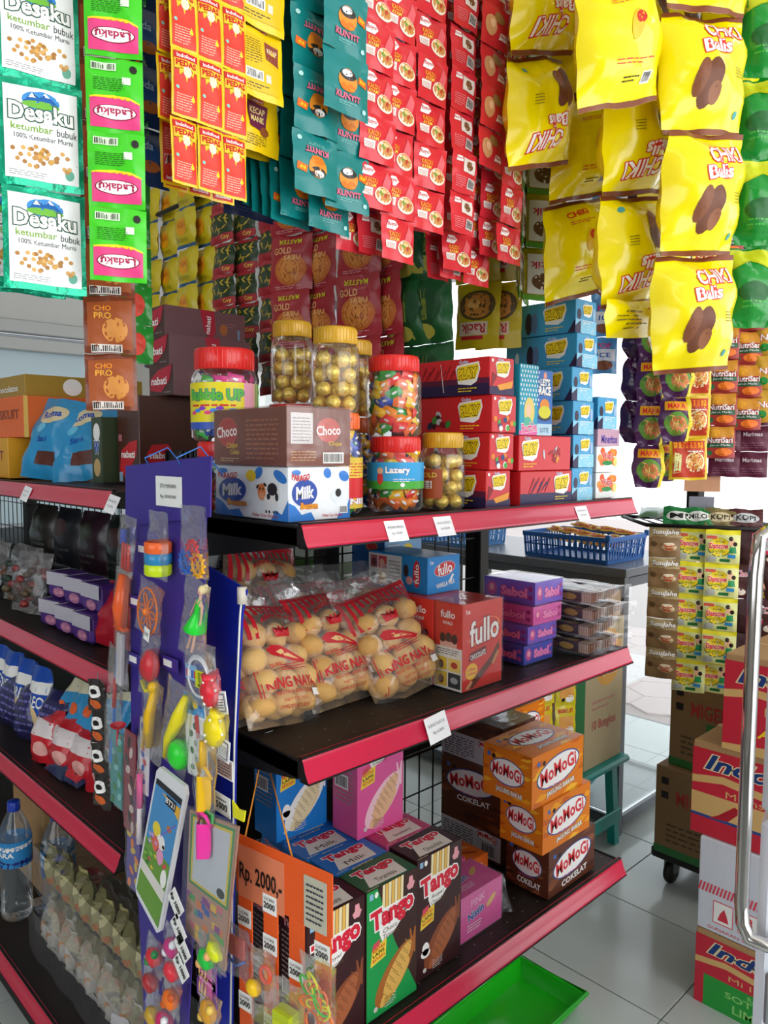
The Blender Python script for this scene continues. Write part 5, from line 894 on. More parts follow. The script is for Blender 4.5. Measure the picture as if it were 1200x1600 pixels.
a.rect(14, 14, 15.5, 70, RI, 1.2).rect(18, 14, 19.2, 70, RI, 1.2)
a.rect(108, 30, 124, 40, cW, 2.5)
def cookie_bag(label, P, yaw, tilt, roll=0, w=.165, h=.235, seed=0):
    t = thing('cookie_bag', label, 'cookie bag', P, (tilt, roll, radians(yaw)), 'clear bags of round cookies'); r = random.Random(seed)
    T = .07; f = pil_map(w, h, T, .012, .004, seed, ex=2.4)
    def g(x, y, o, sd=-1):
        X, Y, Z = f(x, y*1.12, o, sd) if y*1.12 < h*.93 else f(x, min(h, y+h*.05), o, sd)
        return (X, Y+T*.42, Z*.98)
    q = MB(); q.grid(lambda s_, v: f2(s_*w, v*h, .0, -1), 14, 16, CLEAR) if False else None
    def f2(x, y, o, sd=-1):
        X = x-w/2; yy = y/h; prof = 1 if .12 < yy < .68 else (max(0, (yy-.03)/.09) if yy <= .12 else max(0, (.84-yy)/.16))
        prof = max(0, min(1, prof))**.7; ed = max(0, 1-abs(2*X/w)**2.6)**.7
        wv = .0025*sin(X*90+seed)*sin(y*70+seed*2)+(.004*sin(X*60+seed) if yy > .84 else 0)
        return (X*(1-.05*sin(yy*pi)), sd*(T/2*prof*ed+o)+wv+T*.5, y)
    q.grid(lambda s_, v: f2(s_*w, v*h, .0, -1), 16, 18, CLEAR); q.grid(lambda s_, v: f2(s_*w, v*h, .0, 1), 10, 12, CLEAR, flip=True); q.art(a, lambda x, y, o: f2(x, y, o, -1), w, h, .0002, .012); q.build('film', t)
    z = .03; k = 0
    while z < h*.7:
        n_ = 3
        for i in range(n_):
            for l in (0, 1):
                x = (i-1)*.045+(.01 if k % 2 else -.01)*(1 if l else .6); 
                if abs(x) > w/2-.026: x *= .8
                wid = 1 if .035 < z < h*.62 else .6
                link('cookie', r.choice((mCk, mCk2)), t, (x, T*.5+(l-.5)*.022*wid, z+r.random()*.006), (r.random()*6, r.random()*.5, r.random()*.8))
        z += .036; k += 1
    return t
def cb(x, y): p = onz(x, y, Z2); return p
for i, (x, y, yw, tl, ro, L_) in enumerate(((474, 1140, 8, -.5, .16, 'clear cookie bag with red print, leftmost of the front three'), (566, 1106, 3, -.5, .0, 'clear cookie bag with red print, middle of the front three'), (664, 1092, -6, -.5, -.2, 'clear cookie bag with red print, rightmost, leaning against the red wafer stick boxes'))):
    p = cb(x, y); cookie_bag(L_, (p.x, p.y, Z2+.018), yw, tl, ro, seed=i+1)
for i, (x, y, z, yw, tl, ro, L_) in enumerate(((.035, .13, .0, 14, -.55, .1, 'clear cookie bag lying behind the leftmost front bag, near the blue sheet'), (.10, .21, .015, 4, -.55, -.1, 'clear cookie bag in the second row with its sealed top up against the mesh'), (.21, .20, .015, -4, -.5, .05, 'clear cookie bag in the second row, middle, its shiny top flopping over'), (.31, .19, .01, -10, -.5, 0, 'clear cookie bag in the second row beside the rear red boxes'), (.17, .30, .05, 0, -.15, .1, 'rearmost clear cookie bag, silvery top standing against the wire mesh'))):
    cookie_bag(L_, (x, y, Z2+z+.018), yw, tl, ro, seed=i+11, h=.22)
# ================================================================ toy cards hanging at the corner (plane facing -x)
PURP = M('#3b2a8c', .5, 0, 'board', .05, 40, .06, .2); BLUEB = M('#1226a4', .45, 0, 'board', .05, 40, .06, .2)
UT = -.085
def UP(x, y, u=UT): return onu(x, y, u)
def onpl(pts, u): return [(onu(x, y, u).y, onu(x, y, u).z) for x, y in pts]
tb = thing('toy_display_board', 'purple cardboard board hung with bagged toys at the corner of the shelving', 'display board', (UT, .2, .45))
def plpoly(name, pts, u, th, m, parent=None, off=(0, 0, 0)):
    q = MB(); q.prism([(a_-off[1], b_-off[2]) for a_, b_ in onpl(pts, u)], u-off[0], u+th-off[0], m, 'x'); return q.build(name, parent)
OF = (UT, .2, .45)
TH_ = plpoly('header', [(196, 728), (330, 712), (328, 808), (196, 822)], UT, .002, PURP, tb, OF)
TBK = plpoly('back_panel', [(203, 800), (322, 790), (312, 1250), (292, 1640), (228, 1640), (205, 1200)], UT+.006, .002, PURP, tb, OF)
q = MB(); P = UP(264, 768, UT-.001); q.box(-.001, -.038, -.022, 0, .038, .022, WHITE); a = A(76, 44); a.text('ISTA MAINAN', 38, 30, 46, 6, cK, bold=0).text('Rp 5000,00', 38, 14, 46, 6, cK, bold=0); q.art(a, lambda x, y, o: (-.001-o, .038-x, y-.022), .076, .044); o = q.build('price_note', TH_, (P.x-OF[0], P.y-OF[1], P.z-OF[2]))
for x in (232, 282): 
    q = MB(); A_ = UP(x, 722); q.tube([(UT-OF[0], A_.y-OF[1], A_.z-.004-OF[2]), (UT-.006-OF[0], A_.y-OF[1], A_.z+.006-OF[2]), (UT+.03-OF[0], A_.y-.004-OF[1], A_.z+.022-OF[2]), (UT+.07-OF[0], A_.y-OF[1], A_.z-.02-OF[2])], .0012, M('#3a78c8', .5, 0, 'string'), 5); q.build('string', tb)
for (x, y) in ((222, 858), (210, 940), (208, 1030), (262, 1036)):
    A_ = UP(x, y, UT-.002); q = MB(); q.box(0, -.03, -.01, .001, .03, .01, PURP); q.box(-.0006, -.012, -.005, -.0001, .012, .005, WHITE); q.build('tab', TBK, (UT-.002-OF[0], A_.y-OF[1], A_.z-OF[2]))
bs = plpoly('blue_backing_sheet', [(325, 885), (385, 922), (378, 960), (368, 1160), (362, 1600), (322, 1600), (318, 1240)], -.03, .003, BLUEB); tag(bs, 'bright blue backing sheet with white torn edge behind the bagged toys', 'sheet')
q = MB(); ed = [Vector((-.032, *onpl([p], -.03)[0])) for p in ((381, 922), (377, 960), (368, 1160), (362, 1600))]; q.tube(ed, .0016, WHITE, 5); o = q.build('white_edge', bs)
q = MB(); ed = Vector((-.032, *onpl([(380, 930)], -.03)[0])); q.tube([ed+Vector((0, 0, .012)), ed-Vector((0, 0, .012))], .007, M('#d8cfc0', .7, 0, 'paper')); q.build('rolled_corner', bs)
MEMB = {}
def toybag(name, label, x, y, w, h, u=UT-.012, tilt=0, build=None, header=None, film_=CLEAR, group=None, yaw=0, th=.012, cat='toy'):
    """bag centred on pixel x,y hanging in the plane facing -x; build(root) adds the toy in local coords: x right, z up, -y towards viewer"""
    P = UP(x, y, u); t = thing(name, label, cat, (P.x, P.y, P.z-h/2), (0, radians(tilt), radians(-90+yaw)), group)
    if film_:
        f = pil_map(w, h, th, .004, .0015, int(x+y), ex=3); q = MB()
        q.grid(lambda s_, v: (f(s_*w, v*h, .001, -1)), 8, 10, film_); q.grid(lambda s_, v: (f(s_*w, v*h, .001, 1)), 4, 5, film_, flip=True); q.build('clear_bag', t)
    if header: q = MB(); q.box(-w/2, -.001, h-.004, w/2, .001, h+header[0], card(header[1])); q.build('header_card', t)
    if build: build(t, w, h)
    return t
def pl(c, r=.28): return M(c, r, 0, 'plastic', 0, 40, .03, .2)
def add_part(t, name, fn, c): q = MB(); fn(q, c if not isinstance(c, str) else pl(c)); return q.build(name, t)
def slip(t, z, x=0, w=.022, h=.012, txt='MAINAN'): q = MB(); q.box(x-w/2, -.0105, z, x+w/2, -.010, z+h, WHITE); q.art(A(22, 12).text('Rp 5000', 11, 6, 16, 5, cK, bold=0), lambda X, Y, o: (x-w/2+X, -.0105-o, z+Y), w, h); q.build('price_slip', t)
# left column: sword and arrows
def b_sword(t, w, h):
    add_part(t, 'blade', lambda q, m: q.box(-.012, -.004, h*.02, .006, .004, h*.46, m, .002), '#c8c4c8'); add_part(t, 'grip', lambda q, m: (q.tube([(-.004, 0, h*.5), (0, -.004, h*.68), (.003, 0, h*.95)], [.01, .013, .009], m), q.box(-.02, -.006, h*.49, .016, .006, h*.52, m, .002)), '#e8602a')
toybag('toy_sword', 'orange handled toy sword in a narrow bag, left edge of the toy board', 186, 980, .05, .2, UT-.01, 6, b_sword, cat='toy')
def b_red(t, w, h): add_part(t, 'darts', lambda q, m: [q.tube([(x, 0, h*.1), (x+.004, -.003, h*.55)], [.004, .002], m, 6) for x in (-.01, 0, .01)], '#d8281f'); add_part(t, 'blue_clip', lambda q, m: q.box(-.018, -.003, h*.5, -.008, .003, h*.75, m, .001), '#2a4cc0')
toybag('toy_dart_pack', 'small bag of red toy darts at the top left of the toy board', 195, 852, .05, .095, UT-.02, 8, b_red)
def b_arrow(t, w, h): add_part(t, 'arrow', lambda q, m: q.tube([(.0, 0, h*.03), (.004, 0, h*.97)], .0025, m, 6), '#2a78d8'); add_part(t, 'red_shaft', lambda q, m: q.tube([(.002, -.001, h*.5), (.003, -.001, h*.75)], .0035, m, 6), '#c8242c'); add_part(t, 'suction_cup', lambda q, m: q.lathe([(.002, .0), (.002, .03), (.012, .034), (.013, .036)], m, 12, (.022, -.002, h*.22)), '#e02838'); add_part(t, 'tip', lambda q, m: q.box(-.006, -.003, h*.02, .004, .003, h*.22, m, .001), '#4a9ae8')
toybag('toy_arrow_pack', 'long bag with a blue toy arrow and red suction cup, left side of the board', 172, 1100, .055, .21, UT-.008, 8, b_arrow)
# middle column
def b_cup(t, w, h):
    for k, (c, z) in enumerate((('#c8e01c', 0), ('#2f86b8', 1), ('#f0682c', 2))): add_part(t, 'ring', lambda q, m: q.lathe([(.018, .0), (.02, .002), (.02, .015), (.018, .017)], m, 18, (0, 0, .006+z*.0165)), c)
toybag('stacking_ring_toy', 'bag with lime, blue and orange stacked toy rings', 246, 852, .055, .10, UT-.014, 2, b_cup); 
def b_flower(t, w, h):
    def fn(q, m):
        q.tube([(.03*cos(k*pi/14), -.003, .042+.036*sin(k*pi/14)) for k in range(28)], .0016, m, 6, True)
        for j in range(6):
            a0 = j*pi/3; q.tube([(.016*cos(a0)+.010*cos(k*pi/5)*cos(a0)-.005*sin(k*pi/5)*sin(a0), -.003, .042+.018*sin(a0)+.011*cos(k*pi/5)*sin(a0)+.005*sin(k*pi/5)*cos(a0)) for k in range(10)], .0014, m, 5, True)
        q.ball((0, -.004, .042), .007, m, 8)
    add_part(t, 'propeller_disc', fn, '#f07a20'); slip(t, .004, .018, .016, .02)
toybag('flying_disc_toy', 'bagged orange flower shaped spinning disc toy', 228, 950, .075, .088, UT-.016, 14, b_flower)
def b_redbow(t, w, h): add_part(t, 'ball', lambda q, m: q.ball((0, 0, h*.52), .021, m, 12, (1, .6, 1.2), .15, 2), '#c83038'); add_part(t, 'yellow_base', lambda q, m: (q.tube([(-.02, 0, h*.2), (0, -.003, h*.12), (.02, 0, h*.22)], .004, m, 6), q.tube([(.005, 0, h*.16), (.02, -.002, h*.02)], .003, m, 5)), '#e8e020')
toybag('bagged_ball_toy', 'bagged dark red ball toy with yellow base', 230, 1040, .06, .1, UT-.016, 8, b_redbow)
def b_yel(t, w, h):
    add_part(t, 'water_gun', lambda q, m: (q.tube([(-.004, 0, .02), (.0, -.004, .07), (.006, 0, .118)], [.006, .009, .006], m, 8), q.box(-.02, -.004, .05, .004, .004, .075, m, .002), q.tube([(-.022, 0, .01), (-.016, 0, .06)], .0035, m, 6), q.ball((.004, -.002, .12), .009, m, 8)), '#e8b81c')
toybag('toy_figure_pack', 'bagged golden yellow toy gun in the middle of the toy board', 232, 1122, .065, .13, UT-.016, 8, b_yel)
def b_bat(t, w, h): add_part(t, 'bat', lambda q, m: q.tube([(-.02, 0, .005), (-.012, -.002, .04), (.012, -.004, .09), (.018, 0, .125)], [.004, .008, .011, .005], m, 10), '#f0e020'); add_part(t, 'green_ball', lambda q, m: q.ball((.016, 0, .03), .021, m, 12, (1, .7, 1.1)), '#2fd838')
toybag('bat_and_ball_toy', 'bagged bright yellow plastic bat with a lime green ball', 266, 1128, .075, .135, UT-.014, 14, b_bat)
# right column
def b_gears(t, w, h):
    for c, x, z, rr in (('#d8282c', 0, .036, .015), ('#2a68c8', -.018, .02, .0165), ('#f0b01c', .014, .018, .0165)):
        def fn(q, m):
            q.tube([(x+rr*.8*cos(k*pi/10), -.002, z+rr*.8*sin(k*pi/10)) for k in range(20)], .0022, m, 6, True)
            for k in range(12): q.box(x+rr*cos(k*pi/6)-.0016, -.004, z+rr*sin(k*pi/6)-.0016, x+rr*cos(k*pi/6)+.0016, .0, z+rr*sin(k*pi/6)+.0016, m)
            for k in range(3): q.tube([(x-rr*.75*cos(k*pi/3), -.002, z-rr*.75*sin(k*pi/3)), (x+rr*.75*cos(k*pi/3), -.002, z+rr*.75*sin(k*pi/3))], .0013, m, 5)
        add_part(t, 'gear', fn, c)
toybag('gear_toy', 'bag with red, blue and yellow toy gears, top right of the toy board', 302, 846, .07, .098, UT-.016, 0, b_gears)
SKIN = M('#e8b8a0', .45, 0, 'plastic_skin', 0, 40, .03)
def b_doll(t, w, h):
    bm_v = [(0, 0, .118), (0, 0, .108), (0, 0, .1), (0, 0, .082), (0, 0, .068), (-.005, 0, .04), (-.007, 0, .02), (-.008, -.001, .004), (.005, 0, .04), (.006, 0, .02), (.006, -.001, .004), (-.0095, 0, .1), (-.014, -.001, .082), (-.016, -.003, .066), (.0095, 0, .1), (.015, -.001, .084), (.017, -.002, .066)]
    ed = [(0, 1), (1, 2), (2, 3), (3, 4), (4, 5), (5, 6), (6, 7), (4, 8), (8, 9), (9, 10), (2, 11), (11, 12), (12, 13), (2, 14), (14, 15), (15, 16)]
    rad = [.0035, .0028, .006, .0055, .006, .0034, .0028, .0024, .0034, .0028, .0024, .0028, .002, .0018, .0028, .002, .0018]
    me = bpy.data.meshes.new('doll_body'); me.from_pydata(bm_v, ed, []); me.materials.append(SKIN); o = link('doll_body', me, t, (0, -.002, .01), (0, .15, 0)); sk = o.modifiers.new('s', 'SKIN')
    for i, rr in enumerate(rad): me.skin_vertices[0].data[i].radius = (rr, rr*.85)
    me.skin_vertices[0].data[4].use_root = True; o.modifiers.new('u', 'SUBSURF').levels = 1; o.modifiers['u'].render_levels = 2
    hd = MB(); hd.ball((0, -.0005, .124), .0068, SKIN, 14, (.9, .95, 1.12)); hd.ball((0, -.0072, .1235), .001, SKIN, 6)
    for s_ in (-1, 1): hd.ball((s_*.0026, -.0062, .1245), .0009, M('#2a2a3a'), 6); hd.ball((s_*.0062, 0, .124), .0012, SKIN, 6)
    hd.box(-.0016, -.0069, .1202, .0016, -.0062, .1208, M('#c8404a')); hd.build('doll_head', o)
    hr = MB(); hr.ball((0, .0012, .1265), .0078, M('#ecd8a0', .5), 12, (1, 1, 1.05)); hr.ball((.002, .005, .134), .004, M('#ecd8a0', .5), 8); hr.build('hair', o)
    dr = MB(); dr.lathe([(.0065, .1), (.0068, .092), (.006, .084), (.0075, .078), (.014, .062), (.0195, .048), (.019, .047)], pl('#22d035'), 20); [dr.tube([(s_*.004, -.005, .1), (s_*.0035, -.001, .108)], .001, pl('#22d035'), 5) for s_ in (-1, 1)]; dr.build('green_dress', o)
    for p in (hd, ): pass
DT = toybag('toy_doll', 'small toy doll in a bright green dress in a clear bag', 296, 952, .085, .148, UT-.02, 12, b_doll); DT.scale = (.78, .78, .78); DT.location.z += .006
def b_ring(t, w, h):
    add_part(t, 'white_tubing', lambda q, m: [q.tube([(.003*j+(.034-.002*j)*cos(k*pi/14), -.003-.002*j, .05+(.034-.002*j)*sin(k*pi/14)) for k in range(28)], .0013, m, 6, True) for j in range(3)], '#e8e8ee')
    q = MB(); q.box(.0, -.008, .034, .034, -.007, .062, pl('#d8e020')); q.art(A(34, 28).text('Refill', 12, 14, 22, 7, cK, rot=pi/2, z=2, bold=0).text('STAP', 24, 14, 24, 10, cK, rot=pi/2, z=2), lambda x, y, o: (x, -.008-o, .034+y), .034, .028); q.build('yellow_refill_label', t)
    q = MB(); q.box(-.034, -.0065, .042, .0, -.0055, .066, pl('#8ab8e0')); [q.box(-.03+k*.008, -.0072, .046, -.025+k*.008, -.0066, .058, pl(('#d84040', '#f0f0f0', '#3a6ac8')[k % 3])) for k in range(4)]; q.build('picture_card', t)
toybag('refill_ring_toy', 'bag with coiled white tubing and a yellow refill label', 312, 1045, .09, .105, UT-.018, 0, b_ring).scale = (.85, .85, .85)
DOT = '#f4f0e8'
def b_bal(c, r_=.02):
    def fn(t, w, h):
        add_part(t, 'balloon', lambda q, m: (q.ball((0, -.002, h*.5), r_, m, 12, (1, .6, 1.15), .12, 4), q.tube([(0, -.002, h*.7), (.004, -.002, h*.88)], [.008, .011], m, 8)), c)
        q = MB(); rr = random.Random(5)
        for k in range(12):
            th, ph = rr.random()*pi, rr.random()*pi; q.ball((r_*1.0*cos(th)*sin(ph)*.97, -.002-r_*.6*abs(sin(th)*sin(ph))*1.02, h*.5+r_*1.12*cos(ph)), .0022, pl(DOT), 6)
        tag(q.build('white_dots', t), kind='stuff')
        q = MB(); q.box(.006, .002, .0, .032, .003, .03, WHITE); q.art(A(26, 30).rect(3, 3, 23, 27, ink('#7a7a90'), 1).rect(5, 5, 21, 25, WHITE, 2).lines(6, 8, 20, 22, 4, cK, 3), lambda x, y, o: (.006+x, .002-o, y), .026, .03); q.build('card_slip', t)
    return fn
toybag('balloon_pack', 'red polka dot balloon toy in a small bag', 334, 1082, .05, .06, UT-.022, -14, b_bal('#e02c3c', .018)); toybag('balloon_pack', 'yellow polka dot balloon toy below the red one', 334, 1138, .055, .072, UT-.022, 8, b_bal('#f0d818', .021))
def b_alpha(t, w, h):
    q = MB(); q.box(-w/2, 0, 0, w/2, .0015, h, WHITE); a = A(60, 130); a.rect(0, 96, 60, 130, ink('#2a9ad8'), 1).text('2', 22, 113, 14, 20, cK, z=2, bold=.04).ell(34, 114, 8, 8, cY, 1.4).ell(50, 116, 6, 7, ink('#1c3f9c'), 1.4).poly([(34, 60), (30, 94), (42, 100), (44, 64)], ink('#d0242c'), 1.4)
    for k in range(6): a.ell(18+(k % 2)*12, 14+k*13, 6, 5, ink(('#3a7a3c', '#6a8a6a', '#2a5a30')[k % 3]), 1.3, 8, k)
    q.art(a, lambda x, y, o: (x-w/2, -o, y), w, h); q.build('backing_card', t)
toybag('number_toy_card', 'white toy card with a blue top and figure 2, behind the polka dot balloons', 308, 1150, .055, .12, UT-.010, -4, b_alpha)
def b_scoop(c, c2):
    def fn(t, w, h):
        def sc(q, m):
            q.grid(lambda s_, v: ((s_-.5)*.03*(1-.25*abs(2*v-1)**3), -.012+.014*abs(2*s_-1)**1.5, .008+v*.05), 8, 8, m); q.tube([(-.015, .002, .055), (-.011, -.004, .07), (.011, -.004, .07), (.015, .002, .055)], .0028, m, 6)
            if h > .09: q.tube([(0, -.002, .07), (0, -.002, h-.005)], .0055, m, 8)
        add_part(t, 'scoop', sc, c)
        if c2: add_part(t, 'green_handle', lambda q, m: q.box(-.004, 0, .06, .02, .004, .075, m, .002), c2)
    return fn
toybag('toy_shovel', 'yellow plastic sand shovel in a bag', 318, 1212, .055, .11, UT-.022, 2, b_scoop('#f4c01c', None)); toybag('toy_scoop', 'pink plastic scoop with green handle below the yellow shovel', 318, 1305, .045, .075, UT-.026, 2, b_scoop('#f038a0', '#28b858'), film_=None)
for (x, y, k) in ((352, 1215, 0), (348, 1272, 1)):
    q = MB(); q.box(-.02, -.001, 0, .02, 0, .028, WHITE); q.art(A(40, 28).rect(2, 2, 38, 26, ink(('#a88c8a', '#b8bcc8')[k]), 1).lines(4, 4, 36, 24, 5, cK, 2) if not k else A(40, 28).text('5000', 20, 12, 28, 10, cK, z=2).lines(6, 20, 32, 25, 1, cK), lambda X, Y, o: (X-.02, -.001-o, Y), .04, .028); P = UP(x, y, UT-.002); tag(q.build('paper_slip', None, P, (0, 0, -pi/2)), ('printed paper slip with small figures beside the yellow shovel', 'white price slip between the yellow shovel and the mirror toy')[k], 'price tag')
# toy phone
def cnr(pts, u): return onpl(pts, u)
ph = thing('toy_phone', 'big white toy phone card with a colourful meadow picture, lower middle of the toy board', 'toy', (UT-.03, .25, .6))
c = cnr([(246, 1196), (292, 1232), (248, 1464), (210, 1392)], UT-.03)  # TL TR BR BL
def quadmap(c, u, o0=0):
    def f(x, y, o): # x,y in 0..1
        a_ = [(c[3][k]*(1-x)+c[2][k]*x)*(1-y)+(c[0][k]*(1-x)+c[1][k]*x)*y for k in (0, 1)]
        return (u-o0-o, a_[0], a_[1])
    return f
def sub(f, O): return lambda x, y, o: tuple(a_-b_ for a_, b_ in zip(f(x, y, o), O))
O = (UT-.03, .25, .6); f = sub(quadmap(c, UT-.03), O)
rr_ = [(.08, 0), (.92, 0), (1, .04), (1, .96), (.92, 1), (.08, 1), (0, .96), (0, .04)]
q = MB(); V = [f(x, y, 0) for x, y in rr_]+[f(x, y, -.006) for x, y in rr_]; n = 8; q.add(V, [tuple(range(n)), tuple(range(2*n-1, n-1, -1))]+[(i, i+n, (i+1) % n+n, (i+1) % n) for i in range(n)], pl('#e4e4e8')); q.build('phone_body', ph)
a = A(1, 1); a.rect(.06, .22, .94, .88, ink('#4a90c8'), 1).rect(.06, .88, .94, .92, ink('#2a2a30'), 1).rect(.06, .04, .94, .48, ink('#6a9a3c'), 1.2).rect(.06, .22, .94, .3, ink('#e0dcd4'), 1.6).text('BT21', .62, .84, .3, .035, cW, z=2.6, out=cK).rect(.46, .81, .8, .87, cK, 1.8)
r_ = random.Random(8)
for k in range(36): a.ell(.12+r_.random()*.76, .3+r_.random()*.25, .05, .012, ink(('#e8c040', '#d84a5a', '#3a7a30', '#8ac048', '#c8a8d8')[k % 5]), 1.5+k*.01, 8)
a.ell(.35, .6, .14, .05, ink('#e8d040'), 1.7, 12).ell(.55, .55, .14, .05, ink('#f0ece8'), 1.75, 12).ell(.4, .5, .12, .05, ink('#e06a5a'), 1.8, 12).ell(.6, .46, .12, .05, ink('#e89ac0'), 1.85, 12).ell(.82, .36, .1, .06, cW, 1.9, 12).ell(.72, .68, .08, .02, ink('#c0703c'), 1.8, 10).poly([(.5, .58), (.9, .74), (.9, .75), (.5, .59)], ink('#8a4ac0'), 1.9).poly([(.3, .86), (.94, .86), (.94, .78), (.7, .82)], ink('#e8b03c'), 1.5)
q = MB(); q.art(a, f, 1, 1, .0002); q.build('picture', ph)
wb = thing('mirror_toy_card', 'hanging toy writing board card with a pale panel and colourful border', 'toy', (UT-.02, .12, .6)); O = (UT-.02, .12, .6)
c = cnr([(297, 1265), (372, 1292), (350, 1518), (290, 1452)], UT-.02); f = sub(quadmap(c, UT-.02), O)
q = MB(); q.add([f(*p, 0) for p in ((0, 0), (1, 0), (1, 1), (0, 1))]+[f(*p, -.003) for p in ((0, 0), (1, 0), (1, 1), (0, 1))], [(0, 1, 2, 3), (7, 6, 5, 4), (0, 4, 5, 1), (1, 5, 6, 2), (2, 6, 7, 3), (3, 7, 4, 0)], card('#9a7a6a')); 
a = A(1, 1); a.rect(0, 0, 1, 1, ink('#b08a78'), 1); r_ = random.Random(3)
for k in range(40): x, y = r_.random()*.85, r_.random()*.36; a.rect(x, y, x+.13, y+.05, ink(('#3a8a8a', '#d87a3c', '#2a5ab0', '#8a3c8c', '#e0b83c', '#c86a7a', '#4aa04c')[k % 7]), 1.1+k*.01)
a.rect(.04, .42, .96, .98, ink('#2f8a50'), 1.7).rect(.08, .44, .92, .96, ink('#d8c040'), 1.8).rect(.12, .46, .88, .94, ink('#c6ccd4'), 1.95).ell(.78, .5, .09, .035, ink('#20262c'), 2.2, 14)
q.art(a, f, 1, 1, .0002); q.build('printed_board', wb); q = MB(); q.add([f(*p, .006) for p in ((-.04, -.03), (1.04, -.03), (1.04, 1.05), (-.04, 1.05))], [(0, 1, 2, 3)], CLEAR); q.build('clear_bag', wb)
q = MB(); P = UP(372, 1268, UT-.02); q.prism([(-.012, -.012), (.012, -.01), (.016, .006), (0, .003), (-.014, .01)], 0, .002, pl('#e8e01c'), 'y'); q.build('yellow_tab', wb, (P.x-O[0], P.y-O[1], P.z-O[2]), (0, 0, -pi/2))
# small toys at the bottom
def b_blob(c, r_=.018, extra=None, sc=(1, .7, 1)):
    def fn(t, w, h):
        add_part(t, 'toy_body', lambda q, m: q.ball((0, -.002, h*.45), r_, m, 12, sc, .2, int(r_*1e4)), c)
        if extra: add_part(t, 'toy_detail', lambda q, m: (q.ball((r_*.6, -.006, h*.45+r_*.8), r_*.4, m, 8), q.ball((-r_*.5, -.006, h*.45-r_*.6), r_*.45, m, 8)), extra)
    return fn
SM = [(240, 1490, '#d8303c', '#2a8a48', 'red and green bagged toy left of the price strips'), (268, 1475, '#c83a80', '#e0e0e8', 'bagged magenta bead toy below the toy phone'), (234, 1530, '#b02c34', None, 'dark red bagged toy, second in the left bottom column'), (268, 1512, '#e03040', None, 'red ridged toy block beside the slanted price papers'), (266, 1556, '#f0741c', '#d85a10', 'orange ridged ball toy with small black eyes'), (322, 1492, '#20c040', '#f0b070', 'green ball toy beside a yellow one'), (336, 1480, '#d8e020', None, 'small lime toy at the bottom of the board card'), (238, 1582, '#c8a02c', None, 'amber toy in the lowest left bag'), (325, 1575, '#d89a28', '#e8c050', 'golden bagged trinket at the bottom of the purple card column'), (255, 1592, '#d02868', '#f0f0f0', 'pink and white toy at the very bottom')]
for x, y, c, e, L_ in SM: toybag('small_bagged_toy', L_, x, y, .05, .058, UT-.02-.004*(x % 3), 8, b_blob(c, .016, e, (1, .7, 1.1 if x % 2 else .9)), group='small bagged toys')
for i, (x, y) in enumerate(((262, 1412), (266, 1452), (272, 1482), (270, 1512))):
    q = MB(); q.box(-.018, -.001, 0, .018, 0, .03, WHITE); q.art(A(36, 30).text('Rp 1000', 18, 15, 32, 11, cK, z=2, bold=.04), lambda X, Y, o: (X-.018, -.001-o, Y), .036, .03); P = UP(x+8, y+6, UT-.034); tag(q.build('price_slip', None, P, (0, radians(42), -pi/2)), 'slanted white price slip in a column below the toy phone, %s from the top' % ('first', 'second', 'third', 'fourth')[i], 'price tag', 'slanted price slips')
hk = []
for i, (x, y) in enumerate(((322, 1518), (322, 1545))):
    def b_hook(t, w, h):
        q = MB(); q.box(-w/2, 0, 0, w/2, .002, h, card('#7a3c9c')); q.art(A(50, 36).rect(8, 8, 42, 34, ink('#e870b8'), 1).text('www.paganto.net', 25, 4, 40, 4, cW, z=2, bold=0), lambda X, Y, o: (X-w/2, -o, Y), w, h); q.build('purple_card', t)
        add_part(t, 'hooks', lambda q, m: [q.tube([(-.012+k*.008, -.003, h*.7), (-.012+k*.008, -.004, h*.4), (-.008+k*.008, -.005, h*.3), (-.004+k*.008, -.004, h*.42)], .0009, m, 5) for k in range(3)], M('#c8b468', .25, .9, 'metal'))
    toybag('trinket_card', 'purple trinket card with small metal hooks, %s' % ('upper of two', 'lower of two')[i], x, y, .05, .04, UT-.02, 0, b_hook, film_=None, group='purple trinket cards')
# strip packs and holographic cards hanging at the left of the board
def b_tag(c1, c2, c3):
    def fn(t, w, h):
        q = MB(); q.box(-w/2, 0, 0, w/2, .002, h, card(c1)); a = A(40, 120); rr = random.Random(len(c1)+int(h*1000))
        for k in range(10): a.ell(8+rr.random()*24, 8+k*11, 8, 5, ink((c2, c3)[k % 2]), 1.2+k*.02, 9, rr.random()*3)
        q.art(a, lambda x, y, o: (x-w/2, -o, y), w, h); q.build('backing_card', t)
    return fn
toybag('sticker_card', 'bagged teal and green card with white loop, left lower part of the toy board', 180, 1200, .045, .13, UT-.01, 4, b_tag('#4a9a98', '#3a8a4c', '#8ac8c8')); toybag('sticker_card', 'dark red patterned card strip beside the teal one', 200, 1220, .04, .17, UT-.014, 4, b_tag('#8c2c3c', '#d8c8c0', '#2a2428')); toybag('sticker_card', 'white card strip with red and blue drawings left of the toy phone', 222, 1180, .03, .12, UT-.016, 6, b_tag('#e0dce0', '#c83a4a', '#3a4ab0'))
toybag('sticker_card', 'purple and orange card behind the left edge of the toy phone', 206, 1330, .045, .13, UT-.012, 4, b_tag('#5a4a9c', '#e88a3c', '#d8c048')); toybag('pen_toy', 'pink and white pen toy hanging beside the sticker strips', 216, 1260, .02, .12, UT-.022, 4, lambda t, w, h: (add_part(t, 'barrel', lambda q, m: q.tube([(0, 0, .0), (0, 0, .06)], .004, m, 8), '#e8dce0'), add_part(t, 'cap', lambda q, m: q.tube([(0, 0, .06), (0, 0, .115)], .0048, m, 8), '#f05a9c')))
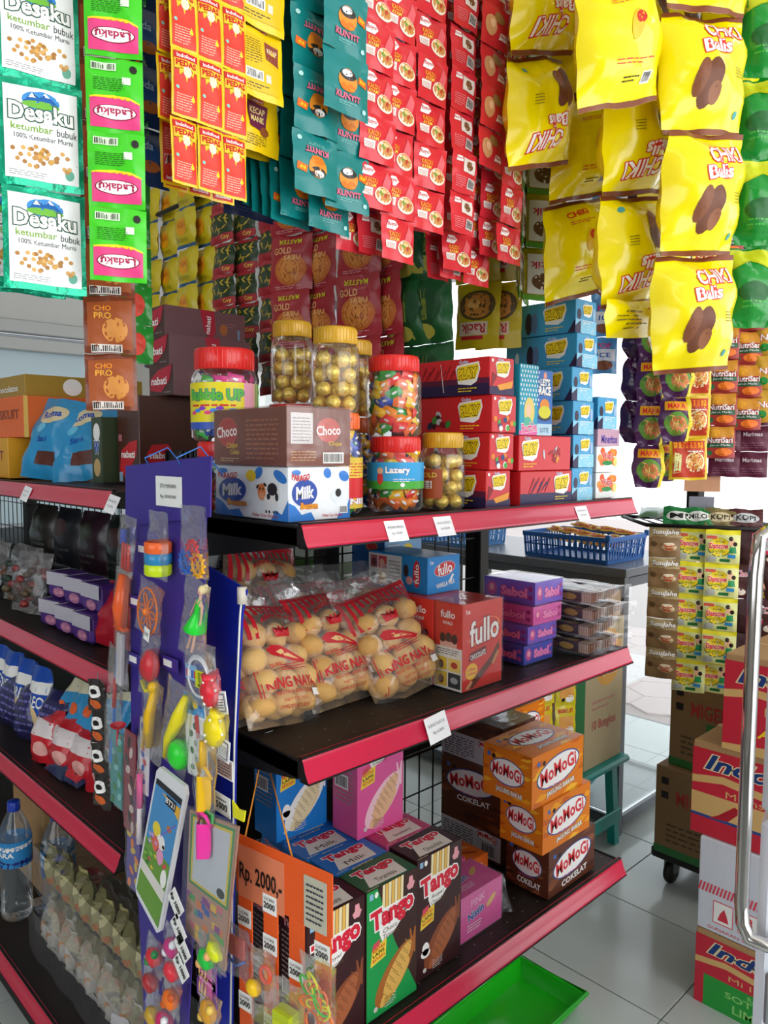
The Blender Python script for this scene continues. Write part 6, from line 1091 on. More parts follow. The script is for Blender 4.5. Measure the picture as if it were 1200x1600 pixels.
mBW = mesh_of(pouch(.05, .06, .012, film('#2a2624'), A(10, 12).ell(5, 8, 3.4, 2.2, cW).ell(5, 3.4, 3.4, 1.8, ink('#d8642a')).ell(5, 8, 1.6, 1, cK, 2), None, .005, .002, 61), 'chips_sachet')
strip('chips_sachet_strip', 'black, white and orange snack sachet strip hanging at the left of the toy board', 'sachet strip', [mBW], UP(158, 1262, UT+.02), .06, -80, None, top=LZ[1]-.03, seed=3)
# ================================================================ orange price card
OC = M('#e85a1c', .55, 0, 'board', .05, 50, .04)
pA = onz(370, 1300, .885); pB = onz(521, 1366, .885); dv = (pB-pA).normalized(); nv = Vector((dv.y, -dv.x, 0)); 
if nv.dot(CAM-pA) < 0: nv = -nv
L = (pB-pA).length; yawo = math.atan2(dv.y, dv.x)
oc = thing('hanging_price_card', 'orange cardboard hanger reading Rp. 2000, on a string from the middle shelf corner', 'price card', (pA.x, pA.y, .5), (0, 0, yawo))
H0 = .385
def ocb(name, x0, z0, x1, z1, m=OC, y=0, th=.002): q = MB(); q.box(x0, y-th, z0, x1, y, z1, m, .0005); return q.build(name, oc)
hd = .085; HDR = ocb('header', 0, H0-hd, L, H0)
sw = L*.155; xs = [L*.02, L*.3, L*.57, L*.83]; 
STP = [ocb('strip', x, .0, x+sw, H0-hd) for x in xs]
q = MB(); q.box(0, 0, 0, L*.5, .0008, .075, M('#e0805a', .6, 0, 'paper')); q.art(A(96, 56).text('Rp. 2000,-', 48, 28, 88, 26, cK, z=2, bold=.02), lambda x, y, o: (x, -o, y), L*.5, .07); q.build('price_note', HDR, (L*.03, -.0032, H0-.088))
q = MB(); q.box(0, 0, 0, L*.22, .0008, .07, card('#bdb8a4')); q.art(A(34, 56).lines(4, 8, 30, 52, 7, ink('#3a3a4a'), 2), lambda x, y, o: (x, -o, y), L*.22, .07); q.build('handwritten_note', HDR, (L*.73, -.0032, H0-hd-.0))
STR = M('#d88a2c', .7, 0, 'string', .2, 200)
hookP = onz(412, 1168, .965); Mi = Matrix.Rotation(-yawo, 4, 'Z'); hk = Mi @ (Vector((hookP.x, hookP.y, 0))-Vector((pA.x, pA.y, 0))); hkl = Vector((hk.x, hk.y, hookP.z-.5))
q = MB(); q.tube([(L*.08, 0, H0-.012), hkl, (L*.62, 0, H0-.012)], .0014, STR, 6); q.build('string', oc)
q = MB(); q.tube([hkl+Vector((0, 0, -.003)), hkl+Vector((.004, 0, .008)), hkl+Vector((.0, 0, .022)), hkl+Vector((.01, .01, .026))], .0009, HOOKM, 6); q.build('wire_hook', oc)
for i, x in enumerate(xs):
    for k, z in enumerate(((.255, .13), (.292, .235, .12), (.218,), (.262,))[i]):
        q = MB(); q.box(0, 0, 0, sw*.95, .0006, .026, WHITE); q.art(A(30, 26).text('LUCIFER', 15, 20, 22, 4, cK, bold=0).text('2000', 15, 11, 24, 9, cK, bold=.02), lambda X, Y, o: (X, -o, Y), sw*.95, .026); q.build('price_sticker', STP[i], (x+sw*.02, -.0035, z))
def bagon(name, label, x, z, w, h, build): 
    M0 = Matrix.Translation(Vector((pA.x, pA.y, .5))) @ Matrix.Rotation(yawo, 4, 'Z'); P = M0 @ Vector((x, -.014, z)); t = thing(name, label, 'toy', P, (0, 0, yawo), 'small toys bagged on the orange card')
    q = MB(); f = pil_map(w, h, .014, .003, .0015, int(x*999)); q.grid(lambda s_, v: f(s_*w, v*h, .001, -1), 6, 8, CLEAR); q.grid(lambda s_, v: f(s_*w, v*h, .001, 1), 4, 4, CLEAR, flip=True); q.build('clear_bag', t); build(t, w, h); return t
def band(cols):
    def fn(t, w, h):
        rr = random.Random(4)
        for k in range(26):
            cx, cz, ra = rr.gauss(0, w*.16), h*.4+rr.gauss(0, h*.14), .008+rr.random()*.006; an = rr.random()*3; ta = rr.random()*.8
            add_part(t, 'rubber_band', lambda q, m: q.tube([(cx+ra*cos(j*pi/6)*cos(an)-ra*.6*sin(j*pi/6)*sin(an), -.003+.004*sin(j*pi/6+k)*ta, cz+ra*cos(j*pi/6)*sin(an)+ra*.6*sin(j*pi/6)*cos(an)) for j in range(12)], .0017, m, 5, True), cols[k % len(cols)])
    return fn
bagon('rubber_band_pack', 'bag of orange, green and yellow loom bands on the right strip of the orange card', L*.92, .175, .062, .1, band(['#f07a3c', '#48d040', '#e8e828', '#f0803c', '#f0a878']))
bagon('rubber_band_pack', 'second bag of loom bands below, cut by the picture edge', L*.88, .075, .06, .095, band(['#f07a3c', '#48d040', '#e8e828', '#f8a05c']))
bagon('bead_toy', 'clear bag with a red ring and yellow bead toy, upper', L*.36, .165, .05, .08, lambda t, w, h: (add_part(t, 'yellow_bead', lambda q, m: q.ball((-.014, -.004, .022), .013, m, 12, (1, .7, .9), .1), '#f8c818'), add_part(t, 'red_ring', lambda q, m: q.tube([(.008+.009*cos(k*pi/8), -.003, .05+.011*sin(k*pi/8)) for k in range(16)], .003, m, 7, True), '#e8502c')))
bagon('bead_toy', 'clear bag with a lime bead toy, lower', L*.36, .085, .05, .08, lambda t, w, h: add_part(t, 'lime_bead', lambda q, m: q.ball((-.012, -.004, .035), .014, m, 12, (1, .7, .9), .1), '#d8e818'))
bagon('puzzle_cube_toy', 'bagged striped toy block in lime, blue and orange', L*.62, .125, .055, .095, lambda t, w, h: [add_part(t, 'layer', lambda q, m: q.box(-.016, -.014, .01+k*.012, .016, .006, .0215+k*.012, m, .001), c_) for k, c_ in enumerate(('#f0702c', '#4a8ab0', '#c8d020', '#b8c818'))])
bagon('printed_toy_pack', 'small bagged white toy packet on the left strip of the orange card', L*.08, .185, .046, .075, lambda t, w, h: (add_part(t, 'red_panel', lambda q, m: q.box(-.016, -.003, .03, .016, 0, .06, m, .001), '#c85a50'), add_part(t, 'blue_rim', lambda q, m: q.tube([(-.017, -.003, .026), (0, -.003, .018), (.017, -.003, .03)], .002, m, 6), '#3a6ac0')))
# ================================================================ goods on the long gondola (left)
def pack(name, label, w, h, t_, c, art, P, rot, group=None, seed=0, cat='snack pack', m=None):
    me = mesh_of(pouch(w, h, t_, m or film(c, .3), art, None, .007, .003, seed, ex=2.8, nu=9, nv=9, hair=.0003), name); o = link(name, me, None, P, rot); return tag(o, label, cat, group)
L1, L2, L3, L4 = LZ
a = A(60, 60); a.rect(0, 30, 60, 60, ink('#b8b4c0'), 1).ell(34, 16, 16, 11, ink('#a86a8c'), 1.4).text('GUM', 34, 16, 22, 9, ink('#e0a0b8'), z=2)
mPk = mesh_of(pbox(.085, .06, .06, M('#4a2a78', .3, 0, 'film', .2), a, a, None, bev=.008), 'candy_pack')
k = 0
for i in range(3):
    for j in range(2):
        link_ = put('candy_pack', 'purple and white candy pack on the second left shelf, %s' % ('lower row nearest the toys', 'upper row nearest the toys', 'lower row middle', 'upper row middle', 'lower row farthest', 'upper row farthest')[k], 'snack pack', mPk, (.0+.02*j, .78+.095*i, L2+.061*j), radians(-88+i*4), 'purple candy packs'); k += 1
a = A(40, 40); a.rect(4, 4, 36, 36, ink('#c02838'), 1)
pack('red_snack_pack', 'crumpled red snack pack beside the purple candy packs', .13, .13, .05, '#a8182a', None, (.03, .66, L2), (-.4, .1, radians(-70)), None, 71)
pack('red_snack_pack', 'second dull red pack behind, next to the toy board', .12, .12, .05, '#8c2430', None, (.12, .6, L2), (-.3, 0, radians(-80)), None, 72)
for i in range(5):
    t = thing('clear_bagged_snack', 'clear bag of small brown snacks far along the second left shelf, %s' % ('nearest', 'second nearest', 'middle', 'second farthest', 'farthest')[i], 'snack pack', (.02+.03*(i % 2), 1.12+.15*i, L2+.001), (-.25, .05*(i % 2), radians(-80)), 'clear bagged snacks on the second left shelf')
    f_ = pil_map(.14, .15, .06, .01, .004, i, ex=2.4); q = MB(); q.grid(lambda s_, v: f_(s_*.14, v*.15, 0, -1), 9, 9, CLEAR2); q.grid(lambda s_, v: f_(s_*.14, v*.15, 0, 1), 5, 5, CLEAR2, flip=True); q.build('clear_bag', t)
    q = MB(); rr = random.Random(i); cc = (('#5a4632', '#8a2c2c'), ('#6a5a40', '#2a3c30'), ('#2a2a2c', '#6a4030'), ('#7a6a50', '#4a2a2a'), ('#3a3a40', '#8a7a5a'))[i]
    for k in range(26): q.ball((rr.gauss(0, .03), rr.gauss(0, .012), .02+rr.random()*.085), .014, film(cc[k % 2]), 6, (1.3, .7, .7), .3, k)
    tag(q.build('snack_pieces', t), kind='stuff')
for i in range(7): put('small_yellow_box', 'small dim box standing at the back of the second left shelf, %s' % ORD[i], 'box', mesh_of(pbox(.05, .04, .085, card(('#b8a82c', '#8c8c90', '#c8b83c', '#6a6a6c', '#a8a040', '#3c6a4c', '#9c9c9c')[i], .5), A(10, 16).rect(1, 2, 9, 9, ink('#6a2c2c')).lines(1, 10, 9, 15, 2, cW), A(10, 16).rect(1, 2, 9, 9, ink('#6a2c2c'))), 'small_yellow_box'), (.33, .55+.07*i, L2), radians(-90), 'small boxes at the back of the second left shelf')
# shelf three
a = A(60, 90); a.ell(30, 26, 18, 18, ink('#e8c890'), 1.3).rect(0, 60, 60, 74, cW, 1.2).text('OREO', 30, 50, 44, 14, cW, z=2)
for i in range(5): pack('blue_snack_pack', 'royal blue biscuit pack standing in a row on the third left shelf, %s' % ('nearest', 'second nearest', 'middle one', 'second farthest', 'farthest')[i], .1, .19, .04, '#1450b8', a, (.04, 1.12+.1*i, L3+.002), (-.1, .03*(i % 2), radians(-82)), 'royal blue biscuit packs', 80+i)
a = A(60, 90); a.poly([(0, 40), (60, 60), (60, 80), (0, 62)], ink('#e0d8b8'), 1.3).ell(14, 22, 10, 8, ink('#e8622c'), 1.5)
for i in range(4): pack('light_blue_snack_pack', 'light blue pack with cream stripe leaning on the third left shelf, %s' % ORD[i], .09, .15, .04, '#2f94cc', a, (.05, .98-.075*i, L3+.08+.012*i), (-.5, .3, radians(-75)), 'light blue striped packs', 90+i)
a = A(60, 90); a.poly([(0, 50), (60, 40), (60, 66), (0, 80)], ink('#e4d8d8'), 1.3).ell(36, 24, 14, 12, ink('#e8a8a0'), 1.4)
for i in range(4): pack('red_white_snack_pack', 'red and white pack lying on the third left shelf, %s' % ORD[i], .11, .12, .05, '#c8202e', a, (.0+.01*i, .98-.085*i, L3+.002), (-.35, -.15, radians(-80)), 'red and white packs', 95+i)
a = A(60, 60); a.text('WOW', 32, 30, 34, 16, cW, z=2, rot=.5).ell(14, 36, 9, 7, ink('#e0b070'), 1.4).ell(18, 22, 8, 5, ink('#d8a868'), 1.5).rect(36, 4, 56, 20, ink('#c02830'), 1.3)
pack('navy_snack_pack', 'navy and white snack pack lying at the front edge of the third left shelf', .15, .12, .04, '#1a2550', a, (-.005, .86, L3+.004), (-1.1, 0, radians(-85)), None, 99)
for i in range(3): pack('grape_candy_bag', 'bag of dark purple candies on the third left shelf, %s' % ('nearest', 'middle', 'farthest')[i], .12, .15, .07, '#2c2a5c', A(60, 60).lines(8, 8, 52, 52, 6, ink('#6a68a8')), (.03, 1.02+.13*i, L3+.002), (-.25, .1*(-1)**i, radians(-78)), 'bags of purple candies', 101+i, m=M('#2c2a5c', .25, 0, 'film', .8, 30, .3, .4))
# base: bottles, noodle bundles, carton
WAT = M('#dfeef6', .04, 0, 'clear', .05, 20, .05); CAP = pl('#1f3fb0'); LBL = A(160, 60); LBL.rect(0, 0, 160, 60, ink('#2f86c4'), 1).poly([(0, 40), (50, 50), (100, 38), (160, 48), (160, 54), (100, 46), (50, 58), (0, 48)], cW, 1.4).poly([(0, 0), (0, 14), (60, 24), (110, 10), (160, 20), (160, 0)], ink('#1c2f7c'), 1.3).text('AQUARA', 80, 30, 60, 14, cW, z=2)
for i, (x, y) in enumerate(((.035, 1.3), (.10, 1.17))):
    t = thing('water_bottle', ('clear water bottle with blue cap at the left edge of the base shelf', 'clear water bottle behind, blue label, next to the noodle bundle')[i], 'bottle', (x, y, L4), .4*i, 'water bottles')
    q = MB(); pr = [(0, .002), (.03, 0), (.041, .012), (.042, .03), (.04, .05), (.042, .07), (.04, .09), (.042, .11), (.040, .13), (.042, .15), (.041, .235), (.038, .25), (.028, .275), (.015, .3), (.0135, .318)]; q.lathe(pr, WAT, 24); q.build('bottle_body', t)
    q = MB(); q.lathe([(.0155, .298), (.0165, .3), (.0165, .322), (.014, .325), (0, .325)], CAP, 20); q.build('cap', t)
    wrap_label(t, .0418, .155, .225, ink('#2f86c4'), LBL, 0, 2*pi)
a = A(60, 40); 
s = MB(); fn_ = pil_map(.05, .12, .05, .006, .003, 3, ex=2.4); s.grid(lambda u_, v: fn_(u_*.05, v*.12, 0, -1), 6, 8, film('#a8a068')); s.grid(lambda u_, v: fn_(u_*.05, v*.12, 0, 1), 4, 6, film('#a8a068'), flip=True); s.art(A(10, 20).rect(1, 3, 4, 17, ink('#5a7a3c')).rect(5, 4, 9, 8, ink('#c87a3c')).rect(5, 11, 9, 16, ink('#d8cf98')), lambda x, y, o: fn_(x, y, o, -1), .05, .12, .0003, .015); mNo = mesh_of(s, 'noodle_pack')
s = MB(); s.grid(lambda u_, v: fn_(u_*.05, v*.12, 0, -1), 6, 8, film('#c8c4bc')); s.grid(lambda u_, v: fn_(u_*.05, v*.12, 0, 1), 4, 6, film('#c8c4bc'), flip=True); s.art(A(10, 20).rect(1, 2, 9, 7, ink('#4a7a4c')).rect(2, 9, 8, 13, ink('#d8a070')), lambda x, y, o: fn_(x, y, o, -1), .05, .12, .0003, .015); mNw = mesh_of(s, 'noodle_pack')
for bi, (y0, z0, me, n_, L_) in enumerate(((.52, L4, mNw, 11, 'clear bale of white and green noodle packs on the base shelf, lower'), (.50, L4+.125, mNo, 12, 'clear bale of yellow noodle packs on top of the white ones'))):
    t = thing('noodle_bale', L_, 'snack bundle', (.03+.03*bi, y0, z0), (0, 0, radians(90)), 'noodle bales')
    for k in range(n_):
        for r2 in range(2): link('noodle_pack', me, t, (.03+k*.055, -.02-r2*.14, .003), (0, 0, radians(-90+(k % 3-1)*6)) if False else (-.05*(-1)**k, 0, radians(180+(k % 3-1)*5)))
    q = MB(); Lb = n_*.055+.03; q.grid(lambda s_, v: (-.01+s_*Lb, .022+.004*sin(s_*30), v*.122), 16, 4, CLEAR2, flip=True); q.grid(lambda s_, v: (-.01+s_*Lb, .022-v*.24, .122+.005*sin(s_*22+v*9)), 16, 5, CLEAR2); q.grid(lambda s_, v: (-.012+.004*sin(v*9), .022-s_*.24, v*.122), 5, 4, CLEAR2); q.build('clear_wrap', t)
put('carton', 'brown cardboard box at the back of the base shelf behind the bottles', 'carton', mesh_of(pbox(.3, .25, .26, CARTON, None, A(60, 50).text('MIE', 30, 30, 12, 6, cK)), 'carton'), (.12, 1.32, L4)); q = MB(); q.ball((0, 0, .05), .05, film('#b8202a'), 10, (1, 1, 1)); tag(q.build('red_sack', None, (.2, 1.22, L4)), 'dull red rounded pack beside the cardboard box on the base shelf', 'snack pack')
pack('white_snack_bag', 'clear bag with red and white picture low beside the toy board', .12, .13, .05, '#b8b4b8', A(60, 60).ell(30, 34, 18, 14, cW).rect(6, 4, 54, 12, cY).ell(40, 20, 10, 8, cR, 2), (-.02, .55, L4+.0), (-.2, 0, radians(-80)), None, 110)
# goods seen through the mesh on the aisle side of the gondola
for i, (y, z, w, h, c) in enumerate(((.62, L2, .3, .12, '#3f5a2c'), (.95, L2, .25, .1, '#2c2f6c'), (.62, L3, .3, .2, '#cfcfd4'), (.98, L3, .25, .18, '#3a3a40'), (.62, L1, .2, .05, '#6a6a6c'))):
    a = A(100, 60); a.lines(8, 8, 90, 50, 5, ink('#b8b8b0')); put('shelf_box', 'box dimly seen through the wire mesh, %s' % ('green one below the top deck', 'navy one further back', 'grey white one behind the pink wafer box', 'dark one low at the back', 'flat grey one on the top deck')[i], 'box', mesh_of(pbox(.25, w, h, card(c, .5), a, a), 'shelf_box'), (.6, y, z), 0, 'boxes on the far side of the gondola')
for i in range(8): pack('silver_pouch', 'black and white pouch behind the lower wire mesh, %s' % ORD[i], .12, .07, .03, '#a8a8ac', A(60, 36).rect(4, 4, 30, 32, ink('#2a2a2c')).text('COKLAT', 42, 18, 20, 6, cK), (.50+.13*(i % 2), .5, L3-.02+.075*(i//2)), (-.2, 0, 0), 'black and white pouches', 120+i)
# ================================================================ counter, basket, case (right of the shelving)
CU, CV = 1.87, .53; FRM = M('#63666b', .4, .3, 'painted_frame', .03, 60, .05); GL2 = M('#dff0ee', .02, 0, 'clear', 0, 5, .05)
cs = thing('glass_counter', 'grey framed glass display counter standing on the tiles to the right of the shelving', 'counter', (CU, CV, 0))
def cbx(name, x0, y0, z0, x1, y1, z1, m=FRM, bv=.002): q = MB(); q.box(x0, y0, z0, x1, y1, z1, m, bv); return q.build(name, cs)
CL, CD_ = .55, 1.25
cbx('counter_top', -.01, -.01, .97, CL+.01, CD_+.01, 1.0, M('#6b6e74', .3, .1, 'counter_top', .02, 60, .04))
for x in (0, CL-.035):
    for y in (0, CD_/2, CD_-.035): cbx('post', x, y, 0, x+.035, y+.035, .97)
for z in (.04, .93): cbx('rail', .035, 0, z, CL-.035, .03, z+.035); cbx('rail', 0, .035, z, .03, CD_-.035, z+.035); cbx('rail', CL-.03, .035, z, CL, CD_-.035, z+.035)
cbx('glass_pane', .012, .036, .076, .018, CD_-.036, .93, GL2, 0); cbx('glass_pane', .036, .012, .076, CL-.036, .018, .93, GL2, 0); cbx('inner_shelf', .03, .03, .55, CL-.03, CD_-.04, .556, GL2, 0); cbx('inner_floor', .03, .03, .05, CL-.03, CD_-.04, .062, M('#9aa0a2', .5), 0)
for i in range(6):
    a = A(60, 40); a.lines(6, 6, 54, 34, 4, ink('#8aa8c8')); put('counter_paper', 'pale price paper leaning inside the glass counter, %s' % ORD[i], 'price tag', mesh_of(pbox(.1, .002, .06, WHITE, a), 'counter_paper'), (CU+.05, CV+.16+.16*i, .557), radians(-90), 'price papers in the counter')
for i, (x, y, z, c, L_) in enumerate(((.1, .3, .062, '#3a9aa8', 'teal wrapped bundle in the bottom of the glass counter'), (.1, .62, .062, '#c02848', 'crimson pack in the bottom of the glass counter'), (.12, .85, .557, '#b03040', 'red pack on the glass shelf of the counter'))):
    q = MB(); q.ball((0, 0, .05), .08, film(c), 10, (.9, 1.3, .6), .2, i); tag(q.build('wrapped_bundle', None, (CU+x+.05, CV+y, z)), L_, 'pack', 'bundles in the counter')
BK = M('#2e62a8', .38, 0, 'plastic', .03, 60, .05)
def basket(label, P, w, d, h, rot, c=BK):
    t = thing('plastic_basket', label, 'basket', P, (0, 0, rot), 'plastic baskets'); fl = .012
    def wall(name, p0, p1, n):
        q = MB(); v = Vector(p1)-Vector(p0); Lw = v.length; v.normalize(); nn = Vector((v.y, -v.x, 0))
        def bar(a0, a1, z0, z1, th=.003):
            o1 = fl*z0/h; o2 = fl*z1/h; pts = []
            for s_, zz, oo in ((a0, z0, o1), (a1, z0, o1), (a1, z1, o2), (a0, z1, o2)): pts.append(Vector(p0)+v*s_+nn*oo+Vector((0, 0, zz)))
            V = pts+[p-nn*th for p in pts]; q.add(V, [(0, 1, 2, 3), (7, 6, 5, 4), (0, 4, 5, 1), (1, 5, 6, 2), (2, 6, 7, 3), (3, 7, 4, 0)], c)
        bar(-.004, Lw+.004, 0, h*.16); bar(-.01, Lw+.01, h*.82, h, .005); bar(-.006, Lw+.006, h*.5, h*.56)
        for k in range(n+1): s_ = Lw*k/n; bar(s_-.0048, s_+.0048, h*.1, h*.85)
        q.build(name, t)
    wall('long_wall', (0, 0, 0), (w, 0, 0), 14); wall('long_wall', (w, d, 0), (0, d, 0), 14); wall('short_wall', (w, 0, 0), (w, d, 0), 14); wall('short_wall', (0, d, 0), (0, 0, 0), 14)
    q = MB(); q.box(0, 0, 0, w, d, .004, c); q.box(-.02, -.02, h*.9, -.004, .0, h+.012, c, .003); q.box(w+.004, -.02, h*.9, w+.02, 0, h+.012, c, .003); q.build('basket_floor', t); return t
BP = onz(948, 878, 1.0); BP = Vector((CU+.03, CV+.09, 1.001))
basket('royal blue plastic basket of gold wrapped wafers on the counter', BP, .27, .36, .1, 0)
GW = film('#c89a40', .25); mW = mesh_of(pouch(.11, .04, .016, GW, A(60, 20).rect(10, 3, 50, 17, ink('#b8502c')).text('WAFER', 30, 10, 28, 7, cY), None, .004, .002, 9), 'wafer_pack'); r_ = random.Random(6)
for i in range(14): 
    o = link('wafer_pack', mW, None, BP+Vector((.07+(i % 3)*.07, .05+(i//3)*.065, .06+.018*(i % 3)+.006*(i//5))), (radians(-80)+r_.random()*.2, .1, radians(-90+r_.random()*50-25))); tag(o, ('gold wrapped wafer in the blue basket, row %s from the front, %s' % (('first', 'second', 'third', 'fourth', 'fifth')[i//3], ('left', 'middle', 'right')[i % 3])), 'snack pack', 'gold wafers heaped in the basket')
b2 = basket('light blue plastic basket further back on the counter', Vector((CU+.03, CV+.75, 1.001)), .25, .32, .09, 0, M('#5a8fc8', .4, 0, 'plastic'))
# teal stool with carton
TL = pl('#0e8a80', .4); st = thing('plastic_stool', 'teal plastic stool with slanted legs behind the shelving, carrying a carton', 'stool', (1.50, .49, 0))
q = MB(); q.box(-.02, -.02, .32, .34, .3, .345, TL, .008); q.build('seat', st)
for sx_, sy_ in ((0, 0), (1, 0), (0, 1), (1, 1)):
    q = MB(); x0, y0 = .02+sx_*.26, .02+sy_*.22; dx, dy = (-.04, .04)[sx_], (-.04, .04)[sy_]; q.prism([(x0, .32), (x0+.035, .32), (x0+dx+.03, 0), (x0+dx, 0)], y0, y0+.03, TL); q.build('leg', st)
q = MB(); q.box(.01, .0, .1, .32, .01, .15, TL, .003); q.build('stretcher', st)
a = A(120, 140); a.rect(0, 0, 22, 140, ink('#1f7a3c'), 1).ell(78, 104, 36, 28, ink('#e8a83c'), 1.2).text('CHIKI', 78, 112, 40, 16, cR, bold=.04, z=2).text('BALL', 80, 96, 44, 18, cR, bold=.05, z=2, out=cCr).lines(40, 56, 100, 68, 2, ink('#c88a7a')).text('10 Bungkus', 72, 40, 62, 12, ink('#c05a4a'), z=2)
put('carton', 'tan snack carton with red lettering and green edge standing on the teal stool', 'carton', mesh_of(pbox(.3, .26, .5, card('#c8b48c', .7), a, a), 'carton'), (1.52, .50, .346))
put('carton', 'opened cardboard flap box on top of the tan snack carton', 'carton', mesh_of(pbox(.28, .24, .09, CARTON), 'carton'), (1.53, .51, .847))
q = MB(); q.tube([(.87, .385, .962), (.9, .34, .962), (1.45, .34, .962)], .004, BLACK, 6); q.build('hanging_arm', unit)
mYb = mesh_of(pouch(.07, .09, .01, film('#d8c820'), A(60, 80).rect(10, 20, 50, 52, ink('#e0a050')).ell(40, 16, 12, 10, cW).ell(20, 16, 6, 5, cK, 2).text('BISKUIT', 30, 66, 44, 10, cR, z=2), None, .006, .0015, 66), 'biscuit_sachet')
for i, x in enumerate((812, 848, 882)): strip('biscuit_sachet_strip', 'yellow biscuit sachet strip hanging behind the orange snack boxes, %s' % ('left', 'middle', 'right')[i], 'sachet strip', [mYb], onv(x, 1150, .34), .09, -20, 'yellow biscuit strips', top=.9635, seed=i, n=int((.955-onv(x, 1150, .34).z)/.09))
# ================================================================ floor stacks
def indo(W_, H_, kind):
    a = A(W_, H_); rd = ink('#c8283c'); cr = ink('#d8b070')
    if kind == 'white':
        for k in range(int(W_/9)): a.poly([(k*9, H_*.42), (k*9+5, H_*.42), (k*9+11, H_*.52), (k*9+6, H_*.52)], ink('#e0485a'), 1.3)
        for k in range(5): x = 40+k*62; a.rect(x, H_*.12, x+50, H_*.36, ink('#e0485a'), 1.2).rect(x+2, H_*.13, x+48, H_*.35, cW, 1.4).poly([(x+12, H_*.16), (x+40, H_*.16), (x+34, H_*.24), (x+28, H_*.3), (x+18, H_*.24)], ink('#d8384a'), 1.6)
        return a.text('8', 130, H_*.27, 14, H_*.1, ink('#d8384a'), z=3).text('GUNAKAN SEBELUM : (TGL/BLN/THN)', W_*.42, H_*.05, W_*.7, H_*.045, ink('#d8384a'), z=2, bold=0).bars(W_*.5, H_*.66, W_*.7, H_*.86, ink('#1c4fa0'), 2).text('9 20191', W_*.56, H_*.91, W_*.2, H_*.05, ink('#2a3c6c'), z=2)
    a.rect(0, 0, W_, H_*.93, rd, 1)
    a.poly([(0, H_*.62), (W_*.2, H_*.68), (W_*.5, H_*.62), (W_, H_*.66), (W_, H_*.58), (W_*.5, H_*.54), (W_*.2, H_*.6), (0, H_*.54)], cr, 1.3)
    a.text('Indomie', W_*.45, H_*.8, W_*.74, H_*.17, ink('#1c3c7c'), bold=.03, shear=.3, z=2, out=cCr, ow=.04)
    if kind == 'chili': a.rect(0, H_*.2, W_, H_*.45, cr, 1.2).rect(0, H_*.19, W_, H_*.22, ink('#2a4a8c'), 1.3).text('Mi Instan', W_*.4, H_*.5, W_*.36, H_*.07, cr, z=2, bold=0); [a.poly([(W_*x, H_*.2), (W_*(x+.06), H_*.26), (W_*(x+.16), H_*.4), (W_*(x+.2), H_*.36), (W_*(x+.12), H_*.22)], ink('#b01c2c'), 1.6) for x in (.12, .5, .74)]
    if kind == 'ayam': a.text('Mi Instan', W_*.5, H_*.47, W_*.5, H_*.09, cr, z=2, bold=0).text('Rasa', W_*.4, H_*.34, W_*.2, H_*.07, ink('#e8a02c'), z=2).text('Ayam Bawang', W_*.56, H_*.23, W_*.7, H_*.14, cY, z=2, shear=.2).poly([(0, 0), (W_, 0), (W_, H_*.08), (W_*.5, H_*.14), (0, H_*.06)], cr, 1.4)
    if kind == 'soto': a.text('Mi Instan', W_*.4, H_*.5, W_*.36, H_*.07, cr, z=2, bold=0).rect(W_*.06, 0, W_, H_*.42, ink('#2a9a3c'), 1.5).text('SOTO BANJAR', W_*.5, H_*.26, W_*.6, H_*.11, ink('#8ad070'), z=2).text('LIMAU KUIT', W_*.5, H_*.12, W_*.5, H_*.11, ink('#8ad070'), z=2).text('RASA', W_*.4, H_*.36, W_*.12, H_*.06, ink('#8ad070'), z=2)
    return a
IX = 1.262; h_ = [.20, .243, .243, .243]; z = 0; IV0 = -.42
for i, (kd, du, dvv, base) in enumerate((('soto', 0, -.0, CARTON), ('white', .0, .0, card('#d4d6e0', .55)), ('chili', .01, .03, CARTON), ('ayam', -.0, -.045, CARTON))):
    me = mesh_of(pbox(.3, .39, h_[i]-.002, base, indo(300, h_[i]*1000, kd), indo(390, h_[i]*1000, kd), A(300, 390).rect(140, 0, 160, 390, ink('#c8a878'), 1).rect(0, 0, 300, 1, CARTON, 1), bev=.003), 'carton')
    o = put('carton', ('red and green noodle carton on the floor, bottom of the right stack', 'white carton with red warning stripes, second from the bottom', 'red noodle carton with chilli drawing, second from the top', 'red noodle carton with yellow lettering, topmost of the right stack')[i], 'carton', me, (IX+du, IV0+dvv, z), 0, 'noodle cartons in the right stack'); z += h_[i]
# flat dolly with two leaning cartons
DP = onz(1019, 1385, .0); dl = thing('platform_dolly', 'low black wheeled dolly under the shaded brown cartons', 'dolly', (DP.x+.02, DP.y-.4, 0))
q = MB(); q.box(0, 0, .09, .42, .42, .125, BLACK, .006); q.build('deck', dl)
for x in (.05, .37):
    for y in (.05, .37):
        q = MB(); q.lathe([(.0, -.012), (.035, -.012), (.04, -.006), (.04, .006), (.035, .012), (0, .012)], BLACK, 16); q.v = [(a_, c_, b_+.04) for a_, b_, c_ in q.v]; q.box(-.012, -.02, .04, .012, .02, .092, GREYP); q.build('caster', dl, (x, y, 0))
a = A(360, 250); a.text('MIGELAS', 150, 170, 160, 40, ink('#a0302c'), z=2).rect(120, 110, 230, 140, ink('#2c6a34'), 1.3).lines(40, 40, 200, 100, 4, ink('#4a3a28')).rect(0, 0, 360, 22, ink('#2c6a34'), 1.2).rect(20, 200, 44, 220, cK, 1.2).rect(20, 160, 44, 180, cK, 1.2)
mMg = mesh_of(pbox(.34, .36, .288, M('#7f6242', .8, 0, 'cardboard', .15, 70, .08), a, a, bev=.003), 'carton')
put('carton', 'brown carton with green print on the dolly, lower, leaning', 'carton', mMg, (DP.x, DP.y-.36, .126), 0, 'cartons on the dolly'); put('carton', 'brown carton with green print, upper one on the dolly', 'carton', mMg, (DP.x+.012, DP.y-.385, .416), (0, 0, radians(-3)), 'cartons on the dolly')
